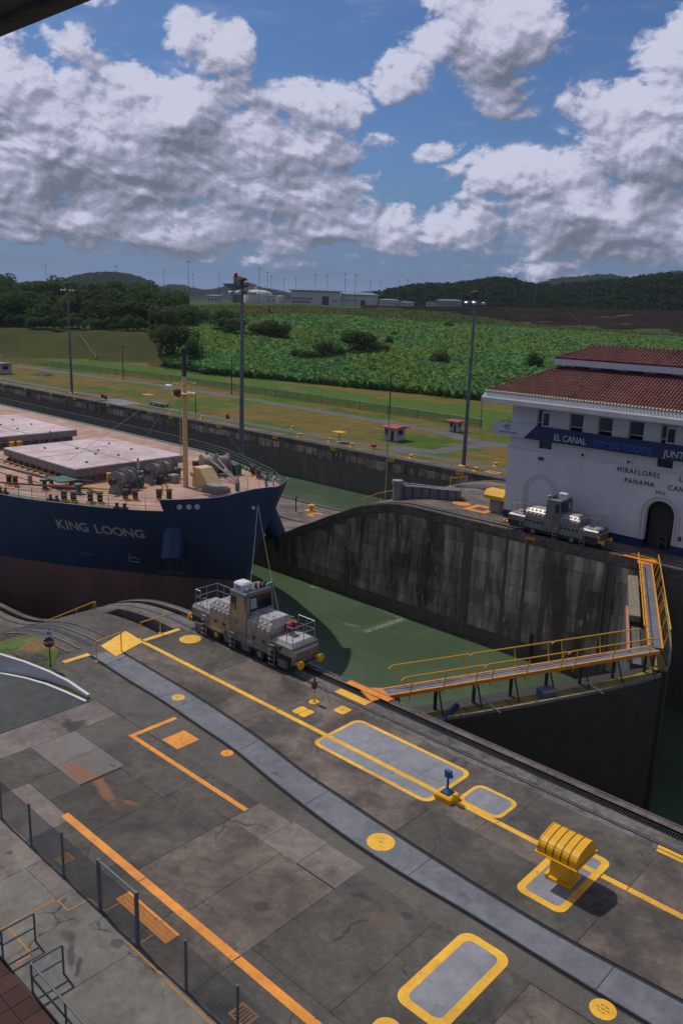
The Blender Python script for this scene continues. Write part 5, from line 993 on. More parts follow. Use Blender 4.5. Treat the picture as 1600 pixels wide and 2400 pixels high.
# ================================================================== MITRE GATES
GX, AX_ = -24.6, -16.75
def gate(side, label):
    """side -1: near leaf, +1: far leaf. local u runs from heel to mitre along the leaf"""
    hy = -.35 if side < 0 else W1 + .35; h = Vector((GX, hy, 0)); a = Vector((AX_, W1 / 2, 0)); L_ = (a - h).length - .08; ang = math.atan2(a.y - h.y, a.x - h.x)
    t = thing('lock_gate', label, 'lock gate', h, ang); s_ = -side                     # +v is towards upstream/right for the near leaf: local -v
    up_ = -1 if side < 0 else 1                                                        # local y direction that faces the upper chamber
    Y = lambda v: up_ * v
    # leaf body with bowed upstream face
    N = 12; inner = [(L_ * i / N, Y(-.55)) for i in range(N + 1)]; outer = [(L_ * i / N, Y(.8 + .6 * math.sin(math.pi * min(1, max(0, (i / N) * 1.0))) ** .55)) for i in range(N + 1)]
    poly = inner + outer[::-1]
    MB().prism(poly, -22, -1.55).build('leaf', MT['gleaf'], t)
    MB().prism([(x, y * (.985 if y * up_ > 0 else 1)) for x, y in [(p[0], p[1] if i <= N else p[1] - Y(.16)) for i, p in enumerate(poly)]], -1.548, -1.52).build('void_shade_deck', MT['blkst'], t)  # inner deck coloured black to stand for the shade of the deep void
    oi_ = [(p[0], p[1] - Y(.16)) for p in outer]; MB().prism([(p[0], p[1] - Y(.95)) for p in outer] + oi_[::-1], -1.518, -1.48).build('side_walk', MT['gdeck'], t)
    for i in range(N):                                                                  # pale timber edge, plank by plank
        p, q_ = outer[i], outer[i + 1]; mb = MB(); mb.loft([[(p[0] + .03, p[1] - Y(.17), -1.54), (p[0] + .03, p[1], -1.54), (p[0] + .03, p[1], -1.36), (p[0] + .03, p[1] - Y(.17), -1.36)], [(q_[0] - .03, q_[1] - Y(.17), -1.54), (q_[0] - .03, q_[1], -1.54), (q_[0] - .03, q_[1], -1.36), (q_[0] - .03, q_[1] - Y(.17), -1.36)]]); mb.build('edge_timber', MT['timber'], t)
    for i in range(1, 7): MB().box((L_ * i / 7 - .03, min(Y(.4), Y(1.1)), -1.48), (L_ * i / 7 + .03, max(Y(.4), Y(1.1)), -1.45)).build('deck_seam', MT['rust'], t)
    # top walkway
    w = .33; x0, x1 = .9, L_ - .02
    for i in range(9): xa = x0 + (x1 - x0) * i / 9; xb = x0 + (x1 - x0) * (i + 1) / 9; MB().box((xa + .01, -w, -.13), (xb - .01, w, -.06)).build('walkway_plate', MT['strip'], t)
    for yy in (-w - .16, w): MB().box((x0, yy + (.05 if yy < 0 else 0), -.24), (x1, yy + (.16 if yy < 0 else .11), -.03)).build('edge_beam', MT['oram'], t)
    mb = MB(); mb.loft([[(x0, -w - .16, -.2), (x0, w + .16, -.2), (x0, w + .16, -.05), (x0, -w - .16, -.05)], [(-.3, -w - .5, -.2), (-.3, w + .5, -.2), (-.3, w + .5, .03), (-.3, -w - .5, .03)]]); mb.build('heel_apron', MT['oram'], t)
    for i in range(8): x = x0 + .6 + (x1 - x0 - 1.2) * i / 7; mb = MB(); mb.bar((x, 0, -1.5), (x, 0, -.2), .1, 6).bar((x, Y(.9), -1.5), (x, Y(.3), -.25), .05, 5); mb.build('walkway_trestle', MT['blkst'], t)
    # folding hand rails
    for sd_ in (-1, 1):
        secs = [(1.6, 6.3), (6.5, 11.8), (11.95, L_ - .6)]
        for xa, xb in secs:
            mb = MB(); mb.bar((xa, sd_ * (w + .42), 1.0), (xb, sd_ * (w + .42), 1.0), .038, 6); mb.bar((xa - .22, sd_ * (w + .42), .86), (xa, sd_ * (w + .42), 1.0), .036, 6); rl = mb.build('hand_rail', MT['yelm'], t)
            for x in np.linspace(xa + .45, xb - .35, 3): MB().bar((x, sd_ * (w + .12), -.45), (x, sd_ * (w + .42), 1.0), .034, 6).build('rail_post', MT['yelm'], rl)
    if side > 0:                                                                        # weathered fender beam on the lower side of the far leaf
        MB().box((2.2, Y(-1.35), -1.2), (L_ * .62, Y(-.62), -.75)).build('fender_beam', MT['timber'], t); MB().box((L_ * .45, Y(-1.5), -1.5), (L_ - .6, Y(-1.32), -1.2)).build('fender_rail', MT['salmon'], t); MB().box((2.2, Y(-1.3), -16), (L_ - .5, Y(-.62), -1.5)).build('fender_face', MT['grst'], t)
    else:
        for x in (6.4, 13.2): MB().bar((x, Y(.6), -1.0), (x + .5, Y(1.7), -1.42), .06, 5, .03).build('brace_rod', MT['galv'], t)
        MB().bbox((10.5, Y(.75), -1.5), (1.0, .7, .5), .08).build('motor_box', MT['grst'], t); MB().bar((1.8, Y(2.4), -1.8), (5.0, Y(.4), -1.3), .16, 8).build('gate_strut', MT['nblue'], t)
    return t
MT['gleaf'] = M('dark_gate_steel', (.075, .062, .048), (.06, .05, .04), .8, .85, 0, .01, spec=.15)
MT['gdeck'] = M('ochre_gate_deck', (.26, .18, .03), (.19, .15, .035), 1.2, .85, c3=(.10, .10, .03), s3=.7, t3=(.5, .68), c4=(.20, .15, .07), s4=3, t4=(.62, .74))
MT['timber'] = M('weathered_timber', (.26, .22, .17), (.17, .14, .11), 3., .9, c4=(.10, .09, .05), s4=5, t4=(.55, .7)); MT['salmon'] = M('salmon_paint', (.52, .20, .13), (.40, .15, .10), 3., .7)
gate(-1, 'near leaf of the closed lock gate, with yellow hand rails and ochre lower deck'); gate(1, 'far leaf of the closed lock gate, running up to the white building side')
def heelplate(x, y, sgn, label):
    t = thing('heel_plate', label, 'plate', (x, y, 0)); yy = lambda a: sgn * a
    MB().box((-1.55, min(yy(-.42), yy(.02)), .036), (1.35, max(yy(-.42), yy(.02)), .05)).build('painted_plate', MT['oram'], t); MB().box((-1.6, min(yy(.041), yy(.10)), -.07), (1.4, max(yy(.041), yy(.10)), .045)).build('red_edge', MT['redp'], t)
    MB().box((-1.3, min(yy(-1.52), yy(-.98)), .002), (.75, max(yy(-1.52), yy(-.98)), .014)).build('painted_plate', MT['yel'], t); MB().box((.755, min(yy(-1.52), yy(-.98)), .002), (.83, max(yy(-1.52), yy(-.98)), .016)).build('red_edge', MT['redp'], t); MB().box((-1.38, min(yy(-1.52), yy(-.98)), .002), (-1.305, max(yy(-1.52), yy(-.98)), .016)).build('red_edge', MT['redp'], t)
heelplate(-24.7, 0, 1, 'orange and yellow painted plates with red edges at the near gate heel'); heelplate(-24.9, W1, -1, 'orange painted plates with red edge at the far gate heel')
def stencil(s_, x, y, sz, mat, mir, rz, parent, z=.004): return text_mesh(s_, sz, .0015, 'stencil_lettering', mat, Matrix.Translation((x, y, z)) @ Matrix.Rotation(rz, 4, 'Z'), parent)
MT['sten'] = M('faded_stencil_paint', (.36, .27, .20), (.18, .15, .12), 9., .85)
stencil('CENTRAL ESTE', -28.6, -.05, .24, MT['sten'], 0, 0, nw, .004).location.y = -.36; stencil('130+18.00', -21.2, -2.75, .33, MT['sten'], 0, R(-4), deck)
# foam streaks on the water
mb = MB(); rg = random.Random(9)
def foam(cx0, cy0, cx1, cy1, n, spread, s0=.05, s1=.28, bow=0.):
    for _ in range(n):
        t = rg.random(); x = cx0 + (cx1 - cx0) * t + rg.gauss(0, spread); y = cy0 + (cy1 - cy0) * t + rg.gauss(0, spread) + bow * math.sin(math.pi * t); s_ = rg.uniform(s0, s1) ** 1.3; a = rg.random() * 3.14
        mb.add([(x + s_ * math.cos(a + i * 1.257 + rg.uniform(-.3, .3)) * rg.uniform(.6, 1.2), y + s_ * math.sin(a + i * 1.257) * rg.uniform(.4, .8), WAT + .012) for i in range(5)], [(0, 1, 2, 3, 4)])
foam(-48.5, 27.4, -48.1, 32.7, 900, .22, .02, .15, bow=.3); foam(-48.2, 32.9, -53, 33.2, 300, .16, .02, .13); foam(-51.4, 27.3, -49.6, 27.8, 160, .12, .02, .11); foam(-62, 33.2, -40, 33.2, 300, .1, .02, .12); foam(-61.5, 32.6, -60.2, 33.2, 120, .2, .02, .12); foam(-52, 22, -34, 32, 120, 3.5, .02, .08); foam(-10, 6, -2, 14, 26, 2.5, .03, .10)
MT['foam'] = M('foam', (.42, .44, .36), (.30, .33, .26), 5., .7); tag(mb.build('foam', MT['foam']), 'pale foam streaks drifting on the green water', 'foam', kind='stuff')
MT['grst2'] = M('winch_grey_paint', (.27, .26, .25), (.18, .17, .16), 3., .6)
# ================================================================== SHIP
SXO, CY = -52.7, 16.5
ship = thing('bulk_carrier', 'navy blue bulk carrier KING LOONG with red bottom entering the lock', 'ship', (SXO, CY, 0))
T_S = [0, .15, .4, .9, 1.9, 3.3, 6.4, 9.4, 12.7, 16, 22, 30, 60]; T_B = [0, 1.7, 2.7, 3.9, 5.5, 7.3, 9.4, 10.8, 12, 13.2, 14.6, 15.2, 15.3]
B_S = [0, .5, 1.5, 3, 6, 10, 13.2, 17, 21, 30, 40]; B_B = [0, .8, 1.6, 2.8, 4.9, 7.3, 9.3, 11.1, 12.9, 15, 15.3]
def xst(z): return -1.0 + (min(max(z, -5.2), 2.8) + 5.2) / 8. if z > -5.2 else -1.0            # local stem x
def hb(x, z):
    t = min(1, max(0, (z + 5.2) / 8.)) ** .95; s_ = max(0, xst(z) - x); return smooth_tab(s_, T_S, T_B) * t + smooth_tab(s_, B_S, B_B) * (1 - t)
def zdk(x): return 1.45 + .5 * min(1, max(0, (x + 17) / 17.)) ** 1.3
ST = [190, 120, 70, 55, 45, 38, 32, 27, 23, 20, 17, 15, 13, 11, 9.5, 8, 6.7, 5.5, 4.4, 3.5, 2.7, 2.0, 1.4, .9, .5, .22, .06, 0]
def level(zf):
    L_ = []
    for s_ in ST: z = zf(s_) if callable(zf) else zf; x = xst(z) - s_; L_.append((x, -hb(x, z), z))
    return L_ + [(p[0], -p[1], p[2]) for p in L_[-2::-1]]
def skin(levels, name, mat, par=ship):
    mb = MB(); mb.loft(levels, close=False, cap=False); return mb.build(name, mat, par, smooth=True)
dk = lambda s_: zdk(-s_)
skin([level(z) for z in (-14, -11, -8, -5.2)], 'bottom_hull', MT['hulr']); hullu = skin([level(-5.2), level(-3.6), level(-2.0), level(-.5), level(.6), level(dk)], 'topside_hull', MT['hull'])
MB().add(level(dk), [tuple((i, i + 1, 2 * len(ST) - 3 - i, 2 * len(ST) - 2 - i)) for i in range(len(ST) - 2)] + [(len(ST) - 2, len(ST) - 1, len(ST))]).build('deck', MT['deck'], ship)
# bulwark round the bow
BS_ = [s_ for s_ in ST if s_ <= 3.5]
def bul(zf, inset=0.):
    L_ = []
    for s_ in BS_:
        z = zf(s_); x = xst(min(2.8, z)) - s_; L_.append((x - (inset if s_ < .3 else 0), -(hb(x, min(2.8, z)) - inset if s_ > .05 else 0), z))
    return L_ + [(p[0], -p[1], p[2]) for p in L_[-2::-1]]
zt_ = lambda s_: zdk(-s_) + 1.08 + (.35 if s_ < .6 else .0) * (1 - s_ / .6 if s_ < .6 else 0)
skin([bul(dk), bul(zt_)], 'bulwark', MT['hull']); skin([bul(zt_), bul(lambda s_: zt_(s_) + .03, .1), bul(zt_, .14)], 'bulwark_cap', MT['nbl2']) if 'nbl2' in MT else None
MT['nbl2'] = M('pale_blue_cap_rail', (.10, .18, .36), rough=.5); skin([bul(zt_), bul(lambda s_: zt_(s_) + .04, .08), bul(zt_, .15)], 'cap_rail', MT['nbl2']); skin([bul(dk, .15), bul(zt_, .15)], 'bulwark_inside', MT['grn'])
# green margin strips on deck
for sg in (-1, 1):
    mb = MB(); A = [(-s_, sg * (hb(-s_, 1.5) - .12), dk(s_) + .006) for s_ in ST if 6 < s_ < 130]; Bq = [(p[0], p[1] - sg * .75, p[2]) for p in A]; n = len(A); mb.add(A + Bq, [(i, i + 1, n + i + 1, n + i) for i in range(n - 1)]); mb.build('green_margin', MT['grn'], ship)
# hull railing
def ship_rail(sg, s0, s1, name):
    t = MB(); xs_ = np.arange(s0, s1, 1.5); P_ = [(-s_, sg * (hb(-s_, 1.5) - .12), dk(s_)) for s_ in xs_]
    for zz in (.38, .72, 1.05): t.tube([(p[0], p[1], p[2] + zz) for p in P_], .022, 4)
    r_ = t.build(name, MT['grn2'], ship)
    for p in P_: MB().bar(p, (p[0], p[1], p[2] + 1.06), .03, 4).build('stanchion', MT['grn2'], r_)
MT['grn2'] = M('grey_green_rail_paint', (.14, .17, .16), rough=.6); ship_rail(-1, 3.6, 75, 'deck_rail'); ship_rail(1, 1.5, 85, 'deck_rail')
# hatches
def hatch(xa, xb, par=ship):
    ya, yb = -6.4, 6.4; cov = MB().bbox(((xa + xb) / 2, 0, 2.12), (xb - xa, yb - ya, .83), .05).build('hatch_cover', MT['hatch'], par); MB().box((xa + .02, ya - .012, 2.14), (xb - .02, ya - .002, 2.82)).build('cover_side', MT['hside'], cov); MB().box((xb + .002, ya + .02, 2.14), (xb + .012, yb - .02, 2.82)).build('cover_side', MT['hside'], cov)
    MB().box((xa + .4, ya + .4, 1.3), (xb - .4, yb - .4, 2.12)).build('coaming', MT['hside'], par); MB().box((xa, -.06, 2.952), (xb, .06, 2.975)).build('joint_strip', MT['hside'], cov); MB().box(((xa + xb) / 2 - .06, ya, 2.952), ((xa + xb) / 2 + .06, -.07, 2.97)).build('joint_strip', MT['hside'], cov)
    for fx, fy in ((.2, -.5), (.35, -.1), (.5, .1), (.62, -.12), (.75, .12), (.85, -.6), (.3, .6), (.6, .6)): MB().bbox((xa + (xb - xa) * fx, yb * fy, 2.953), (.35, .16, .14), .03).build('lifting_pad', MT['rust'], cov)
    for i in range(int((xb - xa) / 1.3)):
        x = xa + .7 + i * 1.3; MB().loft([[(x - .05, ya + .4, 1.46), (x - .05, ya - .5, 1.46), (x - .05, ya + .35, 2.1)], [(x + .05, ya + .4, 1.46), (x + .05, ya - .5, 1.46), (x + .05, ya + .35, 2.1)]]).build('coaming_stay', MT['mast2'], par)
    for i in range(9):
        y = ya + .9 + i * 1.35; MB().loft([[(xb - .4, y - .05, 1.46), (xb + .4, y - .05, 1.46), (xb - .35, y - .05, 2.1)], [(xb - .4, y + .05, 1.46), (xb + .4, y + .05, 1.46), (xb - .35, y + .05, 2.1)]]).build('coaming_stay', MT['hside'], par)
    MB().box((xa, ya - .62, 1.75), (xb, ya - .52, 1.85)).build('stay_rail', MT['mast2'], par)
MT['mast2'] = M('ochre_stay_paint', (.28, .17, .06), (.18, .12, .06), 2., .7)
hatch(-33.7, -18.8); hatch(-57.5, -40.7)
for x, y in ((-17.6, -3.4), (-17.6, -2.5), (-39.6, -2.6), (-39.6, -1.7)):
    o = MB().bbox((x, y, 1.46), (.5, .5, .95), .04).build('striped_post', MT['yelm'], ship); [MB().loft([[(x + .253, y - .25, z), (x + .253, y + .25, z + .2), (x + .253, y + .25, z + .3), (x + .253, y - .25, z + .1)], [(x + .262, y - .25, z), (x + .262, y + .25, z + .2), (x + .262, y + .25, z + .3), (x + .262, y - .25, z + .1)]]).build('black_stripe', MT['blkst'], o) for z in (1.5, 1.8, 2.08)]
# foremast
mx, my = -10.9, .8
fm = MB().bar((mx, my, 1.5), (mx, my, 12.2), .26, 12, .21).build('foremast', MT['mast'], ship, smooth=True); MB().bar((mx, my, 12.2), (mx, my, 14.4), .21, 10, .18).build('mast_top', MT['blkst'], fm); MB().bbox((mx, my, 14.4), (.45, .45, .5), .05).build('mast_lamp', MT['blkst'], fm)
MB().lathe((mx, my, 10.6), [(.3, 0), (1.15, .02), (1.15, .08), (.3, .1)], 14).build('platform', MT['mast'], fm); mb = MB()
for i in range(10): a = i * .628; mb.bar((mx + 1.1 * math.cos(a), my + 1.1 * math.sin(a), 10.65), (mx + 1.1 * math.cos(a), my + 1.1 * math.sin(a), 11.6), .022, 4); [mb.bar((mx + 1.1 * math.cos(a), my + 1.1 * math.sin(a), z), (mx + 1.1 * math.cos(a + .628), my + 1.1 * math.sin(a + .628), z), .022, 4) for z in (11.15, 11.6)]
mb.build('platform_rail', MT['mast'], fm); MB().lathe((mx + .15, my - .9, 10.75), [(.05, -.3), (.28, -.3), (.45, .1), (.42, .12), (.2, -.1), (.02, -.1)], 12, 'y').build('fog_horn', MT['rust'], fm); MB().bbox((mx - 1.6, my - .6, 10.9), (.9, .5, .45), .1).build('search_light', MT['white'], fm)
MB().bar((mx - .4, my, 13.3), (mx + .9, my, 13.3), .05, 5).build('lamp_arm', MT['blkst'], fm); MB().bbox((mx + .8, my, 13.3), (.3, .3, .4), .05).build('mast_lamp', MT['blkst'], fm)
mb = MB(); mb.bar((mx - .42, my - .25, 1.6), (mx - .42, my - .25, 10.6), .025, 4).bar((mx - .42, my + .1, 1.6), (mx - .42, my + .1, 10.6), .025, 4); [mb.bar((mx - .42, my - .25, 1.8 + i * .35), (mx - .42, my + .1, 1.8 + i * .35), .015, 4) for i in range(25)]; mb.build('mast_ladder', MT['mast'], fm)
MB().loft([[(mx + .4, y, 1.5), (mx + 3.6, y, 1.5), (mx + 3.3, y, 1.75), (mx + 1.5, y, 3.55), (mx + .5, y, 3.6)] for y in (my + .5, my + 2.1)]).build('ramp_housing', MT['mast'], ship); MB().lathe((mx + .55, my + .35, 2.9), [(.02, -.1), (.22, -.1), (.26, .2), (.02, .25)], 10, 'y').build('vent_cowl', MT['mast'], ship)
for a, c in (((mx, my, 12), (-27, 6.0, 2.2)), ((mx, my, 12), (-2.2, 3.8, 2.4)), ((mx, my, 12), (-24, -5.2, 2.2))): MB().bar(a, c, .018, 4).build('stay_wire', MT['cable'], ship)
# winches
def winch(x, y, rz, s=1., n=2):
    c_, s_ = math.cos(rz), math.sin(rz); z0 = zdk(x); root = MB().box((-.75, -1.65, 0), (.75, 1.65, .08))
    for yy in (-1.5, 0., 1.5): root.loft([[(-.7, yy - .09, 0), (.7, yy - .09, 0), (.25, yy - .09, 1.25), (-.25, yy - .09, 1.25)], [(-.7, yy + .09, 0), (.7, yy + .09, 0), (.25, yy + .09, 1.25), (-.25, yy + .09, 1.25)]])
    o = root.build('winch_frame', MT['grst2'], ship); o.location = (x, y, z0); o.rotation_euler = (0, 0, rz); o.scale = (s,) * 3
    for yy in ((-.75, .75) if n == 2 else (-.75,)):
        MB().lathe((0, yy - .55, 1.25), [(.1, 0), (.85, 0), (.85, .07), (.4, .08)], 18, 'y').build('drum_flange', MT['grst2'], o); MB().lathe((0, yy + .47, 1.25), [(.4, 0), (.85, .01), (.85, .08), (.1, .08)], 18, 'y').build('drum_flange', MT['grst2'], o); MB().lathe((0, yy - .46, 1.25), [(.1, 0), (.62, 0)] + [(.62 - .05 * (i % 2), .05 + i * .07) for i in range(12)] + [(.62, .92), (.1, .92)], 16, 'y').build('rope_drum', MT['rope'], o)
    MB().bbox((.3, 2.05, .1), (.9, .8, 1.0), .1).build('gear_box', MT['grn'], o); MB().lathe((0, -2.1, 1.25), [(.05, 0), (.3, 0), (.22, .25), (.3, .5), (.05, .5)], 12, 'y').build('warping_head', MT['rust'], o); MB().bbox((.9, -1.0, 0), (.6, .6, .9), .08).build('control_stand', MT['blkst'], o)
    MB().bbox((-.9, .6, .1), (.7, 1.2, .5), .06).build('brake_unit', MT['red2'], o); return o
MT['red2'] = M('faded_red_machinery', (.20, .035, .03), (.10, .03, .025), 3., .6)
winch(-13.2, -4.6, R(25)); winch(-14.9, .6, R(15)); winch(-13.7, 6.6, R(-20), 1.1); winch(-20 + 3.2, -1.9, R(20), .75, 1)
MB().box((-17.0, -.4, 1.5), (-15.9, 1.4, 2.35)).build('store_box', MT['grst2'], ship); MB().bbox((-13.4, 1.2, 1.55), (.9, .9, .8), .05).build('store_box', MT['grst2'], ship)
# bitts, fairleads, small deck gear
def bitts(x, y, rz=0., m='blkst'):
    o = MB().bbox((0, 0, 0), (1.5, .6, .14), .04).build('bitt_base', MT['yelm'], ship); o.location = (x, y, zdk(x)); o.rotation_euler = (0, 0, rz)
    for xx in (-.45, .45): b_ = MB().lathe((xx, 0, .14), [(.24, 0), (.24, .7), (.30, .74), (.28, .84), (.05, .86)], 12).build('bitt_post', MT[m], o); MB().lathe((xx, 0, .84), [(.285, 0), (.285, .05), (.22, .055)], 12).build('yellow_band', MT['yelm'], b_)
for x, y, r_ in ((-12.6, -10.6, .5), (-10.6, -9.2, .6), (-9.4, -6.4, .7), (-9.6, 9.0, -.7), (-11.5, 9.9, -.6), (-22, -11.2, .2), (-27, -12, .1), (-7.4, -4.2, .9)): bitts(x, y, r_)
def chock(x, y, rz):
    o = MB().bbox((0, 0, 0), (1.3, .35, .16), .04).build('roller_chock', MT['blkst'], ship); o.location = (x, y, zdk(x)); o.rotation_euler = (0, 0, rz)
    for xx in (-.35, .35): MB().lathe((xx, 0, .16), [(.16, 0), (.12, .15), (.16, .35), (.05, .36)], 10).build('roller', MT['rust'], o)
for x, y, r_ in ((-6.9, -9.0, .5), (-13.8, -11.4, .35), (-19.5, -13.3, .2), (-25, -14.2, .1)): chock(x, y, r_)
for x, y in ((-14.9, -8.3), (-10.2, 2.7), (-18.8, -9.6)):
    o = MB().lathe((0, 0, 0), [(.35, 0), (.35, .1), (.2, .14), (.2, .7), (.42, .75), (.42, .95), (.1, 1.05)], 12).build('mushroom_vent', MT['grn'], ship, smooth=True); o.location = (x, y, zdk(x))
MB().tube([(-22, -12.6, 1.95), (-14.5, -7.6, 1.95), (-13.4, -7.2, 1.6)], .09, 6).build('deck_pipe', MT['red2'], ship); MB().tube([(-30, -9.5, 2.1), (-20.5, -8.6, 2.1), (-16.2, -6.0, 2.1)], .12, 6).build('deck_pipe', MT['rust'], ship); MB().tube([(-19.5, -9.6, 1.75), (-15.2, -6.6, 1.75), (-13.8, -5.8, 1.75)], .1, 6).build('deck_pipe', MT['yelm'], ship)
for x, y in ((-22, -9.4), (-19.8, -8.4), (-18, -7.3)): MB().box((x - .16, y - .16, 1.46), (x + .16, y + .16, 2.2)).build('pipe_support', MT['hside'], ship)
MB().box((-19.8, -8.9, 2.16), (-17.2, -7.0, 2.26)).build('pipe_platform', MT['grn'], ship)
o = MB().bbox((-6.9, 1.3, zdk(-6.9)), (2.4, 1.7, .55), .08).build('hatch_box', MT['hside'], ship); MB().bbox((-6.9, 1.3, zdk(-6.9) + .55), (2.0, 1.3, .12), .05).build('lid', MT['grst2'], o)
mb = MB(); [mb.bar((x, y, zdk(x)), (x, y, zdk(x) + 1.1), .03, 4) for x, y in ((-5.7, 4.2), (-5.6, 5.6), (-5.5, 6.6), (-7.2, 4.4))]; mb.tube([(-7.2, 4.4, 3.0), (-5.7, 4.2, 3.0), (-5.5, 6.6, 3.0)], .025, 4); mb.build('small_guard_rail', MT['grn2'], ship)
MB().bar((-5.8, 3.0, 1.7), (-5.8, 3.0, 4.3), .07, 6, .05).build('flag_post', MT['grn2'], ship); MB().bbox((-5.8, 3.0, 1.8), (.35, .35, .8), .05).build('flag_post_base', MT['grn2'], ship)
mb = MB(); mb.bar((-12.9, 5.4, 3.4), (-8.2, 5.1, 1.9), .12, 5).bar((-12.9, 6.4, 3.4), (-8.2, 5.1, 1.9), .10, 5); mb.build('chain_stopper_frame', MT['grst2'], ship)
mb = MB(); [mb.box(*q_) for q_ in (((-9.2, -3.2, 1.7), (-9.12, -3.1, 2.7)), ((-8.4, -3.2, 1.7), (-8.32, -3.1, 2.7)), ((-9.2, -3.2, 2.62), (-8.32, -3.1, 2.7)), ((-9.2, -3.2, 2.15), (-8.32, -3.1, 2.22)))]; mb.build('yellow_guard', MT['yelm'], ship)
for x in np.arange(-24, -7, 1.15):
    y = hb(x, 1.5) - 1.0; o = MB().bbox((x, y, zdk(x)), (.25, .25, .32), .03).build('deck_cleat', MT['mast2'], ship)
# lettering on the hull
def on_hull(x, z, sg=-1):
    p = Vector((x, sg * hb(x, z), z)); tx = (Vector((x + .15, sg * hb(x + .15, z), z)) - Vector((x - .15, sg * hb(x - .15, z), z))).normalized(); tz_ = (Vector((x, sg * hb(x, z + .2), z + .2)) - Vector((x, sg * hb(x, z - .2), z - .2))).normalized()
    n_ = tx.cross(tz_).normalized(); tz_ = n_.cross(tx); return p, tx, tz_, n_
def hull_text(s_, x0, z, size, step, mat):
    x = x0; WD = {'K': .68, 'I': .26, 'N': .72, 'G': .74, 'L': .56, 'O': .80, ' ': .30}; pw = None
    for ch in s_:
        w = WD[ch] * step
        if pw is not None: x += (pw + w) / 2 + .22 * step
        pw = w
        if ch == ' ': continue
        p, tx, tzz, nn = on_hull(x, z); p = p + nn * .03
        mw = Matrix(((tx.x, tzz.x, nn.x, p.x), (tx.y, tzz.y, nn.y, p.y), (tx.z, tzz.z, nn.z, p.z), (0, 0, 0, 1))); text_mesh(ch, size, .008, 'name_letter', mat, mw, ship, .03, 'CENTER')
hull_text('KING LOONG', -13.7, -1.1, 1.36, .93, MT['hlet'])
for i, (a, c) in enumerate((((-9.0, -3.9), (-8.6, -3.1)), ((-9.0, -3.9), (-8.2, -3.9)), ((-8.2, -3.9), (-8.0, -3.6)), ((-8.0, -3.6), (-8.2, -3.4)), ((-8.2, -3.4), (-8.7, -3.4)))):
    pa, _, _, na = on_hull(*a); pc, _, _, nc = on_hull(*c); MB().bar(pa + na * .02, pc + nc * .02, .035, 4).build('bulb_mark', MT['hlet'], ship)
for i in range(4): p, tx, tzz, nn = on_hull(-13.0 + i * .28, -3.6); MB().bar(p + nn * .02 - tzz * .12, p + nn * .02 + tzz * .12, .03, 4).build('draft_mark', MT['hlet'], ship)
# anchors and bolsters
for sg in (-1, 1):
    p, tx, tzz, nn = on_hull(-4.1, -1.0, sg); nn = nn * (1 if nn.y * sg > 0 else -1)
    a_ = MB().bar(p - nn * .6 + Vector((0, 0, 1.0)), p + nn * .75 + Vector((0, 0, -1.3)), 1.0, 18, .95).build('anchor_bolster', MT['hull2'], ship, smooth=True)
    q_ = p + nn * .85 + Vector((0, 0, -1.6)); mb = MB(); mb.bar(q_ + Vector((0, 0, .9)), q_ - Vector((0, 0, .9)), .2, 8); mb.bar(q_ - Vector((0, 0, .9)) - tx * 1.1, q_ - Vector((0, 0, .9)) + tx * 1.1, .28, 8)
    for s2 in (-1, 1): mb.bar(q_ - Vector((0, 0, .9)) + tx * 1.0 * s2, q_ + tx * 1.25 * s2 + nn * .35 + Vector((0, 0, .55)), .24, 6, .07)
    mb.build('anchor', MT['anch'] if 'anch' in MT else MT['rust'], a_)
for x in (-2.55, -2.1, -1.7):
    p, tx, tzz, nn = on_hull(x, 2.25); MB().bar(p - nn * .15, p + nn * .06, .23, 12).build('chock_hole', MT['white'], ship); 
p, tx, tzz, nn = on_hull(-.12, 1.7); MB().bar(p - nn * .1, p + nn * .08, .17, 10).build('bow_chock', MT['white'], ship)
BOWP = (SXO + .15, CY + .3, 2.1)
MB().lathe((-1.2, 0, -9.6), [(.3, 2.6), (1.8, 2.2), (2.4, 1.), (2.5, -1.), (2.4, -6)], 14, 'x').build('bulb', MT['hulr'], ship, smooth=True)
# plate seams and rust runs
for z in (.35, -2.7):
    for sg in (-1,): MB().tube([tuple(on_hull(-s_, z, sg)[0] + on_hull(-s_, z, sg)[3] * .004) for s_ in np.arange(.3, 46, 1.1)], .012, 4).build('weld_seam', MT['hull'], ship)
MT['rustrun'] = M('rust_run', (.12, .065, .045), (.07, .05, .05), 6., .85, stretch=(1., 1., .2))
for x, z, l_ in ((-5.0, 1.0, .9), (-7.6, .9, .7), (-9.2, .8, 1.1), (-12.6, .7, .6), (-14.4, .6, 1.0), (-18.2, .7, .8), (-21.5, .6, 1.2), (-2.3, 1.9, .8), (-2.7, 1.9, .6), (-3.9, -2.9, 1.3), (-4.6, -3.0, .9)):
    p0, _, _, n0 = on_hull(x, z); p1, _, _, n1 = on_hull(x, z - l_); MB().bar(p0 + n0 * .006, p1 + n1 * .006, .045, 4, .008).build('rust_run', MT['rustrun'], ship)
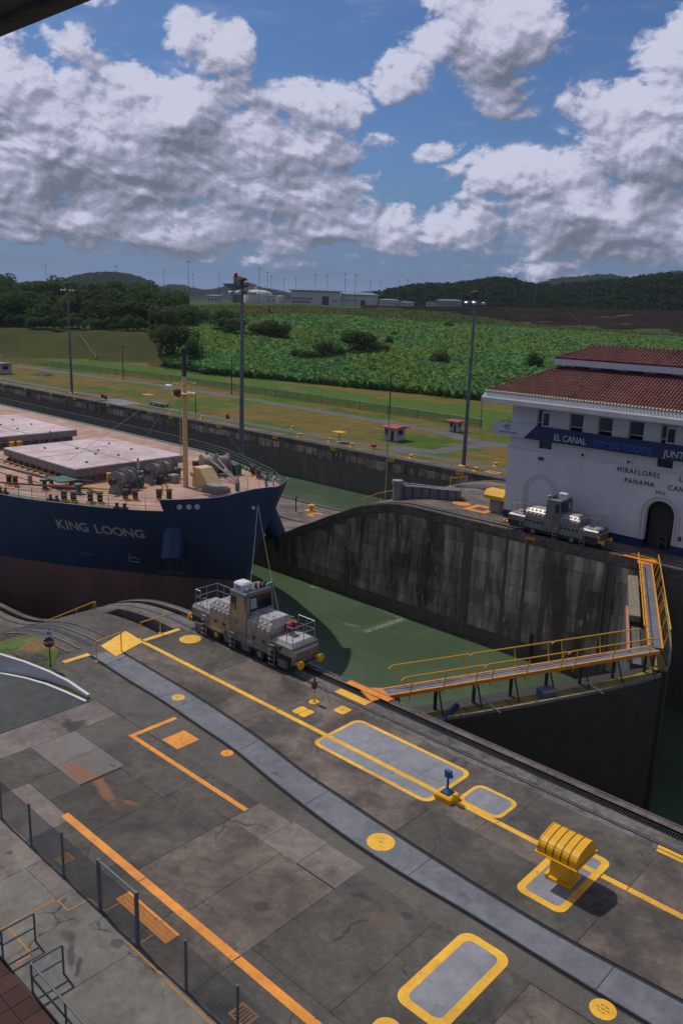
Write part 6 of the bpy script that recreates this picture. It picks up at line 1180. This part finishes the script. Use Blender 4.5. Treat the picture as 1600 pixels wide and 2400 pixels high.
# ================================================================== TOWING LOCOMOTIVES
def locomotive(label, loc):
    t = thing('towing_locomotive', label, 'locomotive', loc, 0., None); hw = 1.0; S_, SW = MT['silver'], MT['silvw']
    MB().box((-4.2, -hw + .12, .32), (4.2, hw - .12, .95)).build('chassis', MT['blkst'], t); MB().box((-3.0, -hw - .02, .62), (2.7, hw + .02, .98)).build('sill_beam', S_, t)
    for sx in (-1, 1):                                     # end platforms
        xa, xb = sorted((sx * 2.62, sx * 4.3)); MB().loft([[(xa, -hw, .98), (xb, -hw, .98), (xb, hw, .98), (xa, hw, .98)], [(xa, -hw, 1.45), (xb, -hw, 1.45), (xb, hw, 1.45), (xa, hw, 1.45)], [(xa, -hw + .16, 1.62), (xb - .16 * (sx > 0), -hw + .16, 1.62), (xb - .16 * (sx > 0), hw - .16, 1.62), (xa, hw - .16, 1.62)]]).build('end_deck', S_, t)
        MB().box((min(sx * 2.66, sx * 4.05), -hw + .2, 1.622), (max(sx * 2.66, sx * 4.05), hw - .2, 1.64)).build('deck_plate', SW, t); e_ = MB().loft([[(sx * 4.3, -hw, .5), (sx * 4.3, hw, .5), (sx * 4.3, hw, 1.3), (sx * 4.3, -hw, 1.3)], [(sx * 4.42, -hw + .2, .6), (sx * 4.42, hw - .2, .6), (sx * 4.42, hw - .2, 1.2), (sx * 4.42, -hw + .2, 1.2)]]).build('end_plate', S_, t)
        for y in (-.74, .74): b_ = MB().bar((sx * 4.35, y, .62), (sx * 4.72, y, .62), .11, 8).build('buffer', MT['yelm'], t); MB().lathe((sx * 4.72, y, .62), [(.02, 0), (.24, 0 if sx > 0 else 0), (.24, .06 * sx), (.02, .09 * sx)], 12, 'x').build('buffer_head', MT['yelm'], b_)
        MB().bbox((sx * 3.3, .1, 1.64), (.5, .4, .06), .02).build('deck_hatch', MT['blkst'], t)
        mb = MB(); x0, x1 = sx * 2.9, sx * 4.15
        for x, y in ((x1, -.82), (x1, 0), (x1, .82), (x0, .82), ((x0 + x1) / 2, .82)): mb.bar((x, y, 1.62), (x, y, 2.55), .024, 5)
        for zz in (2.1, 2.55): mb.tube([(sx * 3.7, -.82, zz), (x1, -.82, zz), (x1, .82, zz), (x0, .82, zz)], .024, 5)
        mb.bar((sx * 3.7, -.82, 1.62), (sx * 3.7, -.82, 2.55), .024, 5); mb.build('guard_rail', MT['galv'], t)
        mb = MB(); 
        for x in (sx * 2.8, sx * 3.25): mb.bar((x, -hw - .02, 1.62), (x, -hw - .02, 2.25), .022, 5)
        mb.tube([(sx * 2.8, -hw - .02, 2.25), (sx * 3.02, -hw - .02, 2.36), (sx * 3.25, -hw - .02, 2.25)], .022, 5); mb.build('grab_rail', MT['galv'], t)
    def hood(x0, x1, name):
        zt, zs = 2.38, 2.08; k = .26 if abs(x1) > abs(x0) else .26
        xo = x1 if abs(x1) > abs(x0) else x0; xi = x0 if xo == x1 else x1; sx = 1 if xo > 0 else -1
        lo = [(xi, -hw), (xo, -hw), (xo, hw), (xi, hw)]
        h_ = MB().loft([[(x, y, .98) for x, y in lo], [(x, y, zs) for x, y in lo], [(xi, -hw + .3, zt), (xo - sx * .34, -hw + .3, zt), (xo - sx * .34, hw - .3, zt), (xi, hw - .3, zt)]]).build(name, S_, t)
        MB().box((min(xi, xo - sx * .4), -hw + .34, zt + .002), (max(xi, xo - sx * .4), hw - .34, zt + .02)).build('top_panel', SW, h_)
        n = 5
        for i in range(n):
            x = x0 + (x1 - x0) * (i + .55) / n
            for sg in (-1, 1):
                mb = MB()
                for q_ in range(5): mb.loft([[(x - .13, sg * (hw - .01), 1.66 + q_ * .075), (x - .13, sg * (hw + .045), 1.67 + q_ * .075), (x - .13, sg * (hw - .01), 1.715 + q_ * .075)], [(x + .13, sg * (hw - .01), 1.66 + q_ * .075), (x + .13, sg * (hw + .045), 1.67 + q_ * .075), (x + .13, sg * (hw - .01), 1.715 + q_ * .075)]])
                tag(mb.build('louvre', MT['silvw'], h_), kind='stuff'); MB().box((x - .12, sg * hw - .015, 1.12), (x + .12, sg * hw + .015, 1.3)).build('vent_slot', MT['blkst'], h_) if sg > 0 or i % 2 else None
                MB().loft([[(x - .09, sg * (hw - .10), 2.20), (x + .09, sg * (hw - .10), 2.20), (x + .09, sg * (hw - .22), 2.32), (x - .09, sg * (hw - .22), 2.32)], [(x - .09, sg * (hw - .08), 2.22), (x + .09, sg * (hw - .08), 2.22), (x + .09, sg * (hw - .20), 2.34), (x - .09, sg * (hw - .20), 2.34)]]).build('top_louvre', SW, h_)
        for i in range(3): x = x0 + (x1 - x0) * (.25 + .25 * i); MB().tube([(x - .1, -.3, zt + .02), (x - .1, -.3, zt + .14), (x + .1, -.3, zt + .14), (x + .1, -.3, zt + .02)], .016, 4).build('lifting_eye', MT['blkst'], h_)
        return h_
    hood(.66, 2.62, 'front_hood'); hood(-2.62, -.78, 'rear_hood')
    for x, y in ((2.55, .45),): w_ = MB().lathe((x + .05, y - .35, 1.95), [(.03, 0), (.22, 0), (.22, .4), (.03, .4)], 14, 'y').build('fairlead_drum', MT['rede2'], t); MB().bbox((x + .1, y + .28, 1.64), (.5, .16, .5), .04).build('fairlead_cheek', MT['rede2'], t)
    # cab
    cab = MB().loft([[(-.78, -hw - .04, .9), (.66, -hw - .04, .9), (.66, hw + .04, .9), (-.78, hw + .04, .9)], [(-.78, -hw - .04, 2.35), (.66, -hw - .04, 2.35), (.66, hw + .04, 2.35), (-.78, hw + .04, 2.35)], [(-.66, -hw - .02, 3.42), (.54, -hw - .02, 3.42), (.54, hw + .02, 3.42), (-.66, hw + .02, 3.42)]]).build('cab', S_, t)
    for sg in (-1, 1):
        y = sg * (hw + .035); MB().box((-.62, y - .03, 2.42), (-.24, y + .025, 3.2)).build('side_window', MT['grgl'], cab); d_ = MB().box((-.68, y - .01, 1.0), (-.18, y + .022 if sg > 0 else y + .02, 2.36)).build('cab_door', S_, cab); MB().bar((-.22, y + sg * .04, 1.6), (-.22, y + sg * .04, 1.9), .018, 5).build('door_handle', MT['blkst'], d_); MB().bar((-.72, y + sg * .05, 1.0), (-.72, y + sg * .05, 2.3), .02, 5).build('grab_bar', MT['galv'], cab)
        MB().box((-.12, y - .03, 2.3), (.5, y + .018, 3.3)).build('side_panel', S_, cab)
    for sx in (-1, 1):
        x = .615 if sx > 0 else -.735
        MB().loft([[(x + sx * .03, -.78, 2.48), (x + sx * .03, .86, 2.48), (x - sx * .055, .86, 3.3), (x - sx * .055, -.78, 3.3)], [(x + sx * .06, -.78, 2.48), (x + sx * .06, .86, 2.48), (x - sx * .02, .86, 3.3), (x - sx * .02, -.78, 3.3)]]).build('windscreen', MT['dkgl'], cab)
        MB().box((x + sx * .02 - .04, -.98, 2.44), (x + sx * .02 + .04, -.8, 3.34)).build('window_post', S_, cab)
        MB().loft([[(x + sx * .065, -.72, 2.62), (x + sx * .065, -.28, 2.62), (x + sx * .0, -.28, 3.2), (x + sx * .0, -.72, 3.2)], [(x + sx * .08, -.72, 2.62), (x + sx * .08, -.28, 2.62), (x + sx * .015, -.28, 3.2), (x + sx * .015, -.72, 3.2)]]).build('number_board', MT['wboard'], cab)
    MB().bbox((-.06, 0, 3.42), (1.4, 2.16, .12), .05).build('roof', MT['grst'], cab)
    ac = MB().bbox((-.25, -.5, 3.54), (.85, .8, .46), .1).build('air_conditioner', MT['white'], t); MB().box((-.4, -.91, 3.62), (.0, -.895, 3.85)).build('grille', MT['galv'], ac)
    for y, m in ((.15, 'rede'), (.42, 'rede'), (.68, 'gree')): l_ = MB().lathe((.1 + .1 * (y > .3), y, 3.54), [(.10, 0), (.10, .1), (.06, .11)], 10).build('lamp_base', MT['blkst'], t); MB().lathe((.1 + .1 * (y > .3), y, 3.65), [(.085, 0), (.085, .12), (.05, .2), (.01, .21)], 10).build('warning_lamp', MT[m], l_)
    mb = MB(); mb.bar((.5, -.8, 3.62), (.5, .95, 3.62), .03, 5); [mb.bar((.5, y, 3.5), (.5, y, 3.62), .025, 5) for y in (-.8, 0, .95)]; mb.build('roof_rail', MT['blkst'], t)
    for y in (.75, .95, -.8): MB().lathe((.5, y, 3.72), [(.02, -.08), (.1, -.06), (.12, .06), (.02, .07)], 10, 'x').build('headlight', MT['galv'], t)
    # ladders
    for sg in (-1, 1):
        for x in (-3.0, -.45, 2.85):
            mb = MB(); y = sg * (hw + .12)
            for xx in (x - .2, x + .2): mb.bar((xx, y, .14), (xx, y, 1.1 if x == -.45 else 1.5), .024, 5)
            for i in range(4 if x == -.45 else 5): z = .18 + i * .28; mb.box((x - .2, y - .07, z), (x + .2, y + .07, z + .03))
            mb.build('ladder', MT['galv'], t)
    # wheels and running gear
    for x in (-2.0, 1.75):
        for sg in (-1, 1):
            w_ = MB().lathe((x, sg * .92 - .06, .38), [(.02, 0), (.36, 0), (.36, .12), (.02, .12)], 18, 'y').build('wheel', MT['steel'], t); MB().lathe((x, sg * .92 + sg * .07 - .03, .38), [(.02, 0), (.17, 0), (.17, .06), (.02, .06)], 12, 'y').build('hub', MT['galv'], w_); MB().loft([[(x - .5, sg * .9 - .06, .62), (x + .5, sg * .9 - .06, .62), (x + .3, sg * .9 - .06, .84), (x - .3, sg * .9 - .06, .84)], [(x - .5, sg * .9 + .06, .62), (x + .5, sg * .9 + .06, .62), (x + .3, sg * .9 + .06, .84), (x - .3, sg * .9 + .06, .84)]]).build('axle_box', MT['grst'], t)
    for x in (-3.6, -.9, .6, 3.6): MB().bbox((x, -hw + .02, .25), (.7, .2, .4), .04).build('equipment_box', MT['grst'], t)
    for x in (-1.4, 1.0): MB().bbox((x, -hw - .03, .66), (.55, .12, .28), .03).build('side_box', S_, t)
    mb = MB(); mb.tube([(2.75, -hw - .02, 1.35), (3.1, -hw - .05, .95), (3.35, -hw - .02, 1.3)], .05, 6); mb.tube([(2.85, -hw - .03, 1.25), (3.2, -hw - .06, 1.05), (3.5, -hw - .03, 1.35)], .05, 6); mb.build('hose', MT['blkst'], t)
    return t
MT['rede2'] = M('orange_red_machinery', (.40, .06, .03), rough=.6); MT['wboard'] = M('number_board', (.34, .38, .40), (.28, .33, .36), 4., .6)
ln = locomotive('silver towing locomotive on the near track beside the yellow line', (-33.15, -.82, .035))
lf = dup(ln, (-33.0, W1 + .82, .035), math.pi, 'silver towing locomotive on the centre wall in front of the white building')
for o in list(lf.children):
    pass
for root, n_ in ((ln, '101'), (lf, '124')):
    for sx in (1, -1):
        mw = Matrix.Translation((sx * .66, -.5 if sx > 0 else -.5, 2.78)) @ Matrix.Rotation(R(90) if sx > 0 else R(-90), 4, 'Z') @ Matrix.Rotation(R(90), 4, 'X'); text_mesh(n_, .26, .002, 'number', MT['blkst'], mw, root, .004, 'CENTER')
def cable(a, c, label, sag=0.25, r=.0095):
    a, c = Vector(a), Vector(c); pts = [a + (c - a) * t - Vector((0, 0, sag * 4 * t * (1 - t))) for t in [i / 14 for i in range(15)]]; pts = [p - a for p in pts]
    o = MB().tube([tuple(p) for p in pts], r, 5).build('tow_cable', MT['cable'], None, loc=a); tag(o, label, 'cable')
cable(BOWP, (-33.6, -.6, 3.55), 'left steel tow cable from ship bow to near locomotive', .35); cable(BOWP, (-31.1, -.6, 2.35), 'right steel tow cable from ship bow to near locomotive', .35)
# ================================================================== FOREGROUND OBJECTS
# yellow ribbed hood
t = thing('ventilator_hood', 'yellow ribbed hood on a square column at the right', 'ventilator', (-10.62, -6.15, 0))
MB().bbox((-.08, .12, .0), (.98, .92, .10), .02).build('foot_plate', MT['yelm'], t); MB().bbox((-.08, .12, .1), (.78, .66, 1.09), .02).build('column', MT['yelm'], t); MB().bbox((-.52, -.1, .1), (.14, .5, .06), .02).build('base_lug', MT['yelm'], t)
def hoodprof(k=0.): return [(-.74 - k, 1.20), (-.74 - k, 1.42), (-.71 - k, 1.51), (-.63 - k * .7, 1.60 + k * .5), (-.50, 1.68 + k), (0.0, 1.77 + k), (.28, 1.78 + k), (.40, 1.74 + k), (.70 + k, 1.42), (.70 + k, 1.20)]
n = 5; xa = -.72; st = 1.42 / n
for i in range(n): MB().loft([[(x, y, z) for y, z in hoodprof()] for x in (xa + i * st + .016, xa + (i + 1) * st - .016)]).build('hood_panel', MT['yelm'], t, smooth=False)
for i in range(n + 1):
    x = xa + i * st
    if i in (0, n): MB().loft([[(x + d_, y, z) for y, z in hoodprof(.018)] for d_ in (-.018, .018)]).build('end_rib', MT['yelm'], t)
    else: MB().loft([[(x + d_, y, z) for y, z in hoodprof(.012)] for d_ in (-.014, .014)]).build('seam_rib', MT['ydk'], t)
MB().box((-.80, -.82, 1.165), (.78, .78, 1.198)).build('rim', MT['yelm'], t)
# blue sighting stand on yellow block
t = thing('signal_stand', 'blue pedestal device on a yellow block standing on the yellow line', 'stand', (-16.42, -5.05, 0))
MB().bbox((0, 0, 0), (.86, .72, .26), .06).build('concrete_block', MT['yelm'], t); MB().bbox((0, .02, .26), (.44, .44, .05), .02).build('base_plate', MT['blkst'], t); MB().loft([[(-.2, -.2, .31), (.2, -.2, .31), (.2, .22, .31), (-.2, .22, .31)], [(-.1, -.1, .42), (.1, -.1, .42), (.1, .12, .42), (-.1, .12, .42)]]).build('pedestal_foot', MT['blue'], t); MB().bar((0, .02, .4), (0, .02, .98), .045, 8).build('pole', MT['nblue'], t); MB().bbox((0, .02, .98), (.24, .26, .24), .03).build('head_box', MT['blue'], t); MB().bbox((.17, -.02, 1.0), (.12, .14, .12), .02).build('side_knob', MT['blue'], t); MB().box((-.12, -.14, 1.22), (.14, .02, 1.28)).build('cap', MT['blue'], t)
# yellow signal post near the gate
t = thing('signal_post', 'slim yellow post with dark red box on round yellow foot', 'signal post', (-25.9, -3.1, 0)); MB().lathe((0, 0, 0), [(.27, 0), (.27, .04), (.1, .06), (.06, .1)], 16).build('foot', MT['yelm'], t); MB().bar((0, 0, .05), (0, 0, .95), .035, 8).build('pole', MT['yelm'], t); MB().bbox((0, 0, .78), (.22, .22, .36), .03).build('control_box', MT['red2'], t); MB().bar((0, 0, 1.14), (0, 0, 1.34), .05, 8).build('top_lamp', MT['blkst'], t)
MB().tube([(.1, 0, .9), (.2, .05, 1.2), (.5, .2, 1.05), (.8, .3, .1)], .012, 4).build('wire', MT['blkst'], t)
# stop sign
t = thing('road_sign', 'octagonal stop sign with small white plate above, seen on the grass', 'sign', (-38.35, -10.45, .03)); MB().bar((0, 0, 0), (0, 0, 2.2), .035, 8).build('post', MT['blkst'], t)
a_ = R(52); pl = [(math.cos(R(22.5 + 45 * i)) * .30, math.sin(R(22.5 + 45 * i)) * .30) for i in range(8)]
o = MB().loft([[(x, y, 1.42 + z) for x, z in pl] for y in (-.06, -.045)]).build('sign_plate', MT['signr'] if 'signr' in MT else MT['red'], t); o.rotation_euler = (0, 0, a_); o2 = MB().box((-.2, -.06, 1.76), (.2, -.045, 2.12)).build('white_plate', MT['white'], t); o2.rotation_euler = (0, 0, a_)
text_mesh('ALTO', .22, .003, 'sign_lettering', MT['white'], facing_my(0, -.065, 1.35), o, .004, 'CENTER'); text_mesh('20', .24, .003, 'sign_lettering', MT['blkst'], facing_my(0, -.065, 1.86), o2, .004, 'CENTER')
# yellow barriers
def barrier(pts, h, label, posts, mid=False):
    o = Vector(pts[0]); t = thing('yellow_barrier', label, 'railing', o); Q = [Vector(p) - o for p in pts]
    MB().tube([(p.x, p.y, p.z + h) for p in Q], .032, 6).build('top_rail', MT['yelm'], t)
    if mid: MB().tube([(p.x, p.y, p.z + h * .5) for p in Q], .026, 6).build('mid_rail', MT['yelm'], t)
    for p in posts: p = Vector(p) - o; MB().bar((p.x, p.y, p.z), (p.x, p.y, p.z + h), .032, 6).build('post', MT['yelm'], t); MB().bbox((p.x, p.y, p.z), (.22, .14, .05), .02).build('foot', MT['yelm'], t)
    return t
barrier([(-37.35, -8.3, 0), (-37.6, -6.6, 0)], 1.15, 'thin yellow tube barrier across the grey strip at the landing', [(-37.35, -8.3, 0), (-37.6, -6.6, 0)])
barrier([(-38.3, -4.85, 0), (-38.3, -3.5, 0), (-38.3, -2.6, 0)], 1.05, 'yellow rail at the head of the stair pit by the near locomotive', [(-38.3, -4.85, 0), (-38.3, -3.5, 0)])
t = thing('yellow_barrier', 'yellow hand rail sloping down beside the tow track at left', 'railing', (-46.6, -2.9, 0)); mb = MB(); mb.tube([(0, 0, -1.0), (.16, 0, -.8), (.12, 0, -.55), (0, 0, -.46), (-7.05, 0, -3.98)], .035, 6); mb.build('top_rail', MT['yelm'], t)
for x in (-.15, -2.4, -4.65): MB().bar((x, 0, zr(-46.6 + x)), (x, 0, -.46 + x * .499), .035, 6).build('post', MT['yelm'], t)
# mesh fence
t = thing('mesh_fence', 'dark welded mesh fence with gate frame in the lower left', 'fence', (-20, -18.28, 0)); fx = [-34, -31.8, -29.7, -27.5, -25.2, -22.92, -20.62, -18.5, -16.06, -13.8, -11.4, -9.0, -6.6]
for i, x in enumerate(fx):
    g_ = x in (-20.62, -18.5); MB().bbox((x + 20, 0, 0), (.11, .11, 1.92) if g_ else (.07, .07, 1.74), .01).build('gate_post' if g_ else 'post', MT['mastg'], t)
MB().bar((-.62, 0, 1.86), (1.5, 0, 1.86), .045, 6).build('gate_top_bar', MT['grst'], t)
for xa, xb in zip(fx, fx[1:]):
    mb = MB(); x = xa + .05; y = -.02
    while x < xb - .03: mb.box((x + 20 - .0028, y - .003, .06), (x + 20 + .0028, y + .003, 1.66)); x += .032
    for i in range(8): mb.box((xa + 20.04, y + .004, .1 + i * .21), (xb + 20 - .04, y + .009, .106 + i * .21))
    tag(mb.build('mesh_panel', MT['mastg'], t), kind='stuff')
# tubular railings by the red paving
def tubrail(pts, posts, label, low=.5, h=1.0):
    o = Vector((pts[0][0], pts[0][1], 0)); t = thing('tube_railing', label, 'railing', o)
    for zz in (h, low): MB().tube([(x - o.x, y - o.y, zz) for x, y in pts], .034, 8).build('rail', MT['mastg'], t)
    for x, y in posts: MB().bar((x - o.x, y - o.y, -.02), (x - o.x, y - o.y, h), .034, 8).build('post', MT['mastg'], t)
tubrail([(-20.85, -20.38), (-20.85, -21.4), (-27, -21.4)], [(-20.85, -20.38), (-20.85, -21.4), (-23, -21.4), (-25, -21.4)], 'grey tube railing beside the red paving, upper of the two'); tubrail([(-19.08, -20.42), (-19.1, -21.37), (-17.2, -21.38), (-12, -21.38)], [(-19.08, -20.42), (-19.1, -21.37), (-17.2, -21.38), (-15.2, -21.38), (-13.2, -21.38)], 'grey tube railing running to the bottom edge along the red paving')
# visitor terrace canopy overhead
t = thing('terrace_canopy', 'dark canopy edge overhead in the top left corner', 'canopy', (-12, -28, 22.5)); MB().loft([[(-30, -12, 0), (26, -12, 0), (26, 3.58, 0), (-30, 3.58, 0)], [(-30, -12, .5), (26, -12, .5), (26, 3.58, .5), (-30, 3.58, .5)]]).build('slab', MT['canopy'], t); MB().box((-30, 3.2, -.06), (26, 3.3, -.001)).build('drip_edge', MT['concd'], t)
# ================================================================== CENTRE WALL OBJECTS
t = thing('drawbridge_boom', 'grey box girder boom lying along the hump of the centre wall', 'boom', (-52.2, 36.6, zc(-52.2))); d_ = Vector((7.4, 4.2, zc(-45) - zc(-52.2))); L_ = d_.length; t.rotation_euler = (0, 0, math.atan2(4.2, 7.4))
MB().box((0, -.55, .1), (6.2, .55, 1.55)).build('girder', MT['grst'], t)
for i in range(7): MB().box((.3 + i * .9, -.60, .1), (.42 + i * .9, -.552, 1.5)).build('rib', MT['blkst'], t)
mb = MB(); mb.bar((0, -.5, 1.7), (9.5, -.5, 1.35), .06, 4).bar((0, .5, 1.7), (9.5, .5, 1.35), .06, 4); [mb.bar((i * 1.0, -.5, 1.7 - i * .035), (i * 1.0 + .5, .5, 1.7 - i * .035), .04, 4) for i in range(9)]; mb.build('lattice', MT['galv'], t); MB().lathe((-.4, -.3, .0), [(.5, 0), (.5, 1.7), (.62, 1.72), (.6, 2.1), (.1, 2.2)], 12).build('pivot_post', MT['grst2'], t)
t = thing('ventilator_hood', 'yellow hood on grey column at the left corner of the white building', 'ventilator', (-41.6, 38.4, 0)); MB().bbox((0, 0, 0), (1.2, 1.1, 1.35), .04).build('column', MT['grst2'], t); MB().loft([[(x, y, z) for y, z in ((-.9, 1.35), (-.9, 1.7), (-.5, 2.15), (.5, 2.2), (.9, 1.7), (.9, 1.35))] for x in (-1.1, 1.1)]).build('hood', MT['yelm'], t)
t = thing('marker_pole', 'thin grey pole at the hump of the centre wall', 'pole', (-55.2, 37.6, zc(-55.2))); MB().bar((0, 0, 0), (0, 0, 9.3), .09, 6, .05).build('pole', MT['galv'], t); MB().bbox((.2, 0, 4.6), (.4, .25, .35), .04).build('junction_box', MT['grst2'], t)
px = [(-57.8, 37.0), (-55.4, 37.2), (-53.4, 37.4)]; barrier([(x, y, zc(x)) for x, y in px], 1.0, 'yellow hand rail climbing the far hump beside the thin pole', [(x, y, zc(x)) for x, y in px])
for x, y, lab in ((-46.3, 40.2, 'yellow rail left of the white building, nearer one'), (-45.0, 45.4, 'yellow rail left of the white building, farther one'), (-51.5, 47.6, 'yellow rail behind the grey boom')): barrier([(x - 2.2, y, zc(x - 2.2)), (x, y, zc(x))], 1.0, lab, [(x - 2.2, y, zc(x - 2.2)), (x, y, zc(x))])
for x, y, w in ((-49.5, 39.6, 1.4), (-49.5, 46.5, 1.5)): o = MB().box((-3.0, -w / 2, .005), (3.0, w / 2, .02)).build('pit_shade_sheet', MT['blkst'], cw, loc=(x, y, zc(x) + .01)); o.rotation_euler = (0, -math.atan((zc(x + 2) - zc(x - 2)) / 4), 0)  # flat black sheets painted as the shaded openings of the pits
def cpaint(poly, mat, x, y): o = MB().prism(poly, .003, .012).build('painted_mark', mat, cw, loc=(x, y, zc(x) + .002)); return o
ring = lambda a, c: [(-a, -a), (a, -a), (a, a), (-a, a)]
for x, y, s_ in ((-43.2, 38.0, 1.3), (-74.5, 47.0, 1.05)):
    for q_ in ((-s_, -s_, s_, -s_ * .55), (-s_, s_ * .55, s_, s_), (-s_, -s_ * .55, -s_ * .55, s_ * .55), (s_ * .55, -s_ * .55, s_, s_ * .55)): cpaint([(q_[0], q_[1]), (q_[2], q_[1]), (q_[2], q_[3]), (q_[0], q_[3])], MT['oram'], x, y)
cpaint([(1.0 * math.cos(i * .39), .8 * math.sin(i * .39)) for i in range(16)], MT['oram'], -45.8, 38.4)
for x, y, lab in ((-77.0, 48.4, 'yellow bollard on the lower centre wall beside the bow'),): t = thing('bollard', lab, 'bollard', (x, y, zc(x))); MB().lathe((0, 0, 0), [(.7, 0), (.7, .1), (.3, .14), (.26, .6), (.5, .66), (.45, .85), (.05, .9)], 12).build('bollard_body', MT['yelm'], t, smooth=True); MB().bbox((0, 0, -.01), (1.7, 1.2, .06), .02).build('base_plate', MT['yelm'], t)
t = thing('marker_pole', 'short dark post on the lower centre wall beside the bow', 'pole', (-78.0, 46.4, zc(-78))); MB().bar((0, 0, 0), (0, 0, 2.0), .08, 6).build('pole', MT['blkst'], t); MB().bbox((0, 0, 2.0), (.3, .3, .15), .03).build('cap', MT['blkst'], t)
t = thing('wall_bracket', 'small orange bracket hanging on the coping before the far locomotive', 'bracket', (-34.9, W1 - .1, -.35)); MB().box((-.5, -.12, -.12), (.5, .03, .15)).build('plate', MT['oram'], t); MB().bar((-.4, -.1, -.1), (-.4, -.1, -.5), .05, 5).build('hook', MT['oram'], t)
# ================================================================== PEOPLE
def person(loc, rz, label, suit, helmet=None, lean=0., scale=1., arms='down'):
    t = thing('person', label, 'person', loc, rz); me = bpy.data.meshes.new('body'); bm = bmesh.new(); sl = bm.verts.layers.skin.verify(); vv = {}
    def v(n, p, r_, r2=None): x = bm.verts.new(p); x[sl].radius = (r_, r2 or r_); vv[n] = x; return x
    f = lean
    v('pel', (0, 0, .95), .15, .12); v('ch', (f * .5, 0, 1.28), .17, .125); v('nk', (f, 0, 1.5), .06); v('hd', (f * 1.15, 0, 1.66), .10, .115); v('top', (f * 1.2, 0, 1.74), .08)
    for s_ in (-1, 1):
        v(f'h{s_}', (0, .1 * s_, .9), .095); v(f'k{s_}', (.03 + .05 * (s_ > 0), .12 * s_, .5), .07); v(f'a{s_}', (.0, .13 * s_, .1), .05); v(f't{s_}', (.14, .14 * s_, .04), .045)
        v(f's{s_}', (f * .9, .2 * s_, 1.42), .075); v(f'e{s_}', (f + .02 if arms == 'down' else f + .2, .26 * s_, 1.14), .05); v(f'w{s_}', (f + .1 if arms == 'down' else f + .42, .24 * s_ if arms == 'down' else .16 * s_, .9 if arms == 'down' else 1.1), .038); v(f'd{s_}', (f + .14 if arms == 'down' else f + .54, .22 * s_ if arms == 'down' else .14 * s_, .8 if arms == 'down' else 1.08), .035)
    E_ = [('pel', 'ch'), ('ch', 'nk'), ('nk', 'hd'), ('hd', 'top')]
    for s_ in (-1, 1): E_ += [('pel', f'h{s_}'), (f'h{s_}', f'k{s_}'), (f'k{s_}', f'a{s_}'), (f'a{s_}', f't{s_}'), ('ch', f's{s_}'), (f's{s_}', f'e{s_}'), (f'e{s_}', f'w{s_}'), (f'w{s_}', f'd{s_}')]
    for a, c in E_: bm.edges.new((vv[a], vv[c]))
    vv['pel'][sl].use_root = True; bm.to_mesh(me); bm.free(); o = bpy.data.objects.new('body', me); COL.objects.link(o); o.modifiers.new('s', 'SKIN'); o.modifiers.new('d', 'SUBSURF').levels = 1
    bpy.context.view_layer.update(); m2 = bpy.data.meshes.new_from_object(o.evaluated_get(bpy.context.evaluated_depsgraph_get())); bpy.data.objects.remove(o); m2.materials.clear(); [m2.materials.append(m) for m in (suit, MT['skin'], MT['blkst'])]
    for p in m2.polygons: c = p.center; p.material_index = 1 if (c.z > 1.5 or (abs(c.y) > .12 and ((arms == 'down' and c.z < .9 and abs(c.y) > .19) or (arms != 'down' and c.x > f + .46)))) else (2 if c.z < .12 else 0); p.use_smooth = True
    b_ = bpy.data.objects.new('body', m2); COL.objects.link(b_); b_.parent = t; t.scale = (scale,) * 3
    if helmet: MB().lathe((f * 1.18, 0, 1.70), [(.15, 0), (.15, .02), (.125, .03), (.11, .1), (.06, .14), (.01, .15)], 12).build('helmet', helmet, t, smooth=True)
    else: MB().lathe((f * 1.18 - .02, 0, 1.68), [(.115, 0), (.12, .05), (.08, .12), (.01, .14)], 10).build('hair', MT['hair'], t, smooth=True)
    return t
person((SXO - 18.25, CY + .4, 1.5 + .0), R(-120), 'person in white coverall standing before the front hatch', MT['suit'], MT['red'], .05, 1.0); person((SXO - 39.6, CY + 2.2, 1.5), R(-90), 'person in blue clothes and white helmet between the two hatches', MT['suitb'], MT['white'], .0)
person((SXO - 3.4, CY + 5.4, zdk(-3.4)), R(60), 'person in pale coverall leaning at the bow rail', MT['suit'], None, .12, 1.0, 'fwd'); person((SXO - 3.9, CY + 4.9, zdk(-3.9)), R(40), 'second person in grey clothes behind the one at the bow rail', MT['suitb'], None, .1, 1.0, 'fwd')
# ================================================================== HAZE
if HAZE:
    mb = MB().box((-6500, -400, -40), (6500, 6500, 180)); hzo = mb.build('haze', None); hm = bpy.data.materials.new('haze_air'); hm.use_nodes = True; tn = hm.node_tree; tn.nodes.remove(tn.nodes['Principled BSDF']); pv = tn.nodes.new('ShaderNodeVolumePrincipled'); pv.inputs['Color'].default_value = (.70, .82, 1.0, 1); pv.inputs['Density'].default_value = HAZE; pv.inputs['Anisotropy'].default_value = .2; tn.links.new(pv.outputs[0], tn.nodes['Material Output'].inputs['Volume']); hzo.data.materials.clear(); hzo.data.materials.append(hm); tag(hzo, 'thin pale air between the locks and far hills', 'haze', kind='stuff')
